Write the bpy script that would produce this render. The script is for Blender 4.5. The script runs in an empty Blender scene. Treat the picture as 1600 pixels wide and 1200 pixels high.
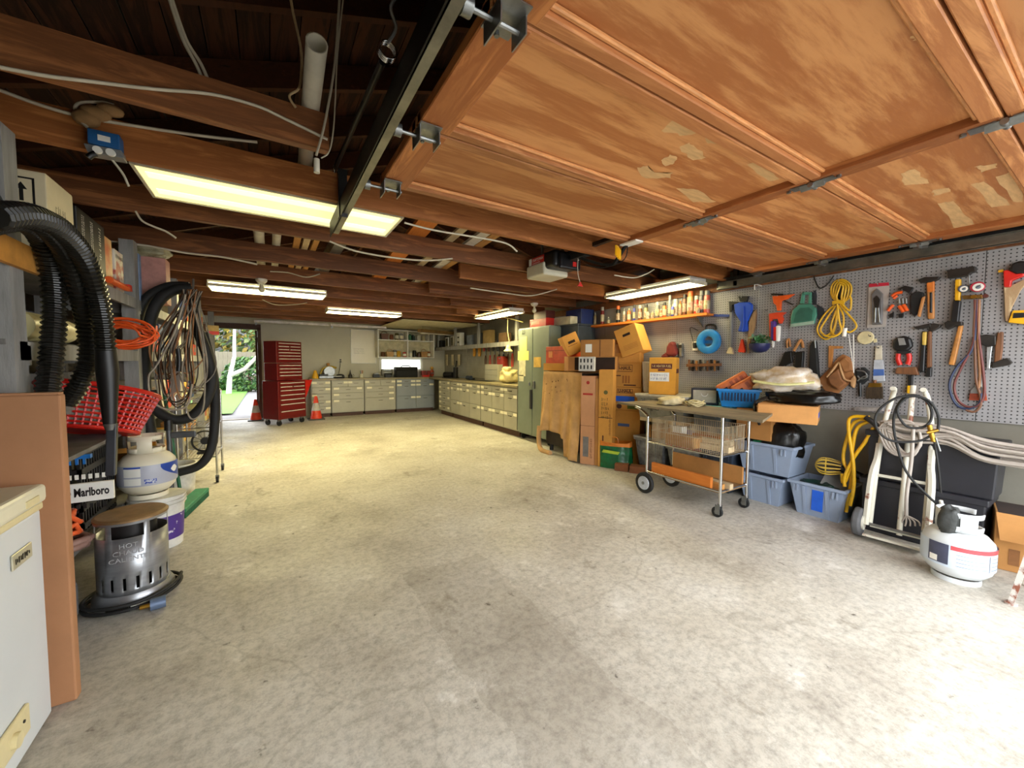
import bpy, math, random
from mathutils import Vector, Matrix
R = math.radians; PI = math.pi
rnd = random.Random(7)
SC = bpy.context.scene; COL = SC.collection
# ---------------------------------------------------------------- camera
FPX, CX, CY, CAMH = 612.0, 800.0, 600.0, 1.30
YAW, PIT, ROLL = R(31.8), R(3.05), R(0.33)
fw = Vector((math.sin(YAW)*math.cos(PIT), math.cos(YAW)*math.cos(PIT), -math.sin(PIT)))
_r0 = Vector((math.cos(YAW), -math.sin(YAW), 0)); _u0 = _r0.cross(fw)
rt = _r0*math.cos(ROLL) + _u0*math.sin(ROLL); up = _u0*math.cos(ROLL) - _r0*math.sin(ROLL)
CAM = Vector((0, 0, CAMH))
cd = bpy.data.cameras.new('camera'); cam = bpy.data.objects.new('camera', cd); COL.objects.link(cam)
cd.sensor_width = 36; cd.lens = FPX*36/1600; cd.clip_start = 0.02; cd.clip_end = 200
cam.matrix_world = Matrix(((rt.x, up.x, -fw.x, 0), (rt.y, up.y, -fw.y, 0), (rt.z, up.z, -fw.z, CAMH), (0, 0, 0, 1)))
SC.camera = cam
# ---------------------------------------------------------------- sky and exposure
W = bpy.data.worlds.new('overcast_sky'); SC.world = W; W.use_nodes = True
bg = W.node_tree.nodes['Background']; bg.inputs[0].default_value = (0.93, 0.97, 1.0, 1); bg.inputs[1].default_value = 3.9
SC.view_settings.view_transform = 'Standard'; SC.view_settings.look = 'None'
SC.view_settings.exposure = 1.18; SC.view_settings.gamma = 1.0; SC.view_settings.use_curve_mapping = False
LAMP = 23.0           # brightness of the lit fluorescent diffusers
# ---------------------------------------------------------------- pixel -> place
def ray(x, y): return fw + rt*((x-CX)/FPX) - up*((y-CY)/FPX)
def PX(x, y, v): d = ray(x, y); return CAM + d*(v/d.x)
def PY(x, y, v): d = ray(x, y); return CAM + d*(v/d.y)
def PZ(x, y, v): d = ray(x, y); return CAM + d*((v-CAMH)/d.z)
class Fr:
    """a vertical picture plane in the place: local x to the right along it, local y away, z up"""
    def __init__(s, L, Rr, T, B, rz, x=None, y=None, z=None, at=None):
        m = (L+Rr)/2; s.rz = rz
        p = PX(m, B, x) if x is not None else PY(m, B, y) if y is not None else PZ(m, B, z) if z is not None else Vector(at)
        s.n = Vector((-math.sin(rz), math.cos(rz), 0)); s.p = p
        s.e = Vector((math.cos(rz), math.sin(rz), 0))
        a = s.q(L, (T+B)/2); b = s.q(Rr, (T+B)/2)
        s.w = (b-a).dot(s.e); zb = s.q(m, B).z; s.h = s.q(m, T).z - zb
        s.loc = (a+b)/2; s.loc.z = zb
    def q(s, px, py):
        d = ray(px, py); return CAM + d*((s.p-CAM).dot(s.n)/d.dot(s.n))
    def uv(s, px, py, off=0):
        """local (x, y, z) of the place on the plane (moved off towards the viewer) that this pixel shows"""
        d = ray(px, py); o = s.p - s.n*off; g = CAM + d*((o-CAM).dot(s.n)/d.dot(s.n))
        return ((g-s.loc).dot(s.e), -off, g.z - s.loc.z)
    def depth(s, px, side=1):
        """how far the side face (right end: side=1) runs back to reach pixel column px"""
        c = s.loc + s.e*(side*s.w/2); d = ray(px, CY)
        # c + n*t on vertical plane through camera containing d
        nn = Vector((d.y, -d.x, 0)); t = (CAM-c).dot(nn)/s.n.dot(nn); return t
# ---------------------------------------------------------------- materials
MATS = {}
def nodes_of(m):
    nt = m.node_tree; return nt, nt.nodes, nt.links, nt.nodes['Principled BSDF']
def S(c):   # sRGB 0-255 -> linear
    return tuple(((v/255)/12.92 if v/255 <= 0.04045 else ((v/255+0.055)/1.055)**2.4) for v in c) + (1.0,)
def mat(name, col, rough=0.6, metal=0.0, var=0.18, scale=9.0, bump=0.0, bscale=60.0, stretch=(1, 1, 1), col2=None, trans=0.0, alpha=None, spec=None, thr=None):
    """plain procedural material: colour broken up by noise, optional second colour, optional relief"""
    if name in MATS: return MATS[name]
    m = bpy.data.materials.new(name); m.use_nodes = True; nt, N, L, b = nodes_of(m)
    c = S(col) if max(col) > 1.001 else tuple(col)+(1,)
    c2 = (S(col2) if max(col2) > 1.001 else tuple(col2)+(1,)) if col2 else tuple(max(0, v*(1-2*var)) for v in c[:3])+(1,)
    tc = N.new('ShaderNodeTexCoord'); mp = N.new('ShaderNodeMapping'); mp.inputs['Scale'].default_value = stretch
    L.new(tc.outputs['Object'], mp.inputs[0])
    nz = N.new('ShaderNodeTexNoise'); nz.inputs['Scale'].default_value = scale; nz.inputs['Detail'].default_value = 5; nz.inputs['Roughness'].default_value = 0.62
    L.new(mp.outputs[0], nz.inputs['Vector'])
    cr = N.new('ShaderNodeValToRGB'); lo, hi = thr or (0.33, 0.67)
    cr.color_ramp.elements[0].position = lo; cr.color_ramp.elements[1].position = hi
    cr.color_ramp.elements[0].color = c2; cr.color_ramp.elements[1].color = c
    L.new(nz.outputs['Fac'], cr.inputs[0]); L.new(cr.outputs[0], b.inputs['Base Color'])
    b.inputs['Roughness'].default_value = rough; b.inputs['Metallic'].default_value = metal
    if spec is not None: b.inputs['Specular IOR Level'].default_value = spec
    if trans: b.inputs['Transmission Weight'].default_value = trans
    if alpha is not None: b.inputs['Alpha'].default_value = alpha
    if bump:
        n2 = N.new('ShaderNodeTexNoise'); n2.inputs['Scale'].default_value = bscale; n2.inputs['Detail'].default_value = 3
        L.new(mp.outputs[0], n2.inputs['Vector'])
        bp = N.new('ShaderNodeBump'); bp.inputs['Strength'].default_value = bump; bp.inputs['Distance'].default_value = 0.01
        L.new(n2.outputs['Fac'], bp.inputs['Height']); L.new(bp.outputs[0], b.inputs['Normal'])
    MATS[name] = m; return m
def emis(name, col, strength):
    if name in MATS: return MATS[name]
    m = bpy.data.materials.new(name); m.use_nodes = True; nt, N, L, b = nodes_of(m)
    b.inputs['Base Color'].default_value = (0.8, 0.8, 0.7, 1); b.inputs['Emission Color'].default_value = tuple(col)+(1,); b.inputs['Emission Strength'].default_value = strength
    tc = N.new('ShaderNodeTexCoord'); MATS[name] = m; return m
# ---------------------------------------------------------------- mesh collecting
class MB:
    def __init__(s): s.v = []; s.f = []; s.mi = []; s.cur = 0; s.M = None
    def add(s, vs, fs):
        k = len(s.v)
        if s.M is not None: vs = [s.M @ Vector(v) for v in vs]
        s.v += [tuple(v) for v in vs]; s.f += [tuple(i+k for i in f) for f in fs]; s.mi += [s.cur]*len(fs); return s
    def bb(s, x0, x1, y0, y1, z0, z1):
        vs = [(x, y, z) for z in (z0, z1) for y in (y0, y1) for x in (x0, x1)]
        return s.add(vs, [(0, 2, 3, 1), (4, 5, 7, 6), (0, 1, 5, 4), (2, 6, 7, 3), (0, 4, 6, 2), (1, 3, 7, 5)])
    def box(s, c, d, rot=None):
        hx, hy, hz = d[0]/2, d[1]/2, d[2]/2
        vs = [Vector((x, y, z)) for z in (-hz, hz) for y in (-hy, hy) for x in (-hx, hx)]
        if rot is not None:
            m = rot if isinstance(rot, Matrix) else Matrix.Rotation(rot, 3, 'Z'); vs = [m @ v for v in vs]
        return s.add([v+Vector(c) for v in vs], [(0, 2, 3, 1), (4, 5, 7, 6), (0, 1, 5, 4), (2, 6, 7, 3), (0, 4, 6, 2), (1, 3, 7, 5)])
    def taper(s, z0, z1, w0, d0, w1, d1, y0=None, c=(0, 0), open_top=False):
        """box that widens from w0 x d0 at z0 to w1 x d1 at z1"""
        vs = []
        for z, w, d in ((z0, w0, d0), (z1, w1, d1)):
            vs += [(c[0]-w/2, c[1]-d/2, z), (c[0]+w/2, c[1]-d/2, z), (c[0]+w/2, c[1]+d/2, z), (c[0]-w/2, c[1]+d/2, z)]
        fs = [(3, 2, 1, 0), (0, 1, 5, 4), (1, 2, 6, 5), (2, 3, 7, 6), (3, 0, 4, 7)]
        if not open_top: fs.append((4, 5, 6, 7))
        return s.add(vs, fs)
    def cyl(s, p0, p1, r0, r1=None, n=14, caps=True):
        r1 = r0 if r1 is None else r1; p0 = Vector(p0); p1 = Vector(p1); a = (p1-p0)
        a = a.normalized() if a.length > 1e-9 else Vector((0, 0, 1))
        u = a.orthogonal().normalized(); w = a.cross(u)
        vs = []
        for p, r in ((p0, r0), (p1, r1)):
            vs += [p + (u*math.cos(2*PI*i/n) + w*math.sin(2*PI*i/n))*r for i in range(n)]
        fs = [(i, (i+1) % n, n+(i+1) % n, n+i) for i in range(n)]
        if caps: fs += [tuple(range(n-1, -1, -1)), tuple(range(n, 2*n))]
        return s.add(vs, fs)
    def tube(s, pts, r, n=8, closed=False, caps=True):
        P = [Vector(p) for p in pts]; k = len(P); rr = r if callable(r) else (lambda i: r)
        T = []
        for i in range(k):
            a = P[(i+1) % k] if (closed or i < k-1) else P[i]; b = P[i-1] if (closed or i > 0) else P[i]
            t = a-b; T.append(t.normalized() if t.length > 1e-9 else Vector((0, 0, 1)))
        u = T[0].orthogonal().normalized(); vs = []
        for i in range(k):
            u = (u - T[i]*u.dot(T[i])); u = u.normalized() if u.length > 1e-6 else T[i].orthogonal().normalized()
            w = T[i].cross(u)
            vs += [P[i] + (u*math.cos(2*PI*j/n) + w*math.sin(2*PI*j/n))*rr(i) for j in range(n)]
        fs = []
        for i in range(k if closed else k-1):
            a = i*n; b = ((i+1) % k)*n
            fs += [(a+j, a+(j+1) % n, b+(j+1) % n, b+j) for j in range(n)]
        if caps and not closed: fs += [tuple(range(n-1, -1, -1)), tuple(range((k-1)*n, k*n))]
        return s.add(vs, fs)
    def lathe(s, prof, n=28, c=(0, 0, 0), sx=1.0, sy=1.0, caps=True):
        vs = []; k = len(prof)
        for r, z in prof: vs += [(c[0]+sx*r*math.cos(2*PI*i/n), c[1]+sy*r*math.sin(2*PI*i/n), c[2]+z) for i in range(n)]
        fs = [(a*n+i, a*n+(i+1) % n, (a+1)*n+(i+1) % n, (a+1)*n+i) for a in range(k-1) for i in range(n)]
        if caps: fs += [tuple(range(n-1, -1, -1)), tuple(range((k-1)*n, k*n))]
        return s.add(vs, fs)
    def ball(s, c, r, n=14, m=8):
        rx, ry, rz = (r, r, r) if not isinstance(r, (tuple, list)) else r
        prof = [(max(0.002, math.sin(PI*i/m)), -math.cos(PI*i/m)) for i in range(m+1)]
        vs = []; 
        for q, z in prof: vs += [(c[0]+rx*q*math.cos(2*PI*i/n), c[1]+ry*q*math.sin(2*PI*i/n), c[2]+rz*z) for i in range(n)]
        fs = [(a*n+i, a*n+(i+1) % n, (a+1)*n+(i+1) % n, (a+1)*n+i) for a in range(m) for i in range(n)]
        return s.add(vs, fs)
    def prism(s, poly, y0, y1):
        """outline in local x,z pushed from y0 to y1"""
        n = len(poly); ar = sum(poly[i][0]*poly[(i+1) % n][1]-poly[(i+1) % n][0]*poly[i][1] for i in range(n))
        if ar < 0: poly = poly[::-1]
        vs = [(x, y0, z) for x, z in poly] + [(x, y1, z) for x, z in poly]
        fs = [tuple(range(n)), tuple(range(2*n-1, n-1, -1))] + [((i+1) % n, i, n+i, n+(i+1) % n) for i in range(n)]
        return s.add(vs, fs)
    def grid(s, nx, ny, f):
        vs = [f(i/(nx), j/(ny)) for j in range(ny+1) for i in range(nx+1)]
        fs = [(j*(nx+1)+i, j*(nx+1)+i+1, (j+1)*(nx+1)+i+1, (j+1)*(nx+1)+i) for j in range(ny) for i in range(nx)]
        return s.add(vs, fs)
    def weld(s):
        seen = {}; mp = []
        for v in s.v:
            k = (round(v[0], 5), round(v[1], 5), round(v[2], 5)); mp.append(seen.setdefault(k, len(seen)))
        s.v = list(seen.keys()); s.f = [tuple(mp[i] for i in f) for f in s.f]; return s
    def mesh(s, name, mats, smooth=0.0):
        me = bpy.data.meshes.new(name); me.from_pydata(s.v, [], s.f)
        for m in (mats if isinstance(mats, (list, tuple)) else [mats]): me.materials.append(m)
        if len(me.materials) > 1: me.polygons.foreach_set('material_index', s.mi)
        if smooth: me.shade_smooth(); me.set_sharp_from_angle(angle=smooth)
        me.update(); return me
    def build(s, name, mats, parent=None, smooth=0.0, bevel=0.0, seg=2, solid=0.0, sub=0):
        o = bpy.data.objects.new(name, s.mesh(name, mats, smooth)); COL.objects.link(o); o.parent = parent
        if solid:
            md = o.modifiers.new('solid', 'SOLIDIFY'); md.thickness = solid; md.offset = 0
        if sub:
            md = o.modifiers.new('sub', 'SUBSURF'); md.levels = sub; md.render_levels = sub
        if bevel:
            md = o.modifiers.new('bevel', 'BEVEL'); md.width = bevel; md.segments = seg; md.limit_method = 'ANGLE'; md.angle_limit = R(40)
        return o
SM = 0.7
def tag(o, label=None, cat=None, group=None, kind=None):
    if label: o['label'] = label
    if cat: o['category'] = cat
    if group: o['group'] = group
    if kind: o['kind'] = kind
    return o
def thing(name, label, cat, loc=(0, 0, 0), rz=0.0, group=None, rot=None):
    o = bpy.data.objects.new(name, None); o.empty_display_size = 0.05; COL.objects.link(o); o.location = loc
    o.rotation_euler = rot if rot is not None else (0, 0, rz); return tag(o, label, cat, group)
def fthing(name, label, cat, fr, group=None): return thing(name, label, cat, fr.loc, fr.rz, group)
def children(o): return [c for c in bpy.data.objects if c.parent == o]
def put(o, parent, loc=(0, 0, 0), rot=(0, 0, 0)): o.parent = parent; o.location = loc; o.rotation_euler = rot; return o
def inst(src, parent, loc=(0, 0, 0), rot=(0, 0, 0)):
    c = src.copy(); COL.objects.link(c); c.parent = parent; c.location = loc; c.rotation_euler = rot; return c
TXT = {}
def text(body, size, m, parent, loc, rot=(PI/2, 0, 0), name='lettering', width=None, align='CENTER', bold=0.0, sx=1.0):
    cu = bpy.data.curves.new('t', 'FONT'); cu.body = body; cu.size = size; cu.align_x = align; cu.align_y = 'CENTER'; cu.extrude = 0.0004; cu.offset = bold; cu.resolution_u = 2
    ob = bpy.data.objects.new('t', cu); COL.objects.link(ob)
    dg = bpy.context.evaluated_depsgraph_get(); me = bpy.data.meshes.new_from_object(ob.evaluated_get(dg), depsgraph=dg)
    bpy.data.objects.remove(ob); bpy.data.curves.remove(cu); me.materials.clear(); me.materials.append(m)
    if width:
        xs = [v.co.x for v in me.vertices]; k = width/max(1e-6, max(xs)-min(xs)); 
        for v in me.vertices: v.co.x *= k
    elif sx != 1:
        for v in me.vertices: v.co.x *= sx
    me.name = name; o = bpy.data.objects.new(name, me); COL.objects.link(o); o.parent = parent; o.location = loc; o.rotation_euler = rot; return o
def scribble(t, m, x0, x1, z0, z1, lines=2, y=-0.002, rot=(0, 0, 0), loc=(0, 0, 0), name='faint_writing', th=0.10):
    """writing too small to read: rows of little strokes"""
    b = MB(); h = (z1-z0)/lines
    for k in range(lines):
        x = x0; zc = z1-h*(k+0.5); xe = x1-rnd.uniform(0, 0.25)*(x1-x0)
        while x < xe:
            w_ = h*rnd.uniform(0.12, 0.30); hh = h*rnd.uniform(0.20, 0.42); b.bb(x, x+h*th, y-0.0006, y, zc-hh, zc+hh)
            zz = zc+rnd.uniform(-hh, hh*0.8); b.bb(x, x+w_, y-0.0006, y, zz, zz+h*th); x += w_+h*rnd.uniform(0.06, 0.32)
    o = b.build(name, m, t); o.location = loc; o.rotation_euler = rot; return o
def arc(c, r, a0, a1, n, plane='xz', ry=None):
    ry = ry or r; out = []
    for i in range(n+1):
        a = a0+(a1-a0)*i/n; u, v = r*math.cos(a), ry*math.sin(a)
        out.append((c[0]+u, c[1], c[2]+v) if plane == 'xz' else (c[0]+u, c[1]+v, c[2]) if plane == 'xy' else (c[0], c[1]+u, c[2]+v))
    return out
def spline(pts, n=6, closed=False):
    P = [Vector(p) for p in pts]; k = len(P); out = []
    for i in range(k if closed else k-1):
        p0 = P[(i-1) % k] if (closed or i > 0) else P[0]; p1 = P[i]; p2 = P[(i+1) % k]; p3 = P[(i+2) % k] if (closed or i < k-2) else P[-1]
        for j in range(n):
            t = j/n; out.append(0.5*((2*p1)+(p2-p0)*t+(2*p0-5*p1+4*p2-p3)*t*t+(3*p1-p0-3*p2+p3)*t**3))
    if not closed: out.append(P[-1])
    return out
class Tr:
    """traces outlines seen in a crop of the photograph onto a plane that stands in the place; crop = (x0, y0, pixels per unit)"""
    def __init__(s, fr, crop=(0, 0, 1.0)): s.fr = fr; s.c = crop; s.o = None
    def thing(s, name, label, cat, group=None): s.o = fthing(name, label, cat, s.fr, group); return s
    def p(s, u, v, off=0): return s.fr.uv(s.c[0]+u*s.c[2], s.c[1]+v*s.c[2], off)
    def poly(s, name, m, pts, th=0.02, off=0.0, bevel=0.0, parent=None, smooth=0):
        b = MB(); q = [s.p(u, v, off+th) for u, v in pts]; b.prism([(a[0], a[2]) for a in q], -off-th, -off)
        return b.build(name, m, parent or s.o, bevel=bevel, smooth=smooth)
    def line(s, name, m, pts, r, off=0.02, n=8, parent=None, curve=5, closed=False, wob=0.0):
        q = [s.p(*(t[:2]), t[2] if len(t) > 2 else off+(rnd.uniform(-wob, wob) if wob else 0)) for t in pts]
        if curve: q = spline(q, curve, closed)
        return MB().tube(q, r, n, closed).build(name, m, parent or s.o, smooth=1.2)
    def disc(s, name, m, u, v, ru, th=0.02, off=0.0, n=24, parent=None, bevel=0.0):
        c = s.p(u, v, off); e = s.p(u+ru, v, off); r = abs(e[0]-c[0])
        return MB().cyl((c[0], -off-th, c[2]), (c[0], -off, c[2]), r, n=n).build(name, m, parent or s.o, smooth=SM, bevel=bevel)
# ================================================================ special materials
def concrete():
    m = bpy.data.materials.new('worn_concrete'); m.use_nodes = True; nt, N, L, b = nodes_of(m)
    tc = N.new('ShaderNodeTexCoord')
    def noise(sc, det=6, ro=0.6, st=(1, 1, 1)):
        mp = N.new('ShaderNodeMapping'); mp.inputs['Scale'].default_value = st; L.new(tc.outputs['Object'], mp.inputs[0])
        n = N.new('ShaderNodeTexNoise'); n.inputs['Scale'].default_value = sc; n.inputs['Detail'].default_value = det; n.inputs['Roughness'].default_value = ro
        L.new(mp.outputs[0], n.inputs['Vector']); return n.outputs['Fac']
    def ramp(f, *st):
        r = N.new('ShaderNodeValToRGB'); L.new(f, r.inputs[0]); e = r.color_ramp.elements
        e[0].position, e[0].color = st[0][0], st[0][1]; e[1].position, e[1].color = st[-1][0], st[-1][1]
        for p, c in st[1:-1]: q = e.new(p); q.color = c
        return r.outputs[0]
    def mixc(f, a, c, bl='MIX', k=None):
        x = N.new('ShaderNodeMix'); x.data_type = 'RGBA'; x.blend_type = bl
        if k is not None: x.inputs[0].default_value = k
        else: L.new(f, x.inputs[0])
        L.new(a, x.inputs[6]) if hasattr(a, 'links') else setattr(x.inputs[6], 'default_value', a)
        L.new(c, x.inputs[7]) if hasattr(c, 'links') else setattr(x.inputs[7], 'default_value', c)
        return x.outputs[2]
    g = lambda v: (v, v, v, 1)
    base = ramp(noise(1.1, 9, 0.68), (0.30, S((158, 150, 138))), (0.5, S((192, 186, 174))), (0.70, S((208, 204, 196))))
    fine = ramp(noise(26, 10, 0.82), (0.34, g(0.40)), (0.56, g(1.0)))
    c = mixc(None, base, fine, 'MULTIPLY', 0.75)
    # pale worn patches and paint drips
    pm = ramp(noise(2.3, 10, 0.78), (0.57, g(0)), (0.66, g(0.85))); c = mixc(pm, c, S((216, 212, 204)))
    # brown and dark stains
    sm = ramp(noise(3.1, 7, 0.7, (1.0, 0.6, 1)), (0.28, g(0.75)), (0.40, g(0))); c = mixc(sm, c, S((104, 92, 74)))
    dm = ramp(noise(13, 3, 0.55), (0.24, g(0.9)), (0.30, g(0))); c = mixc(dm, c, S((70, 60, 48)))
    # reddish paint marks
    rm = ramp(noise(1.7, 6, 0.7, (1.3, 1.1, 1)), (0.68, g(0)), (0.76, g(0.35))); c = mixc(rm, c, S((176, 120, 108)))
    # the darker trowelled patch by the door opening
    sx = N.new('ShaderNodeSeparateXYZ'); wv = N.new('ShaderNodeVectorMath'); wv.operation = 'ADD'
    nv = N.new('ShaderNodeTexNoise'); nv.inputs['Scale'].default_value = 3; nv.inputs['Detail'].default_value = 6; L.new(tc.outputs['Object'], nv.inputs['Vector'])
    sc = N.new('ShaderNodeVectorMath'); sc.operation = 'SCALE'; sc.inputs['Scale'].default_value = 0.22; L.new(nv.outputs['Color'], sc.inputs[0])
    L.new(tc.outputs['Object'], wv.inputs[0]); L.new(sc.outputs[0], wv.inputs[1]); L.new(wv.outputs[0], sx.inputs[0])
    def rng(o, lo, hi):
        a = N.new('ShaderNodeMath'); a.operation = 'GREATER_THAN'; a.inputs[1].default_value = lo; L.new(o, a.inputs[0])
        d = N.new('ShaderNodeMath'); d.operation = 'LESS_THAN'; d.inputs[1].default_value = hi; L.new(o, d.inputs[0])
        e = N.new('ShaderNodeMath'); e.operation = 'MULTIPLY'; L.new(a.outputs[0], e.inputs[0]); L.new(d.outputs[0], e.inputs[1]); return e.outputs[0]
    e = N.new('ShaderNodeMath'); e.operation = 'MULTIPLY'; L.new(rng(sx.outputs[0], 0.78, 1.30), e.inputs[0]); L.new(rng(sx.outputs[1], 0.2, 2.45), e.inputs[1])
    e2 = N.new('ShaderNodeMath'); e2.operation = 'MULTIPLY'; e2.inputs[1].default_value = 0.24; L.new(e.outputs[0], e2.inputs[0]); c = mixc(e2.outputs[0], c, S((122, 112, 98)))
    # cracks
    vo = N.new('ShaderNodeTexVoronoi'); vo.feature = 'DISTANCE_TO_EDGE'; vo.inputs['Scale'].default_value = 0.42; L.new(wv.outputs[0], vo.inputs['Vector'])
    ck = ramp(vo.outputs['Distance'], (0.0, g(0.22)), (0.0015, g(0))); c = mixc(ck, c, S((96, 88, 76)))
    L.new(c, b.inputs['Base Color'])
    rr = ramp(noise(1.5, 5), (0.3, g(0.42)), (0.7, g(0.72))); L.new(rr, b.inputs['Roughness'])
    bp = N.new('ShaderNodeBump'); bp.inputs['Strength'].default_value = 0.35; bp.inputs['Distance'].default_value = 0.004; L.new(noise(40, 6, 0.7), bp.inputs['Height']); L.new(bp.outputs[0], b.inputs['Normal'])
    return m
def wood(name, light, dark, stretch, scale=3.0, rough=0.55, rings=5.0, pale=None, knots=True, plo=0.62, dist=0.6):
    m = bpy.data.materials.new(name); m.use_nodes = True; nt, N, L, b = nodes_of(m); MATS[name] = m
    tc = N.new('ShaderNodeTexCoord'); mp = N.new('ShaderNodeMapping'); mp.inputs['Scale'].default_value = stretch
    oi = N.new('ShaderNodeObjectInfo'); ad = N.new('ShaderNodeVectorMath'); ad.operation = 'ADD'
    ml = N.new('ShaderNodeMath'); ml.operation = 'MULTIPLY'; ml.inputs[1].default_value = 37.0; L.new(oi.outputs['Random'], ml.inputs[0])
    L.new(tc.outputs['Object'], ad.inputs[0]); L.new(ml.outputs[0], ad.inputs[1]); L.new(ad.outputs[0], mp.inputs[0])
    n = N.new('ShaderNodeTexNoise'); n.inputs['Scale'].default_value = scale; n.inputs['Detail'].default_value = 8; n.inputs['Roughness'].default_value = 0.65; n.inputs['Distortion'].default_value = dist
    L.new(mp.outputs[0], n.inputs['Vector'])
    fr = N.new('ShaderNodeMath'); fr.operation = 'MULTIPLY'; fr.inputs[1].default_value = rings; L.new(n.outputs['Fac'], fr.inputs[0])
    sn = N.new('ShaderNodeMath'); sn.operation = 'SINE'; fr2 = N.new('ShaderNodeMath'); fr2.operation = 'MULTIPLY'; fr2.inputs[1].default_value = 6.28; L.new(fr.outputs[0], fr2.inputs[0]); L.new(fr2.outputs[0], sn.inputs[0])
    mr = N.new('ShaderNodeMapRange'); mr.inputs['From Min'].default_value = -1; L.new(sn.outputs[0], mr.inputs['Value'])
    av = N.new('ShaderNodeMath'); av.operation = 'ADD'; 
    h1 = N.new('ShaderNodeMath'); h1.operation = 'MULTIPLY'; h1.inputs[1].default_value = 0.35; L.new(mr.outputs[0], h1.inputs[0])
    h2 = N.new('ShaderNodeMapRange'); h2.inputs['From Min'].default_value = 0.3; h2.inputs['From Max'].default_value = 0.7; h2.inputs['To Max'].default_value = 0.65; L.new(n.outputs['Fac'], h2.inputs['Value'])
    L.new(h1.outputs[0], av.inputs[0]); L.new(h2.outputs[0], av.inputs[1])
    cr = N.new('ShaderNodeValToRGB'); cr.color_ramp.elements[0].color = S(dark); cr.color_ramp.elements[1].color = S(light); cr.color_ramp.elements[0].position = 0.1; cr.color_ramp.elements[1].position = 0.85
    L.new(av.outputs[0], cr.inputs[0]); out = cr.outputs[0]
    hv = N.new('ShaderNodeHueSaturation'); vr = N.new('ShaderNodeMapRange'); vr.inputs['To Min'].default_value = 0.78; vr.inputs['To Max'].default_value = 1.18; L.new(oi.outputs['Random'], vr.inputs['Value']); L.new(vr.outputs[0], hv.inputs['Value']); L.new(out, hv.inputs['Color']); out = hv.outputs[0]
    if pale:
        n2 = N.new('ShaderNodeTexNoise'); n2.inputs['Scale'].default_value = 1.6; n2.inputs['Detail'].default_value = 4; n2.inputs['Roughness'].default_value = 0.5; L.new(ad.outputs[0], n2.inputs['Vector'])
        r2 = N.new('ShaderNodeValToRGB'); r2.color_ramp.elements[0].position = plo; r2.color_ramp.elements[1].position = plo+0.015; r2.color_ramp.elements[0].color = (0, 0, 0, 1); r2.color_ramp.elements[1].color = (0.8, 0.8, 0.8, 1); L.new(n2.outputs['Fac'], r2.inputs[0])
        mx = N.new('ShaderNodeMix'); mx.data_type = 'RGBA'; L.new(r2.outputs[0], mx.inputs[0]); L.new(out, mx.inputs[6]); mx.inputs[7].default_value = S(pale); out = mx.outputs[2]
    L.new(out, b.inputs['Base Color']); b.inputs['Roughness'].default_value = rough; b.inputs['Specular IOR Level'].default_value = 0.3
    bp = N.new('ShaderNodeBump'); bp.inputs['Strength'].default_value = 0.2; bp.inputs['Distance'].default_value = 0.003; L.new(av.outputs[0], bp.inputs['Height']); L.new(bp.outputs[0], b.inputs['Normal'])
    return m
def pegboard_mat(name, col, hole):
    """painted hardboard with a grid of small holes 25 mm apart (local x,z)"""
    m = bpy.data.materials.new(name); m.use_nodes = True; nt, N, L, b = nodes_of(m); MATS[name] = m
    tc = N.new('ShaderNodeTexCoord'); sp = N.new('ShaderNodeSeparateXYZ'); L.new(tc.outputs['Object'], sp.inputs[0])
    def cell(o):
        a = N.new('ShaderNodeMath'); a.operation = 'MULTIPLY'; a.inputs[1].default_value = 1/0.0254; L.new(o, a.inputs[0])
        f = N.new('ShaderNodeMath'); f.operation = 'FRACT'; L.new(a.outputs[0], f.inputs[0])
        s = N.new('ShaderNodeMath'); s.operation = 'SUBTRACT'; s.inputs[1].default_value = 0.5; L.new(f.outputs[0], s.inputs[0])
        q = N.new('ShaderNodeMath'); q.operation = 'POWER'; q.inputs[1].default_value = 2; L.new(s.outputs[0], q.inputs[0]); return q.outputs[0]
    ad = N.new('ShaderNodeMath'); ad.operation = 'ADD'; L.new(cell(sp.outputs[0]), ad.inputs[0]); L.new(cell(sp.outputs[2]), ad.inputs[1])
    lt = N.new('ShaderNodeMath'); lt.operation = 'LESS_THAN'; lt.inputs[1].default_value = 0.03; L.new(ad.outputs[0], lt.inputs[0])
    nz = N.new('ShaderNodeTexNoise'); nz.inputs['Scale'].default_value = 4; nz.inputs['Detail'].default_value = 6; L.new(tc.outputs['Object'], nz.inputs['Vector'])
    cr = N.new('ShaderNodeValToRGB'); c = S(col); cr.color_ramp.elements[0].color = tuple(v*0.75 for v in c[:3])+(1,); cr.color_ramp.elements[1].color = c; cr.color_ramp.elements[0].position = 0.3; cr.color_ramp.elements[1].position = 0.65; L.new(nz.outputs['Fac'], cr.inputs[0])
    mx = N.new('ShaderNodeMix'); mx.data_type = 'RGBA'; L.new(lt.outputs[0], mx.inputs[0]); L.new(cr.outputs[0], mx.inputs[6]); mx.inputs[7].default_value = S(hole)
    L.new(mx.outputs[2], b.inputs['Base Color']); b.inputs['Roughness'].default_value = 0.55
    iv = N.new('ShaderNodeMath'); iv.operation = 'SUBTRACT'; iv.inputs[0].default_value = 1; L.new(lt.outputs[0], iv.inputs[1])
    bp = N.new('ShaderNodeBump'); bp.inputs['Strength'].default_value = 0.4; bp.inputs['Distance'].default_value = 0.003; L.new(iv.outputs[0], bp.inputs['Height']); L.new(bp.outputs[0], b.inputs['Normal'])
    return m
CONC = concrete()
JOIST = wood('joist_wood', (150, 96, 56), (88, 52, 30), (1.2, 8, 14), 1.6, 0.55, 3.5)
JOISTO = wood('new_joist_wood', (192, 124, 68), (134, 76, 36), (1.2, 8, 14), 1.6, 0.55, 3.5)
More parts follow.
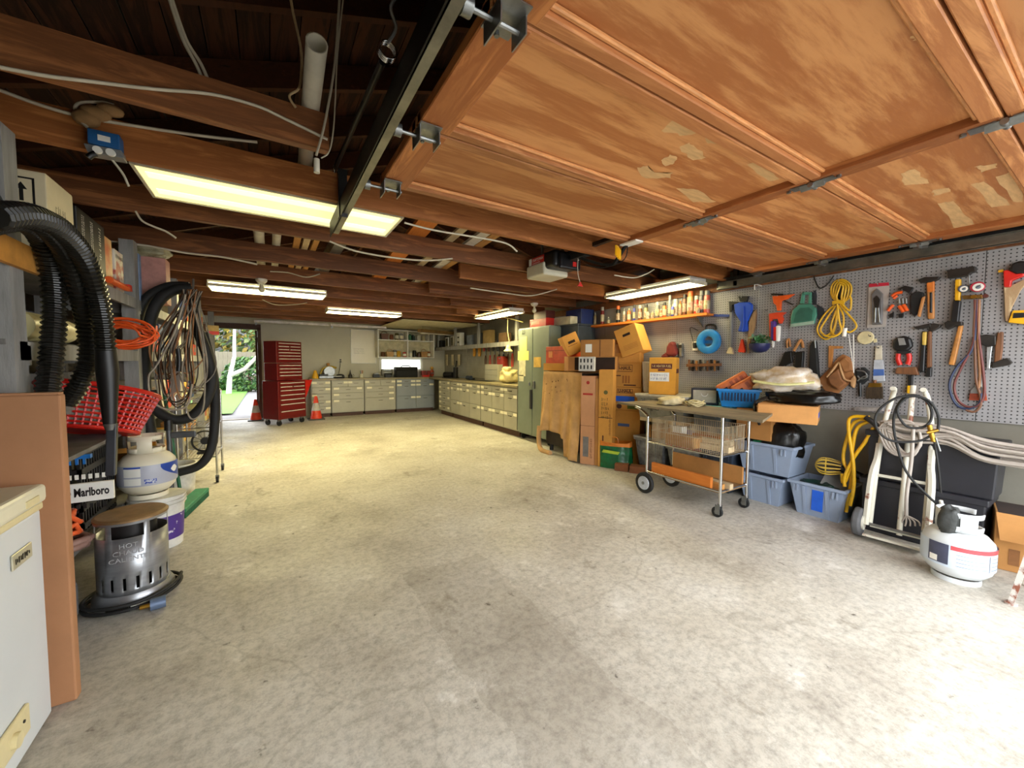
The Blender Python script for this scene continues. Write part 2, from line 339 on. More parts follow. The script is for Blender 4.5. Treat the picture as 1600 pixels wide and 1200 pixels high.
RAFT = wood('old_rafter_wood', (92, 52, 28), (40, 20, 10), (8, 1.2, 14), 1.6, 0.7, 3.0)
DARKW = wood('dark_sheathing_wood', (78, 44, 26), (30, 15, 9), (9, 1.0, 9), 1.5, 0.8, 4.0)
PLY = wood('varnished_plywood', (212, 152, 96), (164, 98, 52), (0.55, 4.2, 3), 1.8, 0.5, 4.0, dist=0.12)
RAIL = wood('door_rail_wood', (202, 142, 90), (146, 86, 46), (1.0, 9, 9), 1.6, 0.5, 3.5)
STILE = wood('door_stile_wood', (190, 124, 70), (130, 70, 34), (9, 1.0, 9), 1.6, 0.5, 3.5)
GREYW = mat('grey_painted_wood', (150, 148, 144), 0.75, var=0.2, scale=5, stretch=(4, 4, 0.6), bump=0.15)
GREYWD = mat('weathered_grey_wood', (128, 124, 118), 0.85, var=0.25, scale=5, stretch=(1, 1, 1), bump=0.2)
WALLG = mat('grey_wall_paint', (190, 186, 168), 0.7, var=0.06, scale=2.0, bump=0.05)
PEG = pegboard_mat('grey_pegboard', (150, 148, 148), (38, 36, 36))
PEGB = pegboard_mat('grey_pegboard_back', (150, 144, 124), (70, 62, 48))
WHITE = mat('white_paint', (226, 226, 220), 0.5, var=0.05)
STEEL = mat('galvanised_steel', (150, 152, 150), 0.38, 0.85, var=0.2, scale=14)
DSTEEL = mat('dark_steel', (62, 62, 62), 0.45, 0.7, var=0.2)
CHROME = mat('chrome', (214, 214, 214), 0.16, 1.0, var=0.06)
BLACK = mat('black_plastic', (20, 20, 21), 0.42, var=0.2)
BLACKM = mat('matte_black', (16, 16, 16), 0.75, var=0.2)
RUBBER = mat('black_rubber', (26, 26, 26), 0.7, var=0.2, bump=0.1)
BROWN = mat('dark_brown_paint', (74, 42, 24), 0.6, var=0.2)
CORDW = mat('white_cable', (206, 196, 172), 0.6, var=0.1)
BRASS = mat('brass', (196, 150, 60), 0.3, 0.9, var=0.15)
RED = mat('red_plastic', (206, 32, 22), 0.4, var=0.12)
YELLOW = mat('yellow_plastic', (236, 178, 20), 0.42, var=0.1)
ORANGE = mat('orange_plastic', (232, 92, 24), 0.42, var=0.1)
BLUE = mat('blue_plastic', (24, 74, 186), 0.45, var=0.12)
GREEN = mat('green_plastic', (20, 118, 72), 0.45, var=0.15)
PAPER = mat('white_paper', (232, 230, 220), 0.8, var=0.04)
CARD = mat('cardboard', (190, 134, 70), 0.85, var=0.12, scale=4, bump=0.04, bscale=30)
# ================================================================ the setting
XL, XR, YF, YB = -1.40, 4.30, -0.40, 10.60
def struct(name, mb, m, **k): o = mb.build(name, m, **k); o['kind'] = 'structure'; return o
struct('floor', MB().bb(XL-0.1, XR+0.1, YF, YB+0.1, -0.12, 0), CONC)
struct('driveway', MB().bb(-12, 14, -14, YF, -0.14, -0.015), mat('driveway_concrete', (150, 146, 140), 0.85, var=0.1, scale=3))
# left wall: studs with grey boards behind the shelving
wl = bpy.data.objects.new('wall_left', None); COL.objects.link(wl); wl['kind'] = 'structure'
MB().bb(XL-0.10, XL-0.03, YF, YB, 0, 2.50).build('sheathing', GREYWD, wl)
for i, y in enumerate([YF+0.05+0.61*k for k in range(18)]): MB().bb(XL-0.03, XL+0.03, y-0.02, y+0.02, 0, 2.34).build('stud', GREYW, wl)
MB().bb(XL-0.03, XL+0.06, YF, YB, 2.30, 2.345).build('top_plate', GREYW, wl)
# right wall and its pegboard sheets
wr = bpy.data.objects.new('wall_right', None); COL.objects.link(wr); wr['kind'] = 'structure'
MB().bb(XR, XR+0.1, YF, YB, 0, 2.50).build('wall_sheet', mat('dull_grey_wall', (120, 116, 104), 0.8, var=0.12, scale=2.5), wr)
yy = [-0.38, 0.62, 1.84, 3.06, 4.28, 5.50]
for a, b2 in zip(yy[:-1], yy[1:]):
    o = MB().bb(-(b2-a)/2+0.002, (b2-a)/2-0.002, 0, 0.012, 0, 1.20).build('pegboard_sheet', PEG, wr); o.location = (XR-0.014, (a+b2)/2, 0.905); o.rotation_euler = (0, 0, -PI/2)
for a, b2 in ((6.1, 7.6), (7.6, 9.1), (9.1, 10.58)):
    o = MB().bb(-(b2-a)/2+0.002, (b2-a)/2-0.002, 0, 0.012, 0, 0.86).build('pegboard_sheet', PEGB, wr); o.location = (XR-0.014, (a+b2)/2, 0.94); o.rotation_euler = (0, 0, -PI/2)
MB().bb(XR-0.04, XR, YF, 5.6, 2.105, 2.20).build('ledger_board', JOIST, wr); MB().bb(XR-0.09, XR, YF, YB, 2.30, 2.35).build('top_plate', JOIST, wr)
# back wall with the door opening and the window
DX0, DX1, DZ1 = -1.06, -0.16, 2.06
wx0, wx1, wz0, wz1 = 2.46, 3.64, 1.06, 1.44
w = MB(); t0, t1 = YB, YB+0.12
w.bb(XL, DX0, t0, t1, 0, 2.36); w.bb(DX0, DX1, t0, t1, DZ1, 2.36); w.bb(DX1, wx0, t0, t1, 0, 2.36); w.bb(wx0, wx1, t0, t1, 0, wz0); w.bb(wx0, wx1, t0, t1, wz1, 2.36); w.bb(wx1, XR+0.1, t0, t1, 0, 2.36)
struct('wall_back', w, WALLG)
# front wall beside and above the wide opening (behind the camera)
w = MB(); w.bb(XL-0.1, 0.36, YF-0.12, YF, 0, 2.36); w.bb(0.36, XR-0.02, YF-0.12, YF, 2.14, 2.36); w.bb(XR-0.02, XR+0.1, YF-0.12, YF, 0, 2.36)
struct('wall_front', w, WALLG)
# gable ends
for y in (YF-0.1, YB+0.02):
    struct('wall_gable', MB().prism([(XL-0.1, 2.35), (XR+0.1, 2.35), (1.45, 3.47)], y, y+0.08), DARKW)
d1 = bpy.data.objects.new('door_1', None); COL.objects.link(d1); d1['kind'] = 'structure'; d1.location = (DX0, YB, 0)
dw = DX1-DX0
f = MB(); f.bb(-0.02, 0.05, -0.03, 0.14, 0, DZ1); f.bb(dw-0.05, dw+0.02, -0.03, 0.14, 0, DZ1); f.bb(-0.02, dw+0.02, -0.03, 0.14, DZ1-0.04, DZ1+0.08); f.build('door_frame', BROWN, d1)
f = MB(); f.bb(0.05, dw-0.05, -0.02, 0.16, -0.01, 0.012); f.build('threshold', mat('worn_threshold', (150, 140, 126), 0.7), d1)
leaf = MB().bb(dw-0.095, dw-0.055, 0.12, 0.95, 0.02, DZ1-0.05).build('door_leaf', BROWN, d1)
k = MB(); k.cyl((dw-0.095, 0.88, 0.98), (dw-0.16, 0.88, 0.98), 0.012); k.ball((dw-0.17, 0.88, 0.98), 0.028); k.build('door_knob', STEEL, leaf, smooth=1.2)
for z in (0.3, 1.05, 1.8): MB().cyl((dw-0.05, 0.13, z-0.05), (dw-0.05, 0.13, z+0.05), 0.01).build('hinge', STEEL, d1, smooth=1)
w1 = bpy.data.objects.new('window_1', None); COL.objects.link(w1); w1['kind'] = 'structure'; w1.location = (wx0, YB, wz0)
ww, wh = wx1-wx0, wz1-wz0
f = MB(); f.bb(0, ww, -0.02, 0.10, 0, 0.06); f.bb(0, ww, -0.02, 0.10, wh-0.05, wh); f.bb(0, 0.06, -0.02, 0.10, 0.06, wh-0.05); f.bb(ww-0.06, ww, -0.02, 0.10, 0.06, wh-0.05); f.build('window_frame', WHITE, w1)
gl = bpy.data.materials.new('frosted_pane'); gl.use_nodes = True; nt, N, L, b = nodes_of(gl)
tn = N.new('ShaderNodeBsdfTranslucent'); tn.inputs[0].default_value = (0.85, 0.85, 0.8, 1); L.new(tn.outputs[0], N['Material Output'].inputs['Surface']); N.new('ShaderNodeTexCoord')
MB().bb(0.06, ww-0.06, 0.05, 0.056, 0.06, wh-0.05).build('pane', gl, w1)
# roof and ceiling timbers
ce = bpy.data.objects.new('ceiling', None); COL.objects.link(ce); ce['kind'] = 'structure'
JY = [1.90, 2.44, 3.26, 4.22, 5.12, 6.02, 6.98, 7.9, 8.8, 9.7]
JZ = 2.20
for i, y in enumerate(JY):
    x1 = 0.24 if i == 0 else (XR-0.02 if i < 3 else XR-0.02)
    o = MB().bb(XL, x1, -0.02, 0.02, 0, 0.152).build('joist', JOISTO if i == 1 else JOIST, ce); o.location = (0, y, JZ)
for y, a, b2 in ((3.86, PZ(725, 432, 2.19).x, 4.2), (4.86, PZ(660, 462, 2.19).x, 4.2), (5.7, 2.4, 4.2), (6.6, 2.9, 4.25)):
    o = MB().bb(a, b2, -0.02, 0.02, 0, 0.15).build('joist', JOISTO if y < 4 else JOIST, ce); o.location = (0, y, JZ-0.005)
rz0, rzr, xr0 = 2.37, 3.42, 1.45
for sgn, xe in ((-1, XL-0.25), (1, XR+0.25)):
    ang = math.atan2(rzr-rz0, abs(xe-xr0)); n = 22; ln = math.hypot(xe-xr0, rzr-rz0)
    for i in range(n):      # sheathing boards run the length of the roof
        t = (i+0.5)/n; x = xr0+(xe-xr0)*t; z = rzr-(rzr-rz0)*t
        o = MB().box((0, 0, 0), (ln/n-0.006, YB-YF+0.5, 0.02)).build('sheathing_board', DARKW, ce); o.location = (x, (YF+YB)/2, z+0.10+rnd.uniform(-0.004, 0.004)); o.rotation_euler = (0, sgn*ang, 0)
    rf = MB().box((0, 0, 0), (ln, 0.04, 0.14)).mesh('rafter', RAFT)
    for y in [YF+0.1+0.61*k for k in range(19)]:
        if y > YB: break
        o = bpy.data.objects.new('rafter', rf); COL.objects.link(o); o.parent = ce; o.location = ((xe+xr0)/2, y, (rz0+rzr)/2+0.005); o.rotation_euler = (0, sgn*ang, 0)
MB().bb(xr0-0.02, xr0+0.02, YF, YB, rzr-0.08, rzr+0.12).build('ridge_board', RAFT, ce)
struct('roof', MB().add([(XL-0.4, YF-0.3, 2.42), (xr0, YF-0.3, 3.6), (XR+0.4, YF-0.3, 2.42), (XL-0.4, YB+0.4, 2.42), (xr0, YB+0.4, 3.6), (XR+0.4, YB+0.4, 2.42)], [(0, 1, 4, 3), (1, 2, 5, 4)]), mat('roof_shingle', (70, 66, 62), 0.9), solid=0.03)
for y, x0 in ((3.3, -0.6), (4.9, 0.3), (6.4, 1.9)):     # collar struts seen between the joists
    MB().tube([(x0, y, 2.36), (x0+0.9, y, 2.8)], 0.03, 4).build('strut', RAFT, ce)
# ---------------------------------------------------------------- the garden beyond the side door
struct('lawn', MB().grid(20, 30, lambda u, v: (-7+6.2*u+0.0*v, YB+1.2+10.3*v, 0.02+0.01*math.sin(9*u+7*v))), mat('mown_lawn', (84, 138, 30), 0.9, var=0.25, scale=40, bump=0.5, bscale=300))
struct('path', MB().add([(-9, YB+0.1, -0.02), (6, YB+0.1, -0.02), (6, YB+1.3, -0.02), (0.6, YB+1.3, -0.02), (0.6, YB+12, 0.0), (-0.95, YB+12, 0.0), (-0.95, YB+1.3, -0.02), (-9, YB+1.3, -0.02)], [tuple(range(8))]), mat('garden_path', (98, 95, 95), 0.85, var=0.1, scale=4))
struct('garden_soil', MB().bb(-14, 14, YB+0.1, YB+40, -0.2, -0.05), mat('soil', (96, 84, 60), 0.9))
fe = thing('board_fence', 'weathered grey board fence behind the lawn, seen through the side door', 'fence', (-4.5, YB+11.6, 0))
FW = mat('weathered_fence_board', (112, 104, 88), 0.85, var=0.2, scale=6, stretch=(1, 1, 0.3))
fb = MB().bb(-0.085, 0.085, 0, 0.02, 0, 1.75).mesh('fence_board', FW)
for i in range(44):
    o = bpy.data.objects.new('fence_board', fb); COL.objects.link(o); o.parent = fe; o.location = (i*0.175, rnd.uniform(-0.01, 0.01), rnd.uniform(-0.02, 0.02))
for z in (0.4, 1.5): MB().bb(-0.1, 7.7, 0.02, 0.06, z, z+0.09).build('rail', FW, fe)
def leafblob(name, label, cat, loc, size, n, cols, parent=None, group=None, leaf=0.10, stem=None):
    t = thing(name, label, cat, loc, group=group); b = MB()
    for i in range(n):
        th, ph = rnd.uniform(0, 2*PI), math.acos(rnd.uniform(-1, 1)); r = rnd.uniform(0.55, 1)**0.5
        c = Vector((size[0]*r*math.sin(ph)*math.cos(th), size[1]*r*math.sin(ph)*math.sin(th), size[2]*(1+r*math.cos(ph))))
        q = Vector((rnd.gauss(0, 1), rnd.gauss(0, 1), rnd.gauss(0, 1))).normalized(); u = q.orthogonal().normalized(); v = q.cross(u); l = leaf*rnd.uniform(0.6, 1.3)
        b.cur = i % len(cols); b.add([c-u*l, c+v*l*0.5, c+u*l, c-v*l*0.5], [(0, 1, 2, 3)])
    o = b.build('foliage', cols, t); o['kind'] = 'stuff'
    if stem: stem(t)
    else: MB().tube([(0, 0, -0.02), (0.03, 0.02, size[2]*0.6), (0, 0, size[2]*1.2)], 0.05, 6).build('stem', BROWN, t)
    return t
LG = [mat('leaf_a', (50, 92, 34), 0.6), mat('leaf_b', (80, 112, 46), 0.6), mat('leaf_c', (36, 70, 32), 0.6)]
LY = [mat('leaf_d', (140, 122, 50), 0.6), mat('leaf_e', (96, 108, 52), 0.6), mat('leaf_f', (64, 94, 40), 0.6)]
leafblob('garden_shrub', 'green leafy shrub in front of the fence, right side of the doorway view', 'shrub', (-0.75, YB+9.8, 0), (0.95, 0.6, 0.75), 1500, LG)
leafblob('garden_shrub', 'low green plants at the edge of the lawn under the fence', 'shrub', (-2.0, YB+11.0, 0), (0.9, 0.35, 0.28), 700, LG)
leafblob('garden_tree', 'tall green and yellow tree crown above the fence', 'tree', (-2.6, YB+15.5, 0.0), (3.4, 1.4, 3.0), 5200, LY, leaf=0.2)
leafblob('garden_tree', 'dark green conifer crown at the top right of the doorway view', 'tree', (2.6, YB+13.2, 0.0), (1.6, 0.9, 2.4), 2600, [LG[0], LG[2]], leaf=0.18)
bt = thing('birch_tree', 'pale white birch trunk with a slanting branch outside the side door', 'tree', (PZ(340, 640, 0.02).x-0.2, YB+8.6, 0))
BW = mat('birch_bark', (150, 146, 138), 0.7, var=0.3, scale=6, stretch=(1, 1, 3), col2=(150, 140, 126), thr=(0.2, 0.45))
MB().tube([(0, 0, 0), (0.05, 0, 0.7), (0.22, 0, 1.5), (0.25, 0, 2.6), (0.35, 0, 4.4)], lambda i: 0.10-0.017*i, 10).build('trunk', BW, bt, smooth=1.2)
MB().tube([(0.08, 0, 0.75), (0.55, 0.05, 1.0), (1.1, 0.05, 1.65), (1.5, 0, 2.5), (1.7, 0, 3.4)], lambda i: 0.09-0.014*i, 8).build('branch', BW, bt, smooth=1.2)
hs = thing('neighbour_house', 'pale neighbouring house wall behind the fence and trees', 'house', (-1.5, YB+19, 0))
MB().bb(-5, 5, 0, 0.3, 0, 2.6).build('house_wall', mat('pale_siding', (130, 132, 134), 0.8), hs); MB().prism([(-5.4, 2.6), (5.4, 2.6), (4.6, 3.6), (-4.6, 3.6)], -0.4, 0.2).build('roof', mat('grey_roof', (120, 124, 128), 0.9), hs)
# ================================================================ overhead: garage door, tracks, opener, lamps, wires
GX0, GX1, GZ = 0.50, 4.12, 2.20
GY = [2.09, 1.51, 0.91, 0.31, -0.29]
GXC = (GX0+GX1)/2
gd = thing('garage_door', 'raised orange plywood sectional garage door lying open overhead', 'garage door', (GXC, 0.9, GZ))
hw = (GX1-GX0)/2
for a, b2 in zip(GY[1:], GY[:-1]):
    ya, yb = a-0.9, b2-0.9
    for x0, x1 in ((-hw+0.10, -0.04), (0.04, hw-0.10)):
        o = MB().bb(x0-(x0+x1)/2, x1-(x0+x1)/2, -(yb-ya)/2, (yb-ya)/2, 0, 0.008).build('panel', PLY, gd); o.location = ((x0+x1)/2, (ya+yb)/2, 0.034)
    for yr, w_, dz in ((ya+0.004, 0.055, 0), (yb-0.050, 0.046, 0)):
        o = MB().bb(-hw, hw, 0, w_, 0, 0.045).build('rail', RAIL, gd, bevel=0.004, seg=1); o.location = (0, yr, 0)
        o = MB().bb(-hw+0.1, hw-0.1, 0, 0.016, 0, 0.016).build('moulding', mat('pale_edge_moulding', (226, 158, 96), 0.55, var=0.2, scale=12, stretch=(1, 8, 8)), gd, bevel=0.004, seg=1); o.location = (0, yr+w_ if yr < (ya+yb)/2 else yr-0.016, 0.016)
    for xs, w_ in ((-hw, 0.13), (hw-0.13, 0.13), (-0.045, 0.09)):
        o = MB().bb(0, w_, 0, yb-ya-0.02, 0, 0.042).build('stile', STILE, gd, bevel=0.004, seg=1); o.location = (xs, ya+0.01, -0.003)
def hinge(x, y, big=False):
    h = MB(); h.box((0, 0.055, -0.006), (0.055, 0.07, 0.004)); h.box((0, -0.055, -0.006), (0.055, 0.07, 0.004)); h.cyl((-0.03, 0, -0.016), (0.03, 0, -0.016), 0.012, n=10)
    h.cyl((0, 0.105, -0.014), (0, 0.105, 0.0), 0.01, n=6); h.cyl((0, -0.105, -0.014), (0, -0.105, 0.0), 0.01, n=6); h.prism([(-0.02, -0.006), (0.02, -0.006), (0.0, -0.03)], -0.05, 0.05)
    o = h.build('hinge', STEEL, gd, smooth=SM); o.location = (x, y-0.9, 0); return o
for y in GY[1:-1]: hinge(0, y); hinge(hw-0.06, y)
for y in (2.04, 1.51, 0.91, 0.31):
    h = MB(); h.box((0, 0, -0.006), (0.085, 0.12, 0.004)); h.box((-0.04, 0, -0.035), (0.004, 0.09, 0.06)); h.box((0.04, 0, -0.03), (0.004, 0.07, 0.05)); h.cyl((-0.10, 0, -0.03), (0.055, 0, -0.03), 0.007, n=8); h.cyl((-0.125, 0, -0.03), (-0.10, 0, -0.03), 0.023, n=12); h.cyl((0, 0.05, -0.02), (0, 0.05, 0), 0.008, n=6)
    o = h.build('roller_bracket', STEEL, gd, smooth=SM); o.location = (-hw+0.04, y-0.9, -0.004)
    o = MB().box((0, 0, -0.006), (0.08, 0.11, 0.004)).cyl((-0.03, 0, -0.03), (0.07, 0, -0.03), 0.007, n=8).box((0.02, 0, -0.02), (0.004, 0.08, 0.04)).build('roller_bracket', STEEL, gd, smooth=SM); o.location = (hw-0.05, y-0.9, -0.004)
BARE = mat('bare_pale_ply', (222, 178, 122), 0.7, var=0.12, scale=9, stretch=(1, 6, 1))
def patch(pts, x0, y0, k):
    q = [PZ(x0+u*k, y0+v*k, GZ+0.0332) for u, v in pts]; out = []
    for a, b_ in zip(q, q[1:]+q[:1]):
        for i in range(4): t_ = i/4; p = a+(b_-a)*t_; out.append((p.x-GXC+rnd.uniform(-.008, .008), p.y-0.9+rnd.uniform(-.008, .008)))
    yc = sum(p[1] for p in out)/len(out)+0.9; sec = [(a, b_) for a, b_ in zip(GY[1:], GY[:-1]) if a <= yc <= b_] or [(GY[1], GY[0])]; lo, hi = sec[0][0]-0.9+0.08, sec[0][1]-0.9-0.07; sd = 1 if sum(p[0] for p in out) > 0 else -1
    out = [(max(0.055, min(hw-0.14, abs(x)))*sd if x*sd > 0 else 0.055*sd, max(lo, min(hi, y))) for x, y in out]
    n = len(out); c = MB(); c.add([(x, y, 0.0334) for x, y in out]+[(sum(p[0] for p in out)/n, sum(p[1] for p in out)/n, 0.0334)], [(i, (i+1) % n, n) for i in range(n)]); c.build('bare_patch', BARE, gd)
for p_ in ([(930, 820), (1000, 750), (1100, 740), (1195, 765), (1195, 835), (1050, 842)], [(1200, 775), (1325, 845), (1280, 905), (1205, 890)], [(1030, 920), (1110, 890), (1170, 930), (1210, 990), (1130, 1005)], [(930, 1010), (980, 970), (1040, 985), (1020, 1020), (960, 1040)], [(780, 1050), (850, 1040), (890, 1080), (1000, 1080), (990, 1110), (830, 1115)]): patch(p_, 800, 0, 0.25)
for p_ in ([(420, 640), (490, 630), (550, 700), (500, 710)], [(140, 735), (230, 740), (300, 790), (210, 790)], [(1020, 680), (1070, 660), (1130, 715), (1030, 725)], [(1310, 650), (1390, 640), (1400, 655), (1340, 670)], [(1395, 690), (1470, 665), (1500, 790), (1450, 790)], [(1300, 720), (1340, 710), (1450, 800), (1380, 810)], [(1140, 745), (1200, 735), (1210, 750), (1150, 765)], [(1165, 795), (1220, 785), (1310, 880), (1230, 890)], [(910, 890), (960, 885), (1045, 930), (990, 940)], [(720, 950), (770, 945), (825, 970), (760, 975)], [(1060, 150), (1100, 115), (1165, 110), (1150, 130), (1090, 160)]): patch(p_, 1000, 0, 0.4)
# tracks
TRK = mat('track_steel', (142, 140, 128), 0.4, 0.75, var=0.25, scale=6); TRKD = mat('black_angle_iron', (30, 28, 26), 0.5, 0.6, var=0.3)
tl = thing('garage_door_track', 'left overhead steel door track with black angle iron and hanger bracket', 'door track', (0.40, 0, 2.13))
ye = 2.80
MB().bb(0, 0.004, -0.35, ye, 0, 0.07).bb(-0.03, 0.0, -0.35, ye, 0, 0.004).bb(-0.03, -0.026, -0.35, ye, 0, 0.016).bb(0.0, 0.03, -0.35, ye, 0.066, 0.07).build('channel', TRK, tl)
MB().bb(-0.045, -0.04, -0.35, ye+0.02, -0.02, 0.07).bb(-0.045, 0.0, -0.35, ye, 0.066, 0.07).build('angle_iron', TRKD, tl)
MB().bb(-0.05, -0.045, 2.40, 2.45, -0.02, 0.24).bb(-0.05, -0.005, 2.395, 2.40, -0.02, 0.24).build('hanger', DSTEEL, tl)
tr2 = thing('garage_door_track', 'right overhead steel door track running along the pegboard wall', 'door track', (4.17, 0, 2.11))
MB().bb(0.03, 0.034, -0.35, 2.50, 0, 0.075).bb(0.0, 0.03, -0.35, 2.50, 0, 0.004).bb(0, 0.004, -0.35, 2.50, 0, 0.015).bb(0.0, 0.03, -0.35, 2.50, 0.071, 0.075).build('channel', TRK, tr2)
MB().bb(0.036, 0.042, -0.35, 2.52, 0.02, 0.11).bb(-0.02, 0.042, -0.35, 2.52, 0.105, 0.11).build('angle_iron', DSTEEL, tr2)
MB().cyl((0.06, -0.3, 0.055), (0.06, 2.3, 0.055), 0.022, n=12).build('spring', DSTEEL, tr2, smooth=1); MB().bb(0.03, 0.07, 2.3, 2.34, 0.0, 0.24).build('hanger', DSTEEL, tr2)
# extension spring by the left track
sp0, sp1 = PX(606, 78, 0.335), PX(524, 262, 0.335)
sg = thing('extension_spring', 'black extension spring hooked beside the left door track', 'spring', sp1)
dv = sp0-sp1; MB().cyl((0, 0, 0), dv*0.94, 0.011, n=10).build('coil', mat('oiled_spring', (40, 40, 42), 0.35, 0.8), sg, smooth=1)
ring = arc(dv, 0.026, 0, 2*PI, 18, 'xz'); 
for k in range(3): o = MB().tube([Vector(p)+Vector((0, 0.008*k, 0)) for p in ring[:-1]], 0.0045, 6, True).build('end_ring', CHROME, sg, smooth=1.2)
MB().tube([(0, 0, 0), (0, 0.03, -0.02), (0, 0.06, 0.005), (0, 0.03, 0.03)], 0.005, 6).build('hook', CHROME, sg, smooth=1)
MB().tube(spline([dv+Vector((0, 0, .02)), dv+Vector((0.02, -0.02, 0.06)), dv+Vector((0.0, -0.04, 0.10)), dv+Vector((0.04, -0.06, 0.16))], 5), 0.005, 6).build('tail_wire', STEEL, sg, smooth=1)
# opener
OX, OY, OZ = 2.28, 2.92, 2.13
op = thing('garage_door_opener', 'black garage door opener motor hung from straps between the joists', 'door opener', (OX, OY, OZ))
body = MB(); body.prism([(-0.15, 0.02), (0.15, 0.02), (0.15, 0.17), (-0.15, 0.17)], -0.17, 0.24); body.build('motor_housing', BLACK, op, bevel=0.03, seg=3)
MB().prism([(-0.165, -0.03), (0.12, -0.03), (0.12, 0.03), (-0.165, 0.09)], -0.04, 0.245).build('light_lens', mat('milky_lens', (206, 200, 176), 0.35, var=0.05), op, bevel=0.02, seg=3)
MB().bb(-0.11, 0.13, -0.205, -0.165, 0.0, 0.14).build('front_cover', mat('satin_black', (28, 28, 30), 0.28), op, bevel=0.025, seg=3)
MB().bb(0.02, 0.10, -0.209, -0.205, 0.09, 0.12).build('white_sticker', PAPER, op); MB().bb(0.03, 0.07, -0.2085, -0.205, 0.03, 0.07).build('red_sticker', RED, op)
o = MB().bb(-0.154, -0.15, -0.02, 0.17, 0.085, 0.15).build('name_plate', RED, op); text('CRAFTSMAN', 0.036, PAPER, op, (-0.155, 0.075, 0.125), (PI/2, 0, -PI/2), width=0.17)
scribble(op, PAPER, -0.08, 0.06, -0.010, 0.010, 1, 0, (0, 0, -PI/2), (-0.1546, 0.075, 0.098)); MB().bb(-0.155, -0.15, 0.175, 0.215, 0.09, 0.15).build('white_sticker', PAPER, op)
rl = MB(); rl.bb(-0.018, 0.018, -1.9, 0.02, 0.125, 0.155); rl.build('drive_rail', DSTEEL, op)
for x in (-0.13, 0.11): MB().bb(x, x+0.004, 0.02, 0.05, 0.15, 0.30).bb(x, x+0.025, 0.05, 0.054, 0.15, 0.30).build('hanger_strap', STEEL, op)
MB().bb(-0.03, 0.03, -0.42, -0.24, 0.07, 0.125).build('trolley', BLACKM, op)
MB().tube(spline([(0, -0.30, 0.09), (0.02, -0.52, -0.01), (0.03, -0.66, -0.05), (0.03, -0.72, -0.03), (0.02, -0.84, 0.08)], 5), 0.014, 4).build('curved_arm', BLACKM, op)
MB().bb(-0.02, 0.06, -0.95, -0.80, 0.055, 0.066).build('door_bracket', PAPER, op)
MB().tube(spline([(-0.01, -0.32, 0.07), (-0.02, -0.33, -0.05), (0.0, -0.34, -0.14)], 4), 0.003, 5).build('release_cord', CORDW, op); MB().prism([(-0.03, -0.17), (0.03, -0.17), (0, -0.13)], -0.345, -0.335).build('release_handle', RED, op)
MB().tube(spline([(0.03, -0.83, 0.07), (0.03, -0.80, -0.04), (0.02, -0.60, -0.06), (0.01, -0.40, 0.0)], 5), 0.004, 5).build('cable_loop', BLACKM, op)
yt = PY(964, 392, 2.06); tg = thing('yellow_warning_tag', 'folded yellow tag hanging from the garage door arm bracket', 'tag', yt)
for k in range(3): MB().box((0.012*k, 0, -0.01*k), (0.05, 0.012, 0.07), R(25)).build('fold', YELLOW, tg)
# fluorescent fixtures
DIFN = emis('lit_diffuser', (1.0, 0.86, 0.42), LAMP); DIF1 = emis('near_lit_diffuser', (1.0, 0.90, 0.34), 0.50); DIF1B = emis('near_lit_tube_glow', (1.0, 0.95, 0.5), 0.62)
def fluor(label, x0, x1, y0, y1, z, dm, along='x', hang=0.0):
    cx, cy = (x0+x1)/2, (y0+y1)/2; l, w_ = (x1-x0, y1-y0) if along == 'x' else (y1-y0, x1-x0)
    t = thing('fluorescent_fixture', label, 'ceiling light', (cx, cy, z), 0 if along == 'x' else PI/2, 'fluorescent ceiling fixtures')
    MB().bb(-l/2, l/2, -w_/2+0.02, w_/2-0.02, 0.035, 0.075).build('housing', WHITE, t, bevel=0.006, seg=1)
    b = MB(); b.bb(-l/2, l/2, -w_/2, -w_/2+0.014, 0, 0.035); b.bb(-l/2, l/2, w_/2-0.014, w_/2, 0, 0.035); b.bb(-l/2, -l/2+0.014, -w_/2+0.014, w_/2-0.014, 0, 0.035); b.bb(l/2-0.014, l/2, -w_/2+0.014, w_/2-0.014, 0, 0.035); b.build('frame', mat('cream_enamel', (224, 216, 190), 0.4), t)
    MB().bb(-l/2+0.014, l/2-0.014, -w_/2+0.014, w_/2-0.014, 0.006, 0.03).build('diffuser', dm, t)
    if hang:
        for s in (-1, 1): MB().tube([(s*l*0.4, 0, 0.07), (s*l*0.4, 0, 0.07+hang)], 0.004, 5).build('chain', STEEL, t)
    return t
l1 = fluor('large yellowish lit ceiling fixture nearest the camera', -0.53, 0.75, 2.52, 2.97, 2.214, DIF1)
for s in (-0.11, 0.11): MB().bb(-0.60, 0.60, s-0.035, s+0.035, 0.003, 0.007).build('tube_glow', DIF1B, l1)
fluor('long lit ceiling fixture toward the side door under the bare bulb', -0.58, 0.66, 5.64, 6.06, 2.16, DIFN)
fluor('lit ceiling fixture hanging between the whiteboard and the red chest', 0.82, 2.02, 6.95, 7.3, 2.12, DIFN, hang=0.08)
fluor('lit ceiling fixture hanging above the steel locker', 3.30, 3.62, 5.45, 6.7, 2.13, DIFN, 'y', 0.06)
fluor('lit ceiling fixture above the spray can shelf by the pegboard', 3.80, 4.12, 2.58, 3.82, 2.165, emis('lit_diffuser_soft', (1.0, 0.88, 0.48), LAMP*0.42), 'y')
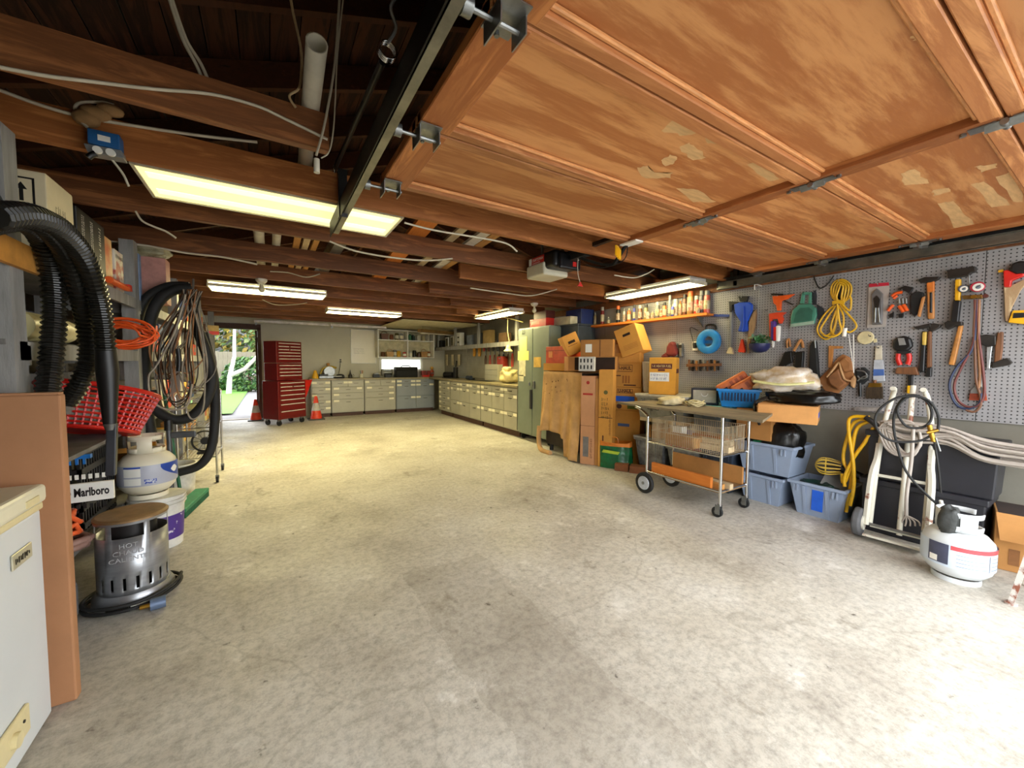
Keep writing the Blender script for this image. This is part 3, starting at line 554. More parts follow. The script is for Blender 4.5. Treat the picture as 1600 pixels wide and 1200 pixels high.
# bare bulbs
def bulb(px, py, y, label):
    p = PY(px, py, y); p.z = 2.20; t = thing('bare_bulb', label, 'light bulb', p)
    MB().lathe([(0.055, 0.0), (0.055, -0.02), (0.035, -0.045), (0.022, -0.05)], 16).build('lampholder', mat('porcelain', (210, 204, 190), 0.35), t, smooth=SM)
    MB().lathe([(0.014, -0.05), (0.016, -0.07), (0.032, -0.10), (0.033, -0.115), (0.022, -0.14), (0.004, -0.147)], 16).build('bulb', mat('frosted_bulb', (232, 224, 190), 0.25), t, smooth=1.2)
bulb(408, 421, 5.12, 'unlit bare bulb in a porcelain lampholder above the long fixture'); bulb(835, 474, 4.86, 'unlit bare bulb near the locker fixture')
# white rails over the back wall bench
for k, (a, b2) in enumerate(((-0.25, 1.20), (1.23, 2.50))):
    t = thing('white_tube_strip', ['long white tube strip over the tool chest', 'white tube strip above the whiteboard'][k], 'tube strip', ((a+b2)/2, 10.0, 2.135), 0, 'white strips over the back bench')
    MB().bb(-(b2-a)/2, (b2-a)/2, -0.03, 0.03, 0, 0.055).build('body', mat('white_strip', (226, 218, 212), 0.4), t, bevel=0.006); MB().bb(-(b2-a)/2+0.02, -(b2-a)/2+0.05, -0.01, 0.01, -0.05, 0).build('end_clip', STEEL, t)
pn = thing('ceiling_panel', 'off-white board fixed under the joists in the far right corner', 'panel', (3.3, 9.3, 2.185)); MB().bb(-0.95, 0.95, -1.2, 1.2, 0, 0.012).build('board', mat('cream_board', (206, 196, 160), 0.7), pn)
# things laid on the joists
PVC = mat('pale_pvc', (206, 198, 176), 0.45, var=0.12, scale=5)
def loft(label, kind, px, py, y0, y1, w_, h_, m, skew=0.0, lift=0.0):
    x = PZ(px, py, 2.37).x; z = JZ+0.153+lift
    t = thing({'pipe': 'stored_pipe', 'plank': 'stored_plank', 'gutter': 'stored_gutter'}[kind], label, {'pipe': 'pipe', 'plank': 'plank', 'gutter': 'gutter'}[kind], (x, (y0+y1)/2, z), skew, 'lengths stored on the joists')
    l = (y1-y0)/2
    if kind == 'pipe': MB().cyl((0, -l, w_/2), (0, l, w_/2), w_/2, n=16, caps=False).build('pipe', m, t, smooth=1, solid=0.006)
    elif kind == 'plank': MB().bb(-w_/2, w_/2, -l, l, 0, h_).build('plank', m, t)
    else: MB().add([(-w_/2, -l, 0.06), (-w_/3, -l, 0), (w_/3, -l, 0), (w_/2, -l, 0.06), (-w_/2, l, 0.06), (-w_/3, l, 0), (w_/3, l, 0), (w_/2, l, 0.06)], [(0, 1, 5, 4), (1, 2, 6, 5), (2, 3, 7, 6)]).build('trough', m, t, solid=0.003)
PLK = wood('stored_plank_wood', (200, 150, 84), (150, 96, 44), (9, 1, 9), 1.6, 0.7, 3); PLKO = wood('orange_plank_wood', (206, 124, 48), (160, 84, 30), (9, 1, 9), 1.6, 0.7, 3); PLKW = wood('pale_plank_wood', (214, 196, 160), (170, 144, 104), (9, 1, 9), 1.6, 0.7, 3)
loft('left one of two pale plastic pipes stored above the second joist', 'pipe', 405, 375, 3.1, 6.2, 0.075, 0, PVC); loft('right one of two pale plastic pipes stored above the second joist', 'pipe', 432, 378, 3.1, 6.2, 0.06, 0, PVC)
loft('thin tan plank stored on the joists beside the pale pipes', 'plank', 462, 384, 3.1, 5.4, 0.05, 0.03, PLK); loft('thin pale plank stored on the joists, middle of three', 'plank', 476, 385, 3.1, 5.4, 0.05, 0.03, PLKW); loft('thin tan plank stored on the joists, rightmost of three', 'plank', 490, 386, 3.1, 5.4, 0.045, 0.03, PLK)
loft('grey metal gutter stored on the joists', 'gutter', 524, 392, 3.1, 5.4, 0.14, 0, STEEL)
loft('wide orange plank stored across the joists', 'plank', 630, 395, 2.4, 6.2, 0.15, 0.03, PLKO, R(-4)); loft('pale thin plank stored right of the orange plank', 'plank', 672, 404, 2.4, 6.4, 0.07, 0.02, PLKW, R(-4)); loft('white plank stored on the joists right of the pale one', 'plank', 700, 408, 2.4, 6.4, 0.09, 0.025, mat('white_plank', (206, 198, 184), 0.7), R(-4)); loft('tan plank stored above the spliced joist', 'plank', 730, 398, 2.4, 6.2, 0.08, 0.03, PLK, R(-3))
pa = PZ(495, 66, 2.39); t = thing('hanging_pipe', 'open-ended off-white pipe resting on the joists near the door track', 'pipe', (pa.x, pa.y, 2.353))
MB().cyl((0, 0, 0.034), (0.03, 2.50-pa.y, 0.034), 0.032, n=18, caps=False).build('pipe', PVC, t, smooth=1, solid=0.006)
# cables and ropes; each traced on the timber it is stapled to
def cable(name, label, cat, pts, r, m, y=None, x=None, group=None):
    P = [(PY(p[0], p[1], p[2] if len(p) > 2 else y) if x is None else PX(p[0], p[1], x)) for p in pts]
    o = MB().tube(spline([q-P[0] for q in P], 5), r, 6).build(name, m, smooth=1.2); o.location = P[0]; return tag(o, label, cat, group)
cable('electric_cable', 'white cable running along the cut short joist at top left', 'cable', [(0, 105), (70, 118), (140, 127), (240, 139), (330, 147), (400, 165), (440, 183), (512, 218)], 0.006, CORDW, 1.868)
cable('electric_cable', 'white cable above the blue box on the near joist', 'cable', [(0, 141), (60, 163), (118, 180), (170, 190), (300, 210), (402, 222)], 0.007, CORDW, 2.405)
cable('electric_cable', 'looped end of white cable beside the wrapped cloth', 'cable', [(122, 178), (117, 168), (128, 160), (160, 160), (178, 164)], 0.006, CORDW, 2.40)
cable('electric_cable', 'left one of two pale cables dropping from the roof', 'cable', [(262, -10), (285, 60), (306, 100), (325, 144)], 0.006, CORDW, 1.93)
cable('electric_cable', 'right one of two pale cables dropping from the roof', 'cable', [(266, -10), (290, 60), (314, 100), (333, 144)], 0.006, CORDW, 1.935)
cable('electric_cable', 'white cable drooping below the blue box', 'cable', [(172, 246), (185, 262), (194, 275), (201, 291)], 0.005, CORDW, 2.40)
cable('electric_cable', 'white cable hanging in front of the second joist at left', 'cable', [(212, 330), (222, 345), (240, 354), (260, 362), (275, 372)], 0.006, CORDW, 3.22)
cable('electric_cable', 'long white cable stapled along the third joist', 'cable', [(170, 377), (230, 384), (290, 395), (350, 402), (402, 413)], 0.008, CORDW, 4.18)
cable('electric_cable', 'white cable sagging right of the bare bulb', 'cable', [(422, 424), (450, 426), (478, 433), (500, 428)], 0.007, CORDW, 5.094)
cable('electric_cable', 'white cable sagging between joists below the large fixture', 'cable', [(515, 377), (555, 392), (610, 402), (665, 407), (707, 404)], 0.007, CORDW, 3.22)
cable('electric_cable', 'white cable along the near joist right of the large fixture', 'cable', [(632, 348), (680, 360), (740, 370), (790, 380), (808, 393)], 0.006, CORDW, 2.415)
cable('electric_cable', 'white cable on the spliced joist below the opener', 'cable', [(735, 450), (790, 458), (830, 462), (870, 452)], 0.007, CORDW, 3.83)
cable('electric_cable', 'white cable beside the light fixture near the pegboard', 'cable', [(960, 430), (990, 434), (1010, 428), (1022, 421)], 0.005, CORDW, 2.40)
cable('electric_cable', 'white cable under the joist above the long fixture', 'cable', [(410, 468), (430, 476), (460, 476), (480, 473)], 0.006, CORDW, 6.955)
cable('pull_rope', 'knotted pale string hanging above the cut joist', 'rope', [(453, -10), (458, 20), (470, 75), (471, 110), (467, 138), (452, 150), (462, 168)], 0.005, mat('old_string', (206, 176, 130), 0.8), 1.85)
cable('pull_rope', 'white rope hanging down to a wooden toggle', 'rope', [(531, -10), (523, 100), (508, 190), (494, 243)], 0.005, CORDW, 1.84)
cable('pull_rope', 'thin white cord hanging beside the white rope', 'rope', [(537, -10), (527, 90), (522, 190), (515, 235), (502, 247)], 0.003, CORDW, 1.84)
q = PY(495, 270, 1.84); o = MB().cyl((0, 0, 0), (0, 0, 0.055), 0.012, n=10).build('rope_toggle', PVC, smooth=1); o.location = q; tag(o, 'white wooden toggle at the end of the hanging rope', 'toggle')
# blue outlet box and cloth
fr = Fr(133, 190, 197, 240, 0, y=2.41); T = Tr(fr, (0, 0, 0.25)).thing('outlet_box', 'blue electrical box with round outlets on the near joist', 'outlet box')
T.poly('box', mat('blue_outlet_box', (30, 92, 150), 0.5), [(542, 795), (745, 840), (750, 935), (545, 890)], 0.06, bevel=0.004)
T.poly('sticker', PAPER, [(608, 838), (688, 858), (690, 892), (610, 874)], 0.002, 0.06); T.poly('cover_plate', mat('grey_plate', (150, 152, 150), 0.4, 0.4), [(520, 892), (758, 938), (775, 990), (545, 948)], 0.055, bevel=0.003)
T.disc('outlet', PAPER, 612, 942, 30, 0.012, 0.055); T.disc('outlet', PAPER, 695, 958, 30, 0.012, 0.055); T.line('plug', BLACK, [(600, 960), (570, 970), (550, 985)], 0.012, 0.075)
T.line('cord', CORDW, [(490, 750), (520, 770), (545, 795)], 0.006, 0.02)
fr = Fr(128, 182, 165, 200, 0, y=2.40); T = Tr(fr, (0, 0, 0.25)); t = fthing('cloth_wrap', 'tan cloth wrapped around the cable above the blue box', 'cloth', fr)
q1, q2, q3 = T.p(540, 740), T.p(600, 710), T.p(690, 690); b = MB(); b.ball(q1, (0.045, 0.03, 0.035)); b.ball(q2, (0.05, 0.03, 0.03)); b.ball(q3, (0.045, 0.03, 0.025)); b.build('cloth', mat('tan_cloth', (172, 132, 84), 0.9, var=0.2, bump=0.4), t, smooth=1.5)
# ================================================================ left side
# chest freezer
FZ = mat('freezer_enamel', (208, 212, 214), 0.3, var=0.03, scale=3); FZT = mat('yellowed_freezer_trim', (222, 208, 160), 0.4, var=0.08)
fz = thing('chest_freezer', 'white chest freezer with a yellowed lid at the lower left corner', 'freezer', (-1.03, 1.56, 0))
MB().bb(-0.31, 0.33, -0.50, 0.48, 0.02, 0.78).build('body', FZ, fz, bevel=0.012)
MB().bb(-0.315, 0.335, -0.505, 0.485, 0.775, 0.80).build('gasket', FZT, fz, bevel=0.006)
lid = MB().bb(-0.32, 0.345, -0.51, 0.49, 0.80, 0.865).build('lid', mat('freezer_lid', (222, 216, 190), 0.35, var=0.05), fz, bevel=0.016, seg=3)
MB().bb(0.3451, 0.349, 0.34, 0.42, 0.815, 0.838).build('lid_mark', FZT, lid)
b = MB().bb(0.331, 0.336, 0.27, 0.39, 0.64, 0.69).build('badge', mat('badge_silver', (196, 190, 164), 0.3, 0.2), fz, bevel=0.002, seg=1); scribble(b, BLACK, -0.045, 0.05, -0.012, 0.012, 1, 0, (0, 0, PI/2), (0.3368, 0.33, 0.664), th=0.2)
b = MB().bb(0.331, 0.342, 0.10, 0.30, 0.10, 0.19).build('drain_plate', FZT, fz, bevel=0.004); MB().cyl((0.342, 0.20, 0.14), (0.356, 0.20, 0.14), 0.022, n=14).build('drain_plug', FZT, b, smooth=SM); MB().cyl((0.342, 0.26, 0.155), (0.345, 0.26, 0.155), 0.005).build('screw', BLACK, b)
for sx in (-0.25, 0.28):
    for sy in (-0.4, 0.4): MB().cyl((sx, sy, 0), (sx, sy, 0.03), 0.02).build('foot', BLACK, fz)
# tall carton behind the freezer
bx = thing('tall_carton', 'tall plain cardboard carton standing behind the freezer', 'cardboard box', (-0.98, 2.125, 0))
PINKC = mat('tan_carton', (172, 122, 84), 0.85, var=0.1, scale=3, bump=0.04)
MB().bb(-0.36, 0.325, -0.03, 0.015, 0, 1.175).build('carton', PINKC, bx, bevel=0.006)
MB().bb(-0.34, 0.32, -0.028, 0.013, 1.175, 1.183).build('flap', PINKC, bx); 
DRIP = mat('dark_stain', (88, 52, 26), 0.9)
st = MB()
for i in range(60):
    z = 1.14-0.6*(i/60)+rnd.uniform(-.01, .01); x = 0.09+0.035*(i/60)+rnd.gauss(0, 0.010 if i < 40 else 0.004); l = rnd.uniform(0.004, 0.02); st.bb(x, x+rnd.uniform(.002, .006), -0.0305, -0.03, z-l, z)
st.build('stain', DRIP, bx)
# shelving
sh = thing('storage_shelving', 'grey painted wooden shelving with uprights along the left wall', 'shelving', (-1.1, 2.3, 0))
for y in (0.04, 1.72, 3.3, 5.0, 6.6):
    MB().bb(0.19, 0.27, y-0.05, y+0.05, 0, 2.19).build('upright', GREYW, sh); MB().bb(-0.24, -0.16, y-0.045, y+0.045, 0, 2.19).build('upright', GREYW, sh)
    for z in (1.66, 1.28, 0.74): MB().bb(-0.24, 0.27, y+0.05, y+0.075, z, z+0.08).build('bracket', GREYW, sh)
for y0, y1 in ((-0.02, 1.72), (1.72, 3.3), (3.3, 5.0), (5.0, 6.65)):
    for z in (1.74, 1.36, 0.80, 0.32):
        MB().bb(-0.25, 0.25, y0+0.003, y1-0.003, z, z+0.022).build('shelf_board', GREYWD, sh)
    for z in (1.69, 1.30): MB().bb(0.25, 0.27, y0+0.052, y1-0.052, z, z+0.075).build('shelf_edge', GREYW, sh)
for z in (1.50, 1.08): MB().bb(-0.27, -0.25, 0, 6.6, z, z+0.13).build('back_board', GREYW, sh)
MB().bb(0.27, 0.29, -0.14, 0.30, 1.66, 1.76).build('nailer', mat('yellow_pine', (206, 142, 60), 0.7, var=0.2), sh)
S1, S2, S3, S4 = 1.763, 1.383, 0.823, 0.343
CREAM = mat('cream_carton', (214, 200, 164), 0.8, var=0.05)
def crate(name, label, loc, dims, m, cat='box', rz=0, flaps=True, group=None, tape=None, bevel=0.004):
    t = thing(name, label, cat, loc, rz, group); w_, d_, h_ = dims
    MB().bb(-w_/2, w_/2, -d_/2, d_/2, 0, h_).build('carton', m, t, bevel=bevel)
    if flaps: MB().bb(-w_/2+0.002, w_/2-0.002, -d_/2+0.002, -0.001, h_, h_+0.003).bb(-w_/2+0.002, w_/2-0.002, 0.001, d_/2-0.002, h_, h_+0.003).build('flap', m, t)
    if tape: MB().bb(-0.025, 0.025, -d_/2-0.001, -d_/2, h_*0.75, h_).bb(-0.025, 0.025, -d_/2, d_/2, h_+0.003, h_+0.004).build('tape', tape, t)
    return t
TAPE = mat('tan_tape', (196, 150, 80), 0.3, var=0.06)
t = crate('shipping_carton', 'tall cream carton printed with two up arrows on the top shelf', (-1.02, 2.74, S1), (0.40, 0.28, 0.36), CREAM)
for k in (0, 1): MB().prism([(0.075+0.05*k-0.006, 0.23), (0.075+0.05*k+0.006, 0.23), (0.075+0.05*k+0.006, 0.28), (0.075+0.05*k+0.018, 0.28), (0.075+0.05*k, 0.31), (0.075+0.05*k-0.018, 0.28), (0.075+0.05*k-0.006, 0.28)], -0.1412, -0.14).build('arrow', BLACK, t)
b = MB(); b.bb(0.04, 0.165, -0.1412, -0.14, 0.205, 0.212); b.bb(0.04, 0.165, -0.1412, -0.14, 0.325, 0.332); b.bb(0.04, 0.047, -0.1412, -0.14, 0.212, 0.325); b.bb(0.158, 0.165, -0.1412, -0.14, 0.212, 0.325); b.build('arrow_frame', BLACK, t)
scribble(t, mat('grey_pencil', (150, 140, 112), 0.9), -0.06, 0.08, 0.08, 0.26, 3, 0, (0, 0, PI/2), (0.2008, 0, 0), th=0.06)
# boxes on the top shelf
t = crate('tool_carton', 'black tool carton with columns of white print on the top shelf', (-0.94, 3.12, S1), (0.40, 0.24, 0.33), mat('black_carton', (26, 24, 24), 0.5), flaps=False, rz=PI/2)
for k in range(3): scribble(t, PAPER, -0.11, 0.10, -0.022, 0.022, 2 if k < 2 else 1, 0, (0, PI/2, 0), (-0.13+0.12*k, -0.1215, 0.19))
crate('picture_carton', 'orange and cream picture carton beside the black one', (-0.90, 3.42, S1), (0.17, 0.13, 0.30), mat('orange_cream_print', (226, 190, 130), 0.5, var=0.3, scale=6, col2=(206, 96, 40), thr=(0.35, 0.55)), flaps=False, rz=PI/2)
t = crate('picture_carton', 'white carton with red picture on the top shelf', (-0.90, 3.62, S1), (0.17, 0.14, 0.26), mat('white_red_print', (212, 204, 190), 0.5, var=0.3, scale=9, col2=(168, 52, 36), thr=(0.42, 0.52)), flaps=False, rz=PI/2); scribble(t, BLACK, -0.07, 0.07, 0.20, 0.235, 1, -0.0712)
fr = Fr(150, 190, 430, 460, -PI/2+R(180), x=-0.86)
o = thing('caulking_gun', 'orange caulking gun lying on the top shelf edge', 'caulking gun', (-0.76, 3.50, S1)); MB().cyl((-0.04, -0.22, 0.022), (-0.04, 0.12, 0.022), 0.02).build('barrel', ORANGE, o, smooth=1); MB().box((-0.04, 0.15, 0.03), (0.03, 0.06, 0.04)).build('trigger', RED, o); MB().cyl((-0.04, 0.12, 0.022), (-0.04, 0.24, 0.022), 0.006).build('plunger', STEEL, o)
# white plastic pipe fittings on the second shelf
o = thing('drain_fitting', 'large cream plastic drain pipe fitting on the second shelf', 'pipe fitting', (-0.90, 2.78, S2))
PVY = mat('cream_pvc', (216, 204, 150), 0.35, var=0.08)
MB().cyl((0, -0.28, 0.065), (0, 0.14, 0.065), 0.055, n=20).build('pipe', PVY, o, smooth=1)
for y in (-0.30, -0.18, 0.02): MB().cyl((0, y, 0.065), (0, y+0.06, 0.065), 0.0645, n=20).build('collar', PVY, o, smooth=1)
MB().ball((0, 0.16, 0.065), (0.06, 0.07, 0.06)).build('cap', PVY, o, smooth=2)
o = MB().bb(-0.07, 0.07, -0.3, 0.3, 0, 0.03).build('scrap_board', mat('yellow_pine_b', (222, 178, 96), 0.7)); o.location = (-1.12, 2.72, S2); tag(o, 'short yellow pine board behind the drain fitting', 'board')
# orange extension cord coil on the second shelf end
def coil(name, label, cat, loc, rx, rz_, r, m, turns=7, plane='xz', jit=0.02, rot=None, n=22, rz=0, tie=True, group=None, spread=0.04):
    t = thing(name, label, cat, loc, rz, group, rot); pts = []
    for k in range(turns):
        a, b_ = rx*(1-rnd.uniform(0, 0.25)), rz_*(1-rnd.uniform(0, 0.25)); ox, oy, oz = rnd.uniform(-jit, jit), rnd.uniform(-spread, spread), rnd.uniform(-jit, jit)
        for i in range(n):
            an = 2*PI*i/n; p = (ox+a*math.cos(an), oy+0.01*math.sin(3*an+k), oz+b_*math.sin(an))
            pts.append(p if plane == 'xz' else (p[0], p[2], p[1]))
    MB().tube(pts, r, 6).build('coil', m, t, smooth=1.2)
    return t
OCORD = mat('orange_cord', (238, 92, 30), 0.45, var=0.08)
t = coil('cable_coil', 'bright orange extension cord coiled on the second shelf', 'extension cord', (-0.80, 3.50, S2+0.10), 0.15, 0.085, 0.0065, OCORD, 11, spread=0.07, jit=0.03)
# vacuum hoses with nozzle
def ribbed(pts, r, n=12, step=0.011, amp=0.10):
    P = [Vector(p) for p in spline(pts, 24)]; out = [P[0].copy()]; need = step/2
    for a, b_ in zip(P[:-1], P[1:]):
        d = (b_-a).length; t_ = 0.0
        while d-t_ >= need:
            t_ += need; out.append(a+(b_-a)*(t_/d)); need = step/2
        need -= d-t_
    m = MB(); m.tube(out, lambda i: r*(1+(amp if (i//2) % 2 else -amp)), n); return m
HOSE = mat('black_hose_sheen', (24, 23, 19), 0.33, var=0.15)
vx = -0.70
vh = thing('vacuum_hose', 'thick black ribbed vacuum hose hung in loops from the left post', 'vacuum hose', PX(20, 345, vx))
base = PX(20, 345, vx); V = lambda px, py, d=0: PX(px, py, vx+d)-base
ribbed([V(-30, 352, -.06), V(0, 346, -.06), V(36, 346, -.06), V(64, 372, -.07), V(80, 420, -.07), V(85, 480, -.07), V(82, 545, -.07), V(76, 605, -.07), V(72, 640, -0.07)], 0.036).build('hose_loop', HOSE, vh, smooth=0)
ribbed([V(-20, 342, -.01), V(30, 338, .0), V(70, 354, .0), V(102, 395, .0), V(122, 450, .0), V(136, 510, -.01), V(138, 560, -.02), V(124, 600, -.05), V(104, 630, -.10)], 0.035).build('hose_loop', HOSE, vh)
ribbed([V(-10, 338, .05), V(45, 336, .06), V(95, 358, .06), V(130, 400, .06), V(149, 450, .06), V(160, 500, .07), V(165, 548, .07)], 0.035).build('hose_loop', HOSE, vh)
nz = MB(); a, b_, c_ = V(165, 545, .07), V(168, 580, .07), V(172, 662, .07); nz.cyl(a, b_, 0.036, 0.040, 16); nz.cyl(b_, c_, 0.040, 0.024, 16); nz.build('nozzle', BLACK, vh, smooth=SM)
d_ = V(177, 742, .07); mid = (c_+d_)/2; MB().cyl(c_, c_+(d_-c_)*0.12, 0.024, 0.017, 12).build('nozzle_neck', STEEL, vh, smooth=SM); MB().box(mid, (0.035, 0.03, (c_-d_).length), Matrix.Rotation(R(3), 3, 'Y')).build('crevice_tool', mat('grey_black_plastic', (52, 54, 60), 0.4), vh, bevel=0.004)
MB().tube([V(-5, 300), V(8, 325), V(4, 345), V(-8, 345)], 0.005, 6).build('hook', STEEL, vh)
# hose and cable bundle hanging from the third joist
HY = 4.16
fr = Fr(205, 340, 440, 740, 0, y=HY); HB = Tr(fr)
HB.thing('hanging_hose', 'thick black hose hung in big loops from the joist', 'hose')
for pts, r in (([(296, 447, .03), (262, 448, .03), (226, 470, .02), (212, 520, .0), (212, 590, 0), (222, 660, 0)], 0.034), ([(300, 450, .06), (268, 455, .07), (242, 480, .07), (230, 530, .06), (226, 590, .05), (230, 640, .04), (238, 690, .04), (252, 745, .03)], 0.040),
               ([(236, 610, .09), (246, 640, .10), (272, 655, .11), (300, 650, .11), (322, 625, .10), (331, 590, .10), (322, 550, .09), (306, 505, .08), (300, 455, .05)], 0.040), ([(318, 520, .03), (334, 590, .04), (336, 650, .05), (330, 700, .06), (312, 727, .06), (280, 738, .05)], 0.034)):
    HB.line('loop', RUBBER, pts, r, n=10)
MB().tube([HB.p(302, 436, 0.02), HB.p(302, 448, 0.03), HB.p(300, 456, 0.05)], 0.008, 6).build('hook', STEEL, HB.o)
CB = Tr(fr); CB.thing('cable_bundle', 'tangle of thin brown, white and black cables hanging in front of the hose', 'cables')
cc = [mat('brown_cord', (92, 56, 36), 0.5), mat('white_cord', (164, 154, 138), 0.5), mat('black_cord', (28, 28, 28), 0.5), mat('grey_cord', (140, 132, 122), 0.5), mat('tan_cord', (170, 120, 80), 0.5)]
for k in range(20):
    x0 = rnd.uniform(285, 308); lx = rnd.uniform(236, 300); wx = rnd.uniform(14, 50); by = rnd.uniform(580, 655); m = cc[k % 5]; dd = 0.12+0.006*k
    CB.line('cord', m, [(x0, 452, dd), (lx+wx*0.2, 520, dd), (lx-wx*0.3, (by+500)/2, dd), (lx, by-10, dd), (lx+wx*0.5, by, dd+.01), (lx+wx, by-25, dd+.01), (lx+wx*0.9, 540, dd), (x0+8, 455, dd)], 0.0042 if k % 4 else 0.006, n=5)
CB.line('cord', cc[1], [(290, 460, .28), (272, 520, .29), (245, 570, .3), (232, 590, .3), (238, 625, .3), (262, 640, .3), (292, 634, .29), (300, 600, .28)], 0.007, n=6)
CB.line('plug', BLACK, [(278, 545, .3), (280, 562, .3), (279, 580, .3)], 0.016, n=8)
# red basket with grey cloth, on the low shelf
bk = thing('laundry_basket', 'tipped red plastic laundry basket with slotted sides on the low shelf', 'basket', (-0.96, 3.46, 0.845), rot=(R(-12), R(14), R(20)))
b = MB(); n = 44; rows = 9
def bas(u, v, o=0): an = 2*PI*u; r = 0.19+0.055*v-o; return Vector((1.15*r*math.cos(an), 0.9*r*math.sin(an), 0.02+0.25*v))
for j in range(rows+1):
    v = j/rows; b.tube([bas(i/n, v) for i in range(n)], 0.0075 if j not in (0, rows) else 0.012, 5, True)
for i in range(n): b.tube([bas(i/n, 0), bas(i/n, 0.5), bas(i/n, 1)], 0.006, 4)
b.build('lattice', RED, bk, smooth=1); MB().lathe([(0.02, 0.012), (0.20, 0.012), (0.21, 0.03)], 28, sx=1.1, sy=0.87).build('bottom', RED, bk)
MB().tube([bas(i/n, 1.02) for i in range(n)], 0.012, 6, True).build('rim', RED, bk, smooth=1)
cl = thing('grey_cloth', 'bundled grey cloth stuffed into the red basket', 'cloth', (-1.0, 3.42, 0.90))
def blob(rx, ry, rz_, seed, amp=0.18, nn=28, mm=18):
    """crumpled soft lump"""
    from mathutils import noise
    off = Vector((seed*3.1, seed*1.7, seed*2.3))
    def f(u, v):
        a, t_ = 2*PI*u, PI*(v*0.998+0.001); w_ = Vector((math.sin(t_)*math.cos(a), math.sin(t_)*math.sin(a), -math.cos(t_)))
        d = 1+amp*1.3*noise.noise(w_*1.6+off)+amp*0.7*noise.noise(w_*4.2+off)
        q = Vector((math.copysign(abs(w_.x)**0.8, w_.x)*rx, math.copysign(abs(w_.y)**0.8, w_.y)*ry, math.copysign(abs(w_.z)**0.7, w_.z)*rz_))*d
        return (q.x, q.y, max(q.z, -rz_))
    m = MB(); m.grid(nn, mm, f); return m.weld()
o = blob(0.14, 0.13, 0.10, 3).build('folds', mat('grey_fabric', (140, 130, 118), 0.9, var=0.2, scale=6, bump=0.4), cl, smooth=2); o.location = (0, 0, 0.10)
# low stack: black crate, blue rake, cigarette carton box, hoses
t = thing('vented_crate', 'black plastic crate with slots under the red basket', 'crate', (-1.12, 3.28, S4)); b = MB(); b.bb(-0.24, 0.24, -0.27, 0.27, 0, 0.02)
for z in (0.03, 0.13, 0.23, 0.33, 0.43): b.bb(-0.24, 0.24, -0.27, -0.255, z, z+0.035); b.bb(-0.24, 0.24, 0.255, 0.27, z, z+0.035); b.bb(0.225, 0.24, -0.27, 0.27, z, z+0.035); b.bb(-0.24, -0.225, -0.27, 0.27, z, z+0.035)
for k in range(15): y = -0.26+0.52*k/14; b.bb(0.222, 0.238, y-0.006, y+0.006, 0, 0.44); x = -0.23+0.46*k/14; b.bb(x-0.006, x+0.006, -0.268, -0.255, 0, 0.44)
b.build('slotted_sides', BLACK, t)
t = thing('cigarette_carton', 'white carton with dark lettering stuck on the crate front', 'carton', (-0.98, 2.985, S4+0.20)); MB().bb(-0.2, 0.235, -0.02, 0.0, 0, 0.10).build('carton', PAPER, t); text('Marlboro', 0.062, BLACK, t, (0.150, -0.021, 0.05), bold=0.002, width=0.135); MB().ball((0.04, -0.018, 0.05), (0.035, 0.006, 0.03)).build('picture', mat('grey_print', (120, 120, 124), 0.6), t)
for z in (0.10, -0.06):
    b = MB()
    for k in range(9): b.bb(-0.02+0.026*k, -0.006+0.026*k, -0.006, -0.001, z+0.02, z+0.045)
    b.build('louvre', PAPER if z > 0 else DSTEEL, t)
t = thing('blue_rake', 'blue plastic rake head resting on the black crate', 'rake', (-1.09, 3.0, 0.775)); MB().bb(-0.20, 0.26, -0.03, 0.0, 0, 0.022).build('bar', mat('bright_blue', (36, 120, 200), 0.4), t)
b = MB()
for k in range(16): b.bb(-0.19+0.028*k, -0.18+0.028*k, -0.03, -0.02, -0.03, 0)
b.build('tines', mat('bright_blue', (36, 120, 200), 0.4), t)
coil('air_hose', 'orange air hose coiled low beside the tall carton', 'hose', (-0.98, 2.80, S4+0.14), 0.17, 0.12, 0.012, mat('orange_hose', (226, 96, 46), 0.45), 5, plane='xy', spread=0.05)
coil('air_hose', 'dull pinkish grey hose coiled under the orange hose', 'hose', (-0.98, 2.80, S4+0.04), 0.19, 0.14, 0.016, mat('pink_grey_hose', (150, 116, 104), 0.5), 5, plane='xy', spread=0.02)
t = thing('grey_shop_machine', 'grey machine with clamps half hidden beside the heater', 'machine', (-1.0, 2.62, 0)); MB().bb(-0.16, 0.16, -0.12, 0.16, 0.02, 0.20).build('base', mat('machine_grey', (120, 124, 126), 0.5), t, bevel=0.02); MB().tube(spline([(0.06, -0.05, 0.15), (0.10, -0.06, 0.30), (0.05, -0.05, 0.36), (0.0, 0, 0.30)], 5), 0.03, 10).build('arm', mat('machine_grey', (120, 124, 126), 0.5), t, smooth=1); MB().cyl((0.10, -0.13, 0.10), (0.10, 0.0, 0.10), 0.08).build('drum', DSTEEL, t, smooth=SM); MB().bb(-0.15, 0.15, -0.1, 0.14, 0, 0.02).build('feet', BLACK, t)
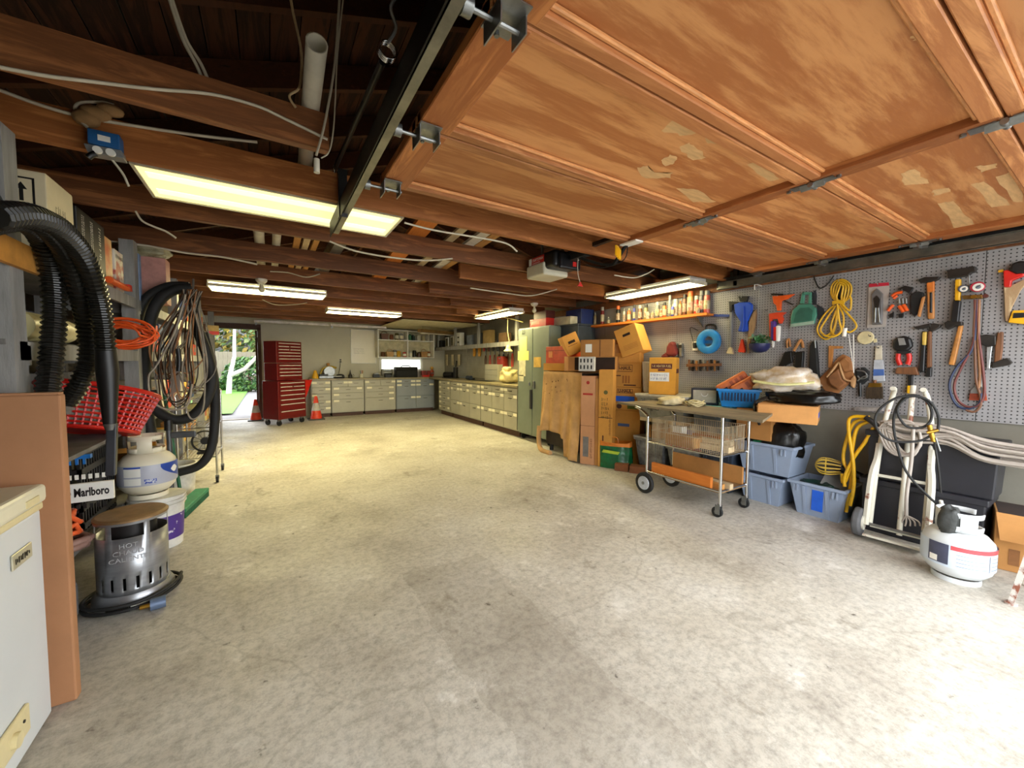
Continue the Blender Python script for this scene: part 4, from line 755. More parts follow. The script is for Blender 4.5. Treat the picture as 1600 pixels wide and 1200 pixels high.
# propane heater
ht = thing('propane_heater', 'round silver propane heater with slots and a brown rusty top', 'heater', (-0.655, 2.87, 0))
SIL = mat('brushed_silver', (172, 174, 178), 0.35, 0.75, var=0.15, scale=5, stretch=(1, 1, 4)); RUSTT = mat('rusty_top', (150, 118, 78), 0.6, 0.3, var=0.25, scale=7)
MB().lathe([(0.15, 0.0), (0.168, 0.01), (0.168, 0.055), (0.15, 0.085)], 40).build('base', SIL, ht, smooth=SM)
r = 0.145; b = MB(); n = 72; zs = [0.085, 0.11, 0.175, 0.20, 0.385, 0.455, 0.475]
for j in range(len(zs)-1):
    for i in range(n):
        if j == 1 and i % 4 in (1,): continue
        if j == 4 and (i % 12) not in (0, 1): continue
        a0, a1 = 2*PI*i/n, 2*PI*(i+1)/n; b.add([(r*math.cos(a0), r*math.sin(a0), zs[j]), (r*math.cos(a1), r*math.sin(a1), zs[j]), (r*math.cos(a1), r*math.sin(a1), zs[j+1]), (r*math.cos(a0), r*math.sin(a0), zs[j+1])], [(0, 1, 2, 3)])
b.weld().build('perforated_drum', SIL, ht, smooth=SM, solid=0.002)
MB().lathe([(0.10, 0.09), (0.10, 0.46)], 28).build('inner_burner', mat('sooty_metal', (52, 50, 50), 0.5, 0.6), ht, smooth=SM)
MB().lathe([(0.004, 0.488), (0.09, 0.486), (0.14, 0.482), (0.152, 0.474), (0.152, 0.466)], 40).build('top_cap', RUSTT, ht, smooth=0.5); MB().lathe([(0.148, 0.452), (0.151, 0.475)], 40, caps=False).build('top_band', SIL, ht, smooth=1)
for k, s in enumerate(('HOT', 'CHAUD', 'CALIENTE')):
    a = -PI/2+0.10; text(s, 0.034, mat('embossed_silver', (196, 198, 202), 0.4, 0.5), ht, (0.1465*math.cos(a), 0.1465*math.sin(a), 0.345-0.035*k), (PI/2, 0, a+PI/2))
MB().box((0.1665*math.cos(-1.25), 0.1665*math.sin(-1.25), 0.033), (0.09, 0.008, 0.03), -1.25+PI/2).build('warning_plate', PAPER, ht); scribble(ht, BLACK, -0.04, 0.04, -0.010, 0.010, 2, 0, (0, 0, -1.25+PI/2), (0.1715*math.cos(-1.25), 0.1715*math.sin(-1.25), 0.033)); MB().box((0.168*math.cos(-1.75), 0.168*math.sin(-1.75), 0.032), (0.10, 0.006, 0.022), -1.75+PI/2).build('handle_slot', DSTEEL, ht, bevel=0.002)
t = thing('gas_hose', 'black rubber gas hose coiled around the heater base', 'hose', (-0.655, 2.87, 0)); MB().tube(spline([(0.19*math.cos(a)*(1+0.08*math.sin(2*a)), 0.19*math.sin(a)-0.01, 0.012+0.05*(a/12)) for a in [PI*0.2+0.35*k for k in range(36)]], 3), 0.009, 8).build('coil', RUBBER, t, smooth=1); MB().cyl((0.10, -0.20, 0.03), (0.16, -0.19, 0.03), 0.03, n=14).build('regulator', mat('grey_blue_regulator', (112, 130, 160), 0.4, 0.4), t, smooth=SM); MB().cyl((0.06, -0.205, 0.03), (0.10, -0.2, 0.03), 0.011).build('fitting', BRASS, t, smooth=SM)
# buckets and propane tank
def bucket(name, label, loc, r0, r1, h, m, band=None):
    t = thing(name, label, 'bucket', loc); MB().lathe([(r0, 0), (r1, h), (r1-0.006, h), (r0-0.006, 0.008)], 32, caps=False).build('wall', m, t, smooth=SM); MB().lathe([(0.003, 0.004), (r0-0.002, 0.004)], 32, caps=False).build('bottom', m, t)
    for z in (h-0.06, h-0.035, h-0.01): MB().lathe([(r1-0.004, z), (r1+0.008, z), (r1+0.008, z+0.008), (r1-0.004, z+0.008)], 32, caps=False).build('rim', m, t, smooth=SM)
    if band:
        z0, z1 = 0.06, h-0.13; rr = lambda z: r0+(r1-r0)*z/h+0.0015
        MB().lathe([(rr(z0), z0), (rr(z1), z1)], 32, caps=False).build('label_wrap', band, t, smooth=SM)
    return t
t = bucket('paint_bucket', 'white pail with a purple label under the propane tank', (-0.69, 3.62, 0), 0.13, 0.15, 0.36, mat('white_pail', (222, 220, 212), 0.4), mat('purple_label', (72, 44, 128), 0.5, var=0.2, scale=14, col2=(220, 214, 226), thr=(0.36, 0.40))); MB().lathe([(0.003, 0.355), (0.148, 0.355), (0.152, 0.362), (0.003, 0.366)], 32, caps=False).build('lid', mat('white_pail', (222, 220, 212), 0.4), t, smooth=SM)
bucket('white_bucket', 'small plain white bucket on the floor near the wire cart', (-0.78, 4.95, 0), 0.12, 0.14, 0.30, mat('white_pail', (222, 220, 212), 0.4))
def tank(name, label, loc, rz, body, wrapm, rust=None):
    t = thing(name, label, 'propane tank', loc, rz)
    MB().lathe([(0.10, 0), (0.105, 0), (0.105, 0.03), (0.10, 0.03)], 28, caps=False).build('foot_ring', body, t, smooth=SM)
    MB().lathe([(0.01, 0.022), (0.07, 0.027), (0.115, 0.045), (0.145, 0.08), (0.155, 0.12), (0.155, 0.225), (0.148, 0.255), (0.12, 0.29), (0.07, 0.318), (0.02, 0.325)], 40).build('body', body, t, smooth=1)
    MB().lathe([(0.1555, 0.105), (0.1565, 0.11), (0.1565, 0.235), (0.1555, 0.24)], 40, caps=False).build('label_wrap', wrapm, t, smooth=1)
    b = MB(); n = 40     # collar with hand holes
    for i in range(n):
        a0, a1 = 2*PI*i/n, 2*PI*(i+1)/n
        if i in (0, 1, 2, 37, 38, 39): segs = [(0.31, 0.335)]
        elif i % 10 in (3, 4, 5, 6, 7): segs = [(0.31, 0.345), (0.395, 0.425)]
        else: segs = [(0.31, 0.425)]
        for z0, z1 in segs: b.add([(0.095*math.cos(a0), 0.095*math.sin(a0), z0), (0.095*math.cos(a1), 0.095*math.sin(a1), z0), (0.098*math.cos(a1), 0.098*math.sin(a1), z1), (0.098*math.cos(a0), 0.098*math.sin(a0), z1)], [(0, 1, 2, 3)])
    b.weld().build('collar', body, t, smooth=0.5, solid=0.006)
    MB().cyl((0, 0, 0.32), (0, 0, 0.375), 0.022).cyl((0, 0, 0.36), (0.05, 0, 0.36), 0.015).cyl((0, 0, 0.375), (0, 0, 0.395), 0.03, n=8).build('valve', BRASS, t, smooth=SM)
    return t
TKB = mat('cream_tank_paint', (222, 214, 190), 0.4, var=0.1, scale=5, col2=(196, 150, 90), thr=(0.22, 0.30))
WR1 = mat('silver_label', (176, 178, 190), 0.4, var=0.05)
t = tank('propane_tank', 'cream propane tank with a blue and silver label on the pail', (-0.73, 3.60, 0.367), 0, TKB, WR1)
def wrap_patch(t, a0, a1, z0, z1, m, name='label_patch', r=0.158, shape=None, n=14):
    b = MB(); b.grid(n, 6, lambda u, v: (r*math.cos(a0+(a1-a0)*u), r*math.sin(a0+(a1-a0)*u), (z0+(z1-z0)*v) if shape is None else shape(u, v))); return b.build(name, m, t, smooth=1)
wrap_patch(t, -0.95, 0.1, 0.13, 0.24, mat('label_blue', (28, 72, 170), 0.4), shape=lambda u, v: (0.238-(0.02+0.095*u**0.6)*(1-v)))
wrap_patch(t, -0.55, -0.15, 0.165, 0.215, PAPER, r=0.1585, shape=lambda u, v: 0.19+0.024*(v-0.5)*2*math.sin(PI*u)); wrap_patch(t, -2.2, -1.6, 0.17, 0.225, PAPER); wrap_patch(t, -2.2, -1.6, 0.115, 0.16, PAPER); wrap_patch(t, -2.2, -1.6, 0.226, 0.236, mat('label_blue', (28, 72, 170), 0.4)); wrap_patch(t, -1.5, -1.1, 0.12, 0.15, mat('label_blue_print', (60, 80, 160), 0.5, var=0.3, scale=90, col2=(190, 194, 206), thr=(0.45, 0.5)))
# broom, vacuum wand, wire cart
bh = thing('push_broom', 'green push broom with a green handle lying head down on the floor', 'broom', (-0.62, 4.42, 0), R(-9)); MB().bb(-0.055, 0.055, -0.30, 0.30, 0.05, 0.085).build('head', mat('green_broom', (16, 130, 92), 0.5, var=0.2, scale=20), bh, bevel=0.008); b = MB()
for k in range(30): b.bb(-0.05, 0.05, -0.29+0.02*k, -0.275+0.02*k, 0.0, 0.05)
b.build('bristles', mat('green_bristle', (14, 92, 64), 0.8), bh)
MB().cyl((-0.03, -0.1, 0.07), (-0.12, -0.12, 1.08), 0.013).build('handle', mat('green_handle', (20, 96, 60), 0.45), bh, smooth=1); MB().cyl((-0.03, -0.1, 0.06), (-0.037, -0.1, 0.14), 0.022).build('ferrule', YELLOW, bh, smooth=SM)
vw = thing('vacuum_wand', 'grey plastic vacuum wand standing beside the broom', 'vacuum wand', (-0.66, 3.92, 0)); MB().cyl((0, 0, 0.03), (-0.02, 0.08, 0.82), 0.017).build('tube', mat('dark_grey_plastic', (74, 76, 80), 0.4), vw, smooth=1); MB().box((0, 0, 0.02), (0.10, 0.06, 0.04)).build('floor_tool', BLACK, vw, bevel=0.008); MB().cyl((-0.02, 0.078, 0.76), (-0.02, 0.08, 0.84), 0.026).build('cuff', DSTEEL, vw, smooth=SM); MB().box((0.07, 0.08, 0.72), (0.16, 0.05, 0.05)).build('handle', mat('dark_grey_plastic', (74, 76, 80), 0.4), vw, bevel=0.01)
wc = thing('wire_cart', 'small chrome wire shelf cart on casters near the side door', 'cart', (-0.66, 5.48, 0))
for sx in (-0.16, 0.16):
    for sy in (-0.28, 0.28):
        MB().tube([(sx, sy, 0.08), (sx, sy, 0.92)], 0.011, 8).build('post', CHROME, wc, smooth=1); c = MB().cyl((sx-0.012, sy, 0.034), (sx+0.012, sy, 0.034), 0.034, n=16).build('caster', BLACK, wc, smooth=SM); MB().box((sx, sy, 0.06), (0.034, 0.02, 0.04)).build('fork', STEEL, c)
for s in (-0.28, 0.28): MB().tube(spline([(-0.16, s, 0.90), (-0.14, s, 0.98), (0.14, s, 0.98), (0.16, s, 0.90)], 5), 0.011, 8).build('handle', CHROME, wc, smooth=1)
for z in (0.28, 0.60, 0.86):
    b = MB(); b.tube([(-0.16, -0.28, z), (0.16, -0.28, z), (0.16, 0.28, z), (-0.16, 0.28, z)], 0.006, 5, True)
    for k in range(12): b.tube([(-0.16+0.029*k, -0.28, z), (-0.16+0.029*k, 0.28, z)], 0.003, 4)
    o = b.build('wire_shelf', CHROME, wc); o['kind'] = 'stuff'
t = thing('portable_fan', 'small round black fan on the wire cart', 'fan', (-0.62, 5.40, 0.287)); MB().tube(arc((0, 0, 0.14), 0.11, 0, 2*PI, 24, 'xz')[:-1], 0.01, 6, True).build('ring', BLACK, t, smooth=1); MB().cyl((0, 0, 0.14), (0, 0.06, 0.14), 0.04).build('motor', BLACK, t, smooth=SM); MB().box((0, 0.02, 0.012), (0.14, 0.10, 0.024)).build('foot', BLACK, t, bevel=0.006); b = MB()
for k in range(12): a = 2*PI*k/12; b.tube([(0.03*math.cos(a), -0.01, 0.14+0.03*math.sin(a)), (0.11*math.cos(a), -0.005, 0.14+0.11*math.sin(a))], 0.003, 4)
b.build('grille', BLACK, t)
# cartons, jars and bags that fill the far shelves
FILL = [mat('fill_%d' % i, c, 0.6, var=0.15) for i, c in enumerate(((178, 126, 66), (208, 200, 180), (190, 70, 50), (60, 78, 120), (206, 160, 70), (130, 126, 120), (90, 60, 40), (214, 206, 150)))]
words = ['tan', 'cream', 'red', 'navy', 'yellow', 'grey', 'brown', 'pale yellow']; lev = {S1: 'top', S2: 'second', S3: 'third', S4: 'bottom'}
seen = set()
for z in (S1, S2, S3, S4):
    y = 4.16
    while y < 8.8:
        w_ = rnd.uniform(0.14, 0.30); h_ = rnd.uniform(0.12, 0.30 if z < S1 else 0.34); d_ = rnd.uniform(0.2, 0.36); k = rnd.randrange(8)
        near = min((5.6, 7.3, 8.9), key=lambda s: abs(s-y)); wh = {5.6: 'just behind the hanging cables', 7.3: 'halfway along the wall shelving', 8.9: 'near the side door'}[near]
        if abs(y-5.6) > 0.0 and not any(abs(y-u) < 0.06 or abs(y+w_-u) < 0.06 or y < u < y+w_ for u in (5.6, 7.3, 8.9)):
            lab = '%s %s carton on the %s shelf %s' % (words[k], 'tall' if h_ > 0.22 else 'low', lev[z], wh)
            if lab not in seen:
                seen.add(lab); o = thing('stored_carton', lab, 'box', (-0.88-d_/2, y+w_/2, z), PI/2, 'cartons on the wall shelving')
                MB().bb(-w_/2, w_/2, -d_/2, d_/2, 0, h_).build('carton', FILL[k], o, bevel=0.004); MB().bb(-w_*0.3, w_*0.3, -d_/2-0.001, -d_/2, h_*0.3, h_*0.7).build('label_patch', FILL[(k+3) % 8], o)
        y += w_+rnd.uniform(0.01, 0.05)
# plastic bag bundle and pink carton at the top of the second upright
t = crate('blue_binder', 'light blue binder standing at the end of the top shelf', (-0.95, 4.13, S1), (0.24, 0.06, 0.36), mat('light_blue_card', (126, 150, 186), 0.6), flaps=False, cat='binder')
t = thing('plastic_bag', 'crumpled clear plastic bag on top of the shelf stack', 'bag', (-0.82, 4.26, 2.13)); o = blob(0.16, 0.10, 0.05, 11, 0.3).build('bag', mat('cloudy_plastic', (186, 180, 150), 0.3, var=0.2, scale=12, col2=(120, 112, 80)), t, smooth=2); o.location = (0, 0, 0.04)
crate('pink_carton', 'dusty pink carton under the plastic bag', (-0.80, 4.28, S1), (0.22, 0.16, 0.36), mat('dusty_pink', (196, 140, 128), 0.7))
# wall outlets and small box beside the side door
t = crate('small_carton', 'small cream and red carton tilted near the side door top', (-0.85, 8.6, S1), (0.20, 0.16, 0.16), mat('cream_red', (206, 172, 104), 0.6), rz=R(20), flaps=False); MB().bb(-0.1, 0.1, -0.081, -0.08, 0, 0.06).build('red_band', RED, t)
# ================================================================ back of the garage
CABG = mat('beige_grey_steel', (164, 160, 142), 0.45, 0.1, var=0.06, scale=3); CABB = mat('blue_grey_steel', (136, 142, 146), 0.45, 0.1, var=0.06, scale=3); CABD = mat('cabinet_shadow_gap', (70, 66, 56), 0.6); PULL = mat('drawer_pull', (96, 90, 78), 0.35, 0.7)
TAG = mat('label_card', (232, 226, 200), 0.8, var=0.05)
def cabinet(label, loc, rz, w_, d_, h_, rows, m, kick=0.10, group=None):
    """rows: list of (height share, number of drawers)"""
    t = thing('drawer_cabinet', label, 'cabinet', loc, rz, group)
    MB().bb(-w_/2+0.004, w_/2-0.004, 0.015, d_, kick, h_).build('carcass', CABD if False else m, t)
    MB().bb(-w_/2+0.02, w_/2-0.02, 0.06, d_, 0, kick).build('kick_base', BROWN, t)
    tot = sum(r_[0] for r_ in rows); z = h_-0.015; H_ = h_-kick-0.03
    for sh_, n in rows:
        hh = H_*sh_/tot
        for k in range(n):
            dw_ = (w_-0.02)/n; x = -w_/2+0.01+dw_*(k+0.5)
            dr = MB().bb(-dw_/2+0.006, dw_/2-0.006, 0, 0.02, -hh+0.006, -0.004).build('drawer', m, t, bevel=0.003, seg=1); dr.location = (x, -0.004, z)
            MB().bb(-min(0.05, dw_*0.2), min(0.05, dw_*0.2), -0.02, -0.001, -0.028-min(0.05, hh*0.3), -0.018-min(0.05, hh*0.3)).build('pull', PULL, dr)
            s = rnd.choice((-1, 1)); cw_ = min(0.06, dw_*0.13)
            for s in ((s,) if rnd.random() < 0.6 else (-1, 1)): MB().bb(s*dw_*0.36-cw_, s*dw_*0.36+cw_, -0.0025, -0.0005, -0.065, -0.016).build('card', TAG, dr)
        z -= hh
    return t
YC = 10.12; CD = YB-YC-0.005
def back_x(px): return PY(px, 615, YC).x
ux = [back_x(486), back_x(517.5), back_x(569.5), back_x(619), back_x(679)]
specs = [('narrow five-drawer beige cabinet beside the orange cone', [(1, 1)]*5, CABG), ('beige drawer cabinet with a wide deep bottom drawer, left of the middle', [(1, 2), (1, 1), (1, 1), (2.1, 1)], CABG), ('beige drawer cabinet with a wide deep bottom drawer, below the whiteboard and shelf', [(1, 2), (1, 1), (1, 1), (2.2, 1)], CABG), ('blue-grey cabinet with four deep file drawers in the corner', [(0.6, 2), (2, 2), (2, 2)], CABB)]
for k, (lab, rows, m) in enumerate(specs):
    cabinet(lab, ((ux[k]+ux[k+1])/2, YC, 0), 0, ux[k+1]-ux[k]-0.01, CD, 0.87, rows, m, 0.09, 'drawer cabinets along the back wall')
WT = mat('worn_worktop', (150, 138, 104), 0.4, var=0.25, scale=4)
o = MB().bb(ux[0]-0.02, XR-0.015, YC-0.03, YB-0.005, 0.872, 0.912).build('bench_worktop', WT, bevel=0.004); tag(o, 'long worn worktop across the back wall cabinets', 'worktop')
XC = 3.66; RD = XR-XC-0.018
def right_y(px): return PX(px, 630, XC).y
uy = [right_y(685.5), right_y(704), right_y(751), right_y(809)]
for k, (lab, rows) in enumerate((('narrow six-drawer cabinet at the corner end of the right bench', [(1, 1)]*6), ('beige cabinet with three columns of file drawers, farther of two', [(0.8, 3), (2.3, 3), (2.2, 3)]), ('beige cabinet with three columns of file drawers beside the locker', [(0.8, 3), (2.3, 3), (2.2, 3)]))):
    cabinet(lab, (XC, (uy[k]+uy[k+1])/2, 0), -PI/2, abs(uy[k]-uy[k+1])-0.01, RD, 0.87, rows, CABG, 0.11, 'drawer cabinets along the right wall')
o = MB().bb(XC-0.03, XR-0.016, uy[3]-0.02, YC-0.035, 0.872, 0.912).build('bench_worktop', WT, bevel=0.004); tag(o, 'long worn worktop along the right wall up to the locker', 'worktop')
BZ = 0.913
IRON_ = mat('dull_iron', (70, 66, 60), 0.5, 0.6, var=0.2)
# red tool chest
TC = mat('tool_chest_red', (104, 15, 17), 0.32, var=0.08); TRIM = mat('drawer_trim', (216, 204, 200), 0.35, 0.15)
c0, c1 = PZ(418, 668, 0.0), PZ(478, 661, 0.0)
tc_ = thing('tool_chest', 'tall dark red rolling tool chest with many drawers', 'tool chest', (0.40, 9.32, 0), R(38))
def chest_part(name, w_, d_, z0, z1, yo, rows):
    bdy = MB().bb(-w_/2, w_/2, yo, yo+d_, z0, z1).build(name, TC, tc_, bevel=0.008)
    z = z1-0.03; tot = sum(r_[0] for r_ in rows); H_ = z1-z0-0.06
    for s, n in rows:
        hh = H_*s/tot
        for k in range(n):
            dw_ = (w_-0.06)/n; x = -w_/2+0.03+dw_*(k+0.5)
            MB().bb(x-dw_/2+0.004, x+dw_/2-0.004, yo-0.012, yo, z-hh+0.004, z-0.004).build('drawer', TC, bdy, bevel=0.003, seg=1)
            MB().bb(x-dw_/2+0.02, x+dw_/2-0.02, yo-0.026, yo-0.012, z-0.024, z-0.006).build('drawer_trim', TRIM, bdy)
        z -= hh
    return bdy
chest_part('top_chest', 0.60, 0.36, 1.28, 1.72, 0.06, [(1, 1), (1, 2), (1, 2), (1, 1), (1, 1), (1, 1)])
chest_part('middle_chest', 0.60, 0.36, 0.92, 1.27, 0.05, [(1, 1), (1, 1), (1, 1), (1.2, 1)])
chest_part('roller_cabinet', 0.66, 0.44, 0.13, 0.91, 0.0, [(0.8, 1), (0.8, 2), (1, 1), (1, 1), (1, 1), (1.5, 1), (1.5, 1)])
for sx in (-0.27, 0.27):
    for sy in (0.06, 0.38):
        c = MB().cyl((sx-0.018, sy, 0.055), (sx+0.018, sy, 0.055), 0.055, n=18).build('caster', BLACK, tc_, smooth=SM); MB().box((sx, sy, 0.11), (0.06, 0.05, 0.05)).build('fork', STEEL, c)
b = MB(); b.add([(0.33, 0.05, 0.91), (0.56, 0.05, 0.91), (0.56, 0.35, 0.91), (0.33, 0.35, 0.91), (0.33, 0.05, 0.50), (0.36, 0.05, 0.50), (0.36, 0.35, 0.50), (0.33, 0.35, 0.50)], [(0, 1, 2, 3), (0, 4, 5, 1), (3, 2, 6, 7), (1, 5, 6, 2), (0, 3, 7, 4), (4, 7, 6, 5)]); b.build('side_tray', RED, tc_)
# cones
def cone(label, loc, s=1.0):
    t = thing('traffic_cone', label, 'traffic cone', loc); MB().bb(-0.15*s, 0.15*s, -0.15*s, 0.15*s, 0, 0.025).build('base', BLACK, t, bevel=0.01); MB().lathe([(0.11*s, 0.025), (0.028*s, 0.46*s), (0.02*s, 0.47*s)], 24).build('cone', mat('cone_orange', (228, 60, 26), 0.5), t, smooth=SM)
    MB().lathe([(0.0830*s, 0.18*s), (0.0525*s, 0.335*s)], 24, caps=False).build('reflective_band', mat('grey_white_band', (196, 190, 184), 0.5), t, smooth=SM)
cone('orange traffic cone with a grey band standing in the doorway', PZ(400, 657, 0)); cone('orange traffic cone wedged behind the tool chest', (PZ(490, 652, 0).x+0.02, 9.86, 0), 1.12)
# whiteboard, outlet
fr = Fr(549, 587, 516, 567, 0, y=YB-0.025); t = fthing('whiteboard', 'white dry-erase board with faint writing on the back wall', 'whiteboard', fr); w_, h_ = fr.w, fr.h
MB().bb(-w_/2, w_/2, 0, 0.02, 0, h_).build('board', mat('whiteboard_face', (214, 206, 176), 0.25, var=0.02), t); f = MB(); f.bb(-w_/2-0.012, w_/2+0.012, -0.006, 0.02, -0.012, 0); f.bb(-w_/2-0.012, w_/2+0.012, -0.006, 0.02, h_, h_+0.012); f.bb(-w_/2-0.012, -w_/2, -0.006, 0.02, 0, h_); f.bb(w_/2, w_/2+0.012, -0.006, 0.02, 0, h_); f.build('frame', WHITE, t); scribble(t, mat('grey_marker', (140, 132, 112), 0.8), -0.24, 0.04, 0.22, 0.38, 3, -0.001, th=0.07)
fr = Fr(528, 536, 559.5, 567.5, 0, y=YB-0.012); t = fthing('wall_outlet', 'white electrical outlet on the back wall with a cord', 'outlet', fr); MB().bb(-0.05, 0.05, 0, 0.012, 0, 0.12).build('plate', mat('outlet_plate', (206, 200, 180), 0.4), t); MB().bb(-0.022, 0.022, -0.004, 0, 0.065, 0.10).bb(-0.022, 0.022, -0.004, 0, 0.02, 0.055).build('sockets', DSTEEL, t); MB().tube(spline([(0, -0.01, 0.04), (-0.02, -0.03, -0.1), (-0.06, -0.05, -0.28)], 5), 0.006, 6).build('cord', BLACK, t)
# open wall shelf over the window
fr = Fr(591, 678, 516.5, 559, 0, y=YB-0.32); ws = fthing('open_wall_cabinet', 'white open wall cabinet with two shelves above the window', 'cabinet', fr); w_, h_ = fr.w, fr.h
MB().bb(-w_/2, w_/2, 0.30, 0.312, 0, h_).build('back', mat('cream_back', (206, 196, 160), 0.6), ws)
for x in (-w_/2, 0.02, w_/2): MB().bb(x-0.012, x+0.012, 0, 0.30, 0, h_).build('upright', WHITE, ws)
for z in (0, h_*0.62, h_-0.02): MB().bb(-w_/2, w_/2, 0.003, 0.30, z, z+0.02).build('shelf', WHITE, ws)
def jar(name, label, cat, loc, r, h, m, capm=None, capr=0.6, n=14, group=None, shoulder=0.8, bandm=None):
    t = thing(name, label, cat, loc, group=group); MB().lathe([(r*0.96, 0), (r, 0.01*h), (r, h*shoulder), (r*capr, h*(shoulder+0.08))], n).build('body', m, t, smooth=SM)
    if capm: MB().lathe([(r*capr, h*(shoulder+0.06)), (r*capr, h), (r*capr*0.8, h*1.01)], n).build('cap', capm, t, smooth=SM)
    if bandm: MB().lathe([(r*1.01, h*0.2), (r*1.01, h*shoulder*0.85)], n, caps=False).build('label_wrap', bandm, t, smooth=SM)
    return t
GRP = 'items on the open wall cabinet'; zs_ = [fr.loc.z+0.021, fr.loc.z+h_*0.62+0.021]; X0 = fr.loc.x; YY = fr.loc.y+0.15
up_items = [(-0.55, 'brown', 'wooden box', 0), (-0.36, 'rust', 'jar', 1), (-0.22, 'olive', 'tin', 1), (-0.10, 'grey', 'tin', 1), (0.12, 'green', 'bottle', 1), (0.22, 'dark green', 'bottle', 1), (0.36, 'white', 'mug', 1), (0.5, 'cream', 'jug', 1), (0.63, 'white', 'jar', 1)]
lo_items = [(-0.58, 'brown', 'jar', 1), (-0.42, 'straw', 'basket', 0), (-0.28, 'grey', 'tin', 1), (-0.18, 'yellow', 'bucket', 1), (0.10-0.13, 'red', 'tin', 1), (0.14, 'white', 'tin', 1), (0.24, 'black', 'jar', 1), (0.36, 'dark brown', 'bottle', 1), (0.50, 'tan', 'basket', 0), (0.64, 'copper', 'tin', 1)]
CC = {'brown': (110, 66, 34), 'rust': (150, 84, 44), 'olive': (112, 104, 52), 'grey': (140, 140, 136), 'green': (40, 110, 60), 'dark green': (30, 58, 44), 'white': (220, 216, 200), 'cream': (210, 196, 150), 'straw': (190, 150, 90), 'yellow': (220, 170, 20), 'red': (190, 50, 40), 'black': (30, 30, 30), 'dark brown': (70, 42, 24), 'tan': (184, 136, 80), 'copper': (166, 98, 56)}
for row, items in ((1, up_items), (0, lo_items)):
    for x, c, kind, rd in items:
        m = mat('ware_'+c.replace(' ', '_'), CC[c], 0.5); h = rnd.uniform(0.12, 0.19); lab = '%s %s on the %s shelf of the open wall cabinet' % (c, kind, 'upper' if row else 'lower')
        if x > 0.02 and c in ('white', 'grey', 'brown'): lab = lab.replace(' on the', ' right side on the')
        if rd: jar(kind.replace(' ', '_'), lab, kind, (X0+x, YY+rnd.uniform(-.04, .04), zs_[row]), 0.05, h, m, m if kind in ('jar', 'bottle', 'tin') else None, 0.55 if kind == 'bottle' else 0.85, group=GRP, bandm=TAG if kind == 'tin' else None)
        else:
            t = thing(kind.replace(' ', '_'), lab, kind, (X0+x, YY, zs_[row]), group=GRP); MB().taper(0, h*0.8, 0.16, 0.14, 0.19, 0.16).build('body', m, t, bevel=0.006); MB().tube(arc((0, 0, h*0.8), 0.07, 0, PI, 8, 'xz'), 0.006, 5).build('handle', m, t)
# things on the back bench
def on_bench(px): return PY(px, 592, 10.35).x
t = thing('toolbox', 'closed black toolbox on the back bench under the window', 'toolbox', (on_bench(634), 10.34, BZ)); w_ = on_bench(651)-on_bench(618); MB().bb(-w_/2, w_/2, -0.13, 0.13, 0, 0.18).build('body', BLACKM, t, bevel=0.012); MB().bb(-w_/2-0.004, w_/2+0.004, -0.134, 0.134, 0.18, 0.27).build('lid', BLACKM, t, bevel=0.02); MB().tube([(-0.12, 0, 0.27), (-0.1, 0, 0.30), (0.1, 0, 0.30), (0.12, 0, 0.27)], 0.012, 6).build('handle', DSTEEL, t)
t = thing('bench_grinder', 'grey bench grinder beside the black toolbox', 'grinder', (on_bench(605.5), 10.34, BZ)); MB().cyl((-0.10, 0, 0.13), (0.10, 0, 0.13), 0.06).build('motor', STEEL, t, smooth=SM); MB().bb(-0.07, 0.07, -0.06, 0.06, 0, 0.08).build('base', DSTEEL, t)
for s in (-1, 1): MB().cyl((s*0.11, 0, 0.13), (s*0.15, 0, 0.13), 0.085).build('wheel', mat('grind_stone', (150, 150, 146), 0.8), t, smooth=SM)
t = thing('bench_vise', 'red bench vise at the corner of the back bench', 'vise', (on_bench(664), 10.3, BZ)); MB().bb(-0.10, 0.10, -0.05, 0.06, 0, 0.05).build('base', RED, t, bevel=0.01); MB().bb(-0.12, 0.0, -0.05, 0.05, 0.05, 0.17).build('jaw', mat('vise_red', (130, 36, 26), 0.5), t, bevel=0.01); MB().bb(0.03, 0.12, -0.05, 0.05, 0.05, 0.17).build('jaw', mat('vise_red', (130, 36, 26), 0.5), t, bevel=0.01); MB().cyl((0.12, 0, 0.10), (0.24, 0, 0.10), 0.014).build('screw', STEEL, t, smooth=1)
t = thing('knit_toy', 'small red and yellow figure standing on the bench corner', 'figure', (on_bench(671)+0.10, 10.42, BZ)); MB().ball((0, 0, 0.10), (0.06, 0.05, 0.10)).build('body', mat('toy_red', (180, 70, 40), 0.7), t, smooth=2); MB().ball((0, 0, 0.235), 0.045).build('head', mat('toy_yellow', (210, 160, 70), 0.7), t, smooth=2)
t = thing('phone_charger', 'black rounded device with cord on the back bench', 'device', (on_bench(531), 10.3, BZ)); MB().ball((0, 0, 0.052), (0.10, 0.08, 0.05)).build('body', BLACK, t, smooth=2)
t = thing('plastic_jug', 'yellow plastic funnel jug next to the tool chest', 'jug', (on_bench(492), 10.25, BZ)); MB().lathe([(0.07, 0), (0.07, 0.05), (0.035, 0.15), (0.03, 0.19)], 16).build('body', YELLOW, t, smooth=SM)
t = thing('miter_saw', 'dark mitre saw with yellow frame on the back bench', 'saw', (on_bench(512), 10.34, BZ)); MB().bb(-0.20, 0.20, -0.12, 0.12, 0, 0.06).build('table', STEEL, t, bevel=0.008); MB().cyl((0.04, -0.02, 0.16), (0.04, 0.02, 0.16), 0.12, n=28).build('blade', STEEL, t, smooth=SM); MB().tube(spline([(-0.16, 0.04, 0.06), (-0.1, 0.04, 0.22), (0.06, 0.04, 0.28), (0.2, 0.0, 0.24)], 5), 0.022, 8).build('arm', mat('saw_yellow', (190, 160, 50), 0.5), t, smooth=1); MB().bb(-0.19, 0.0, -0.1, 0.1, 0.06, 0.10).build('guard', BLACK, t, bevel=0.01)
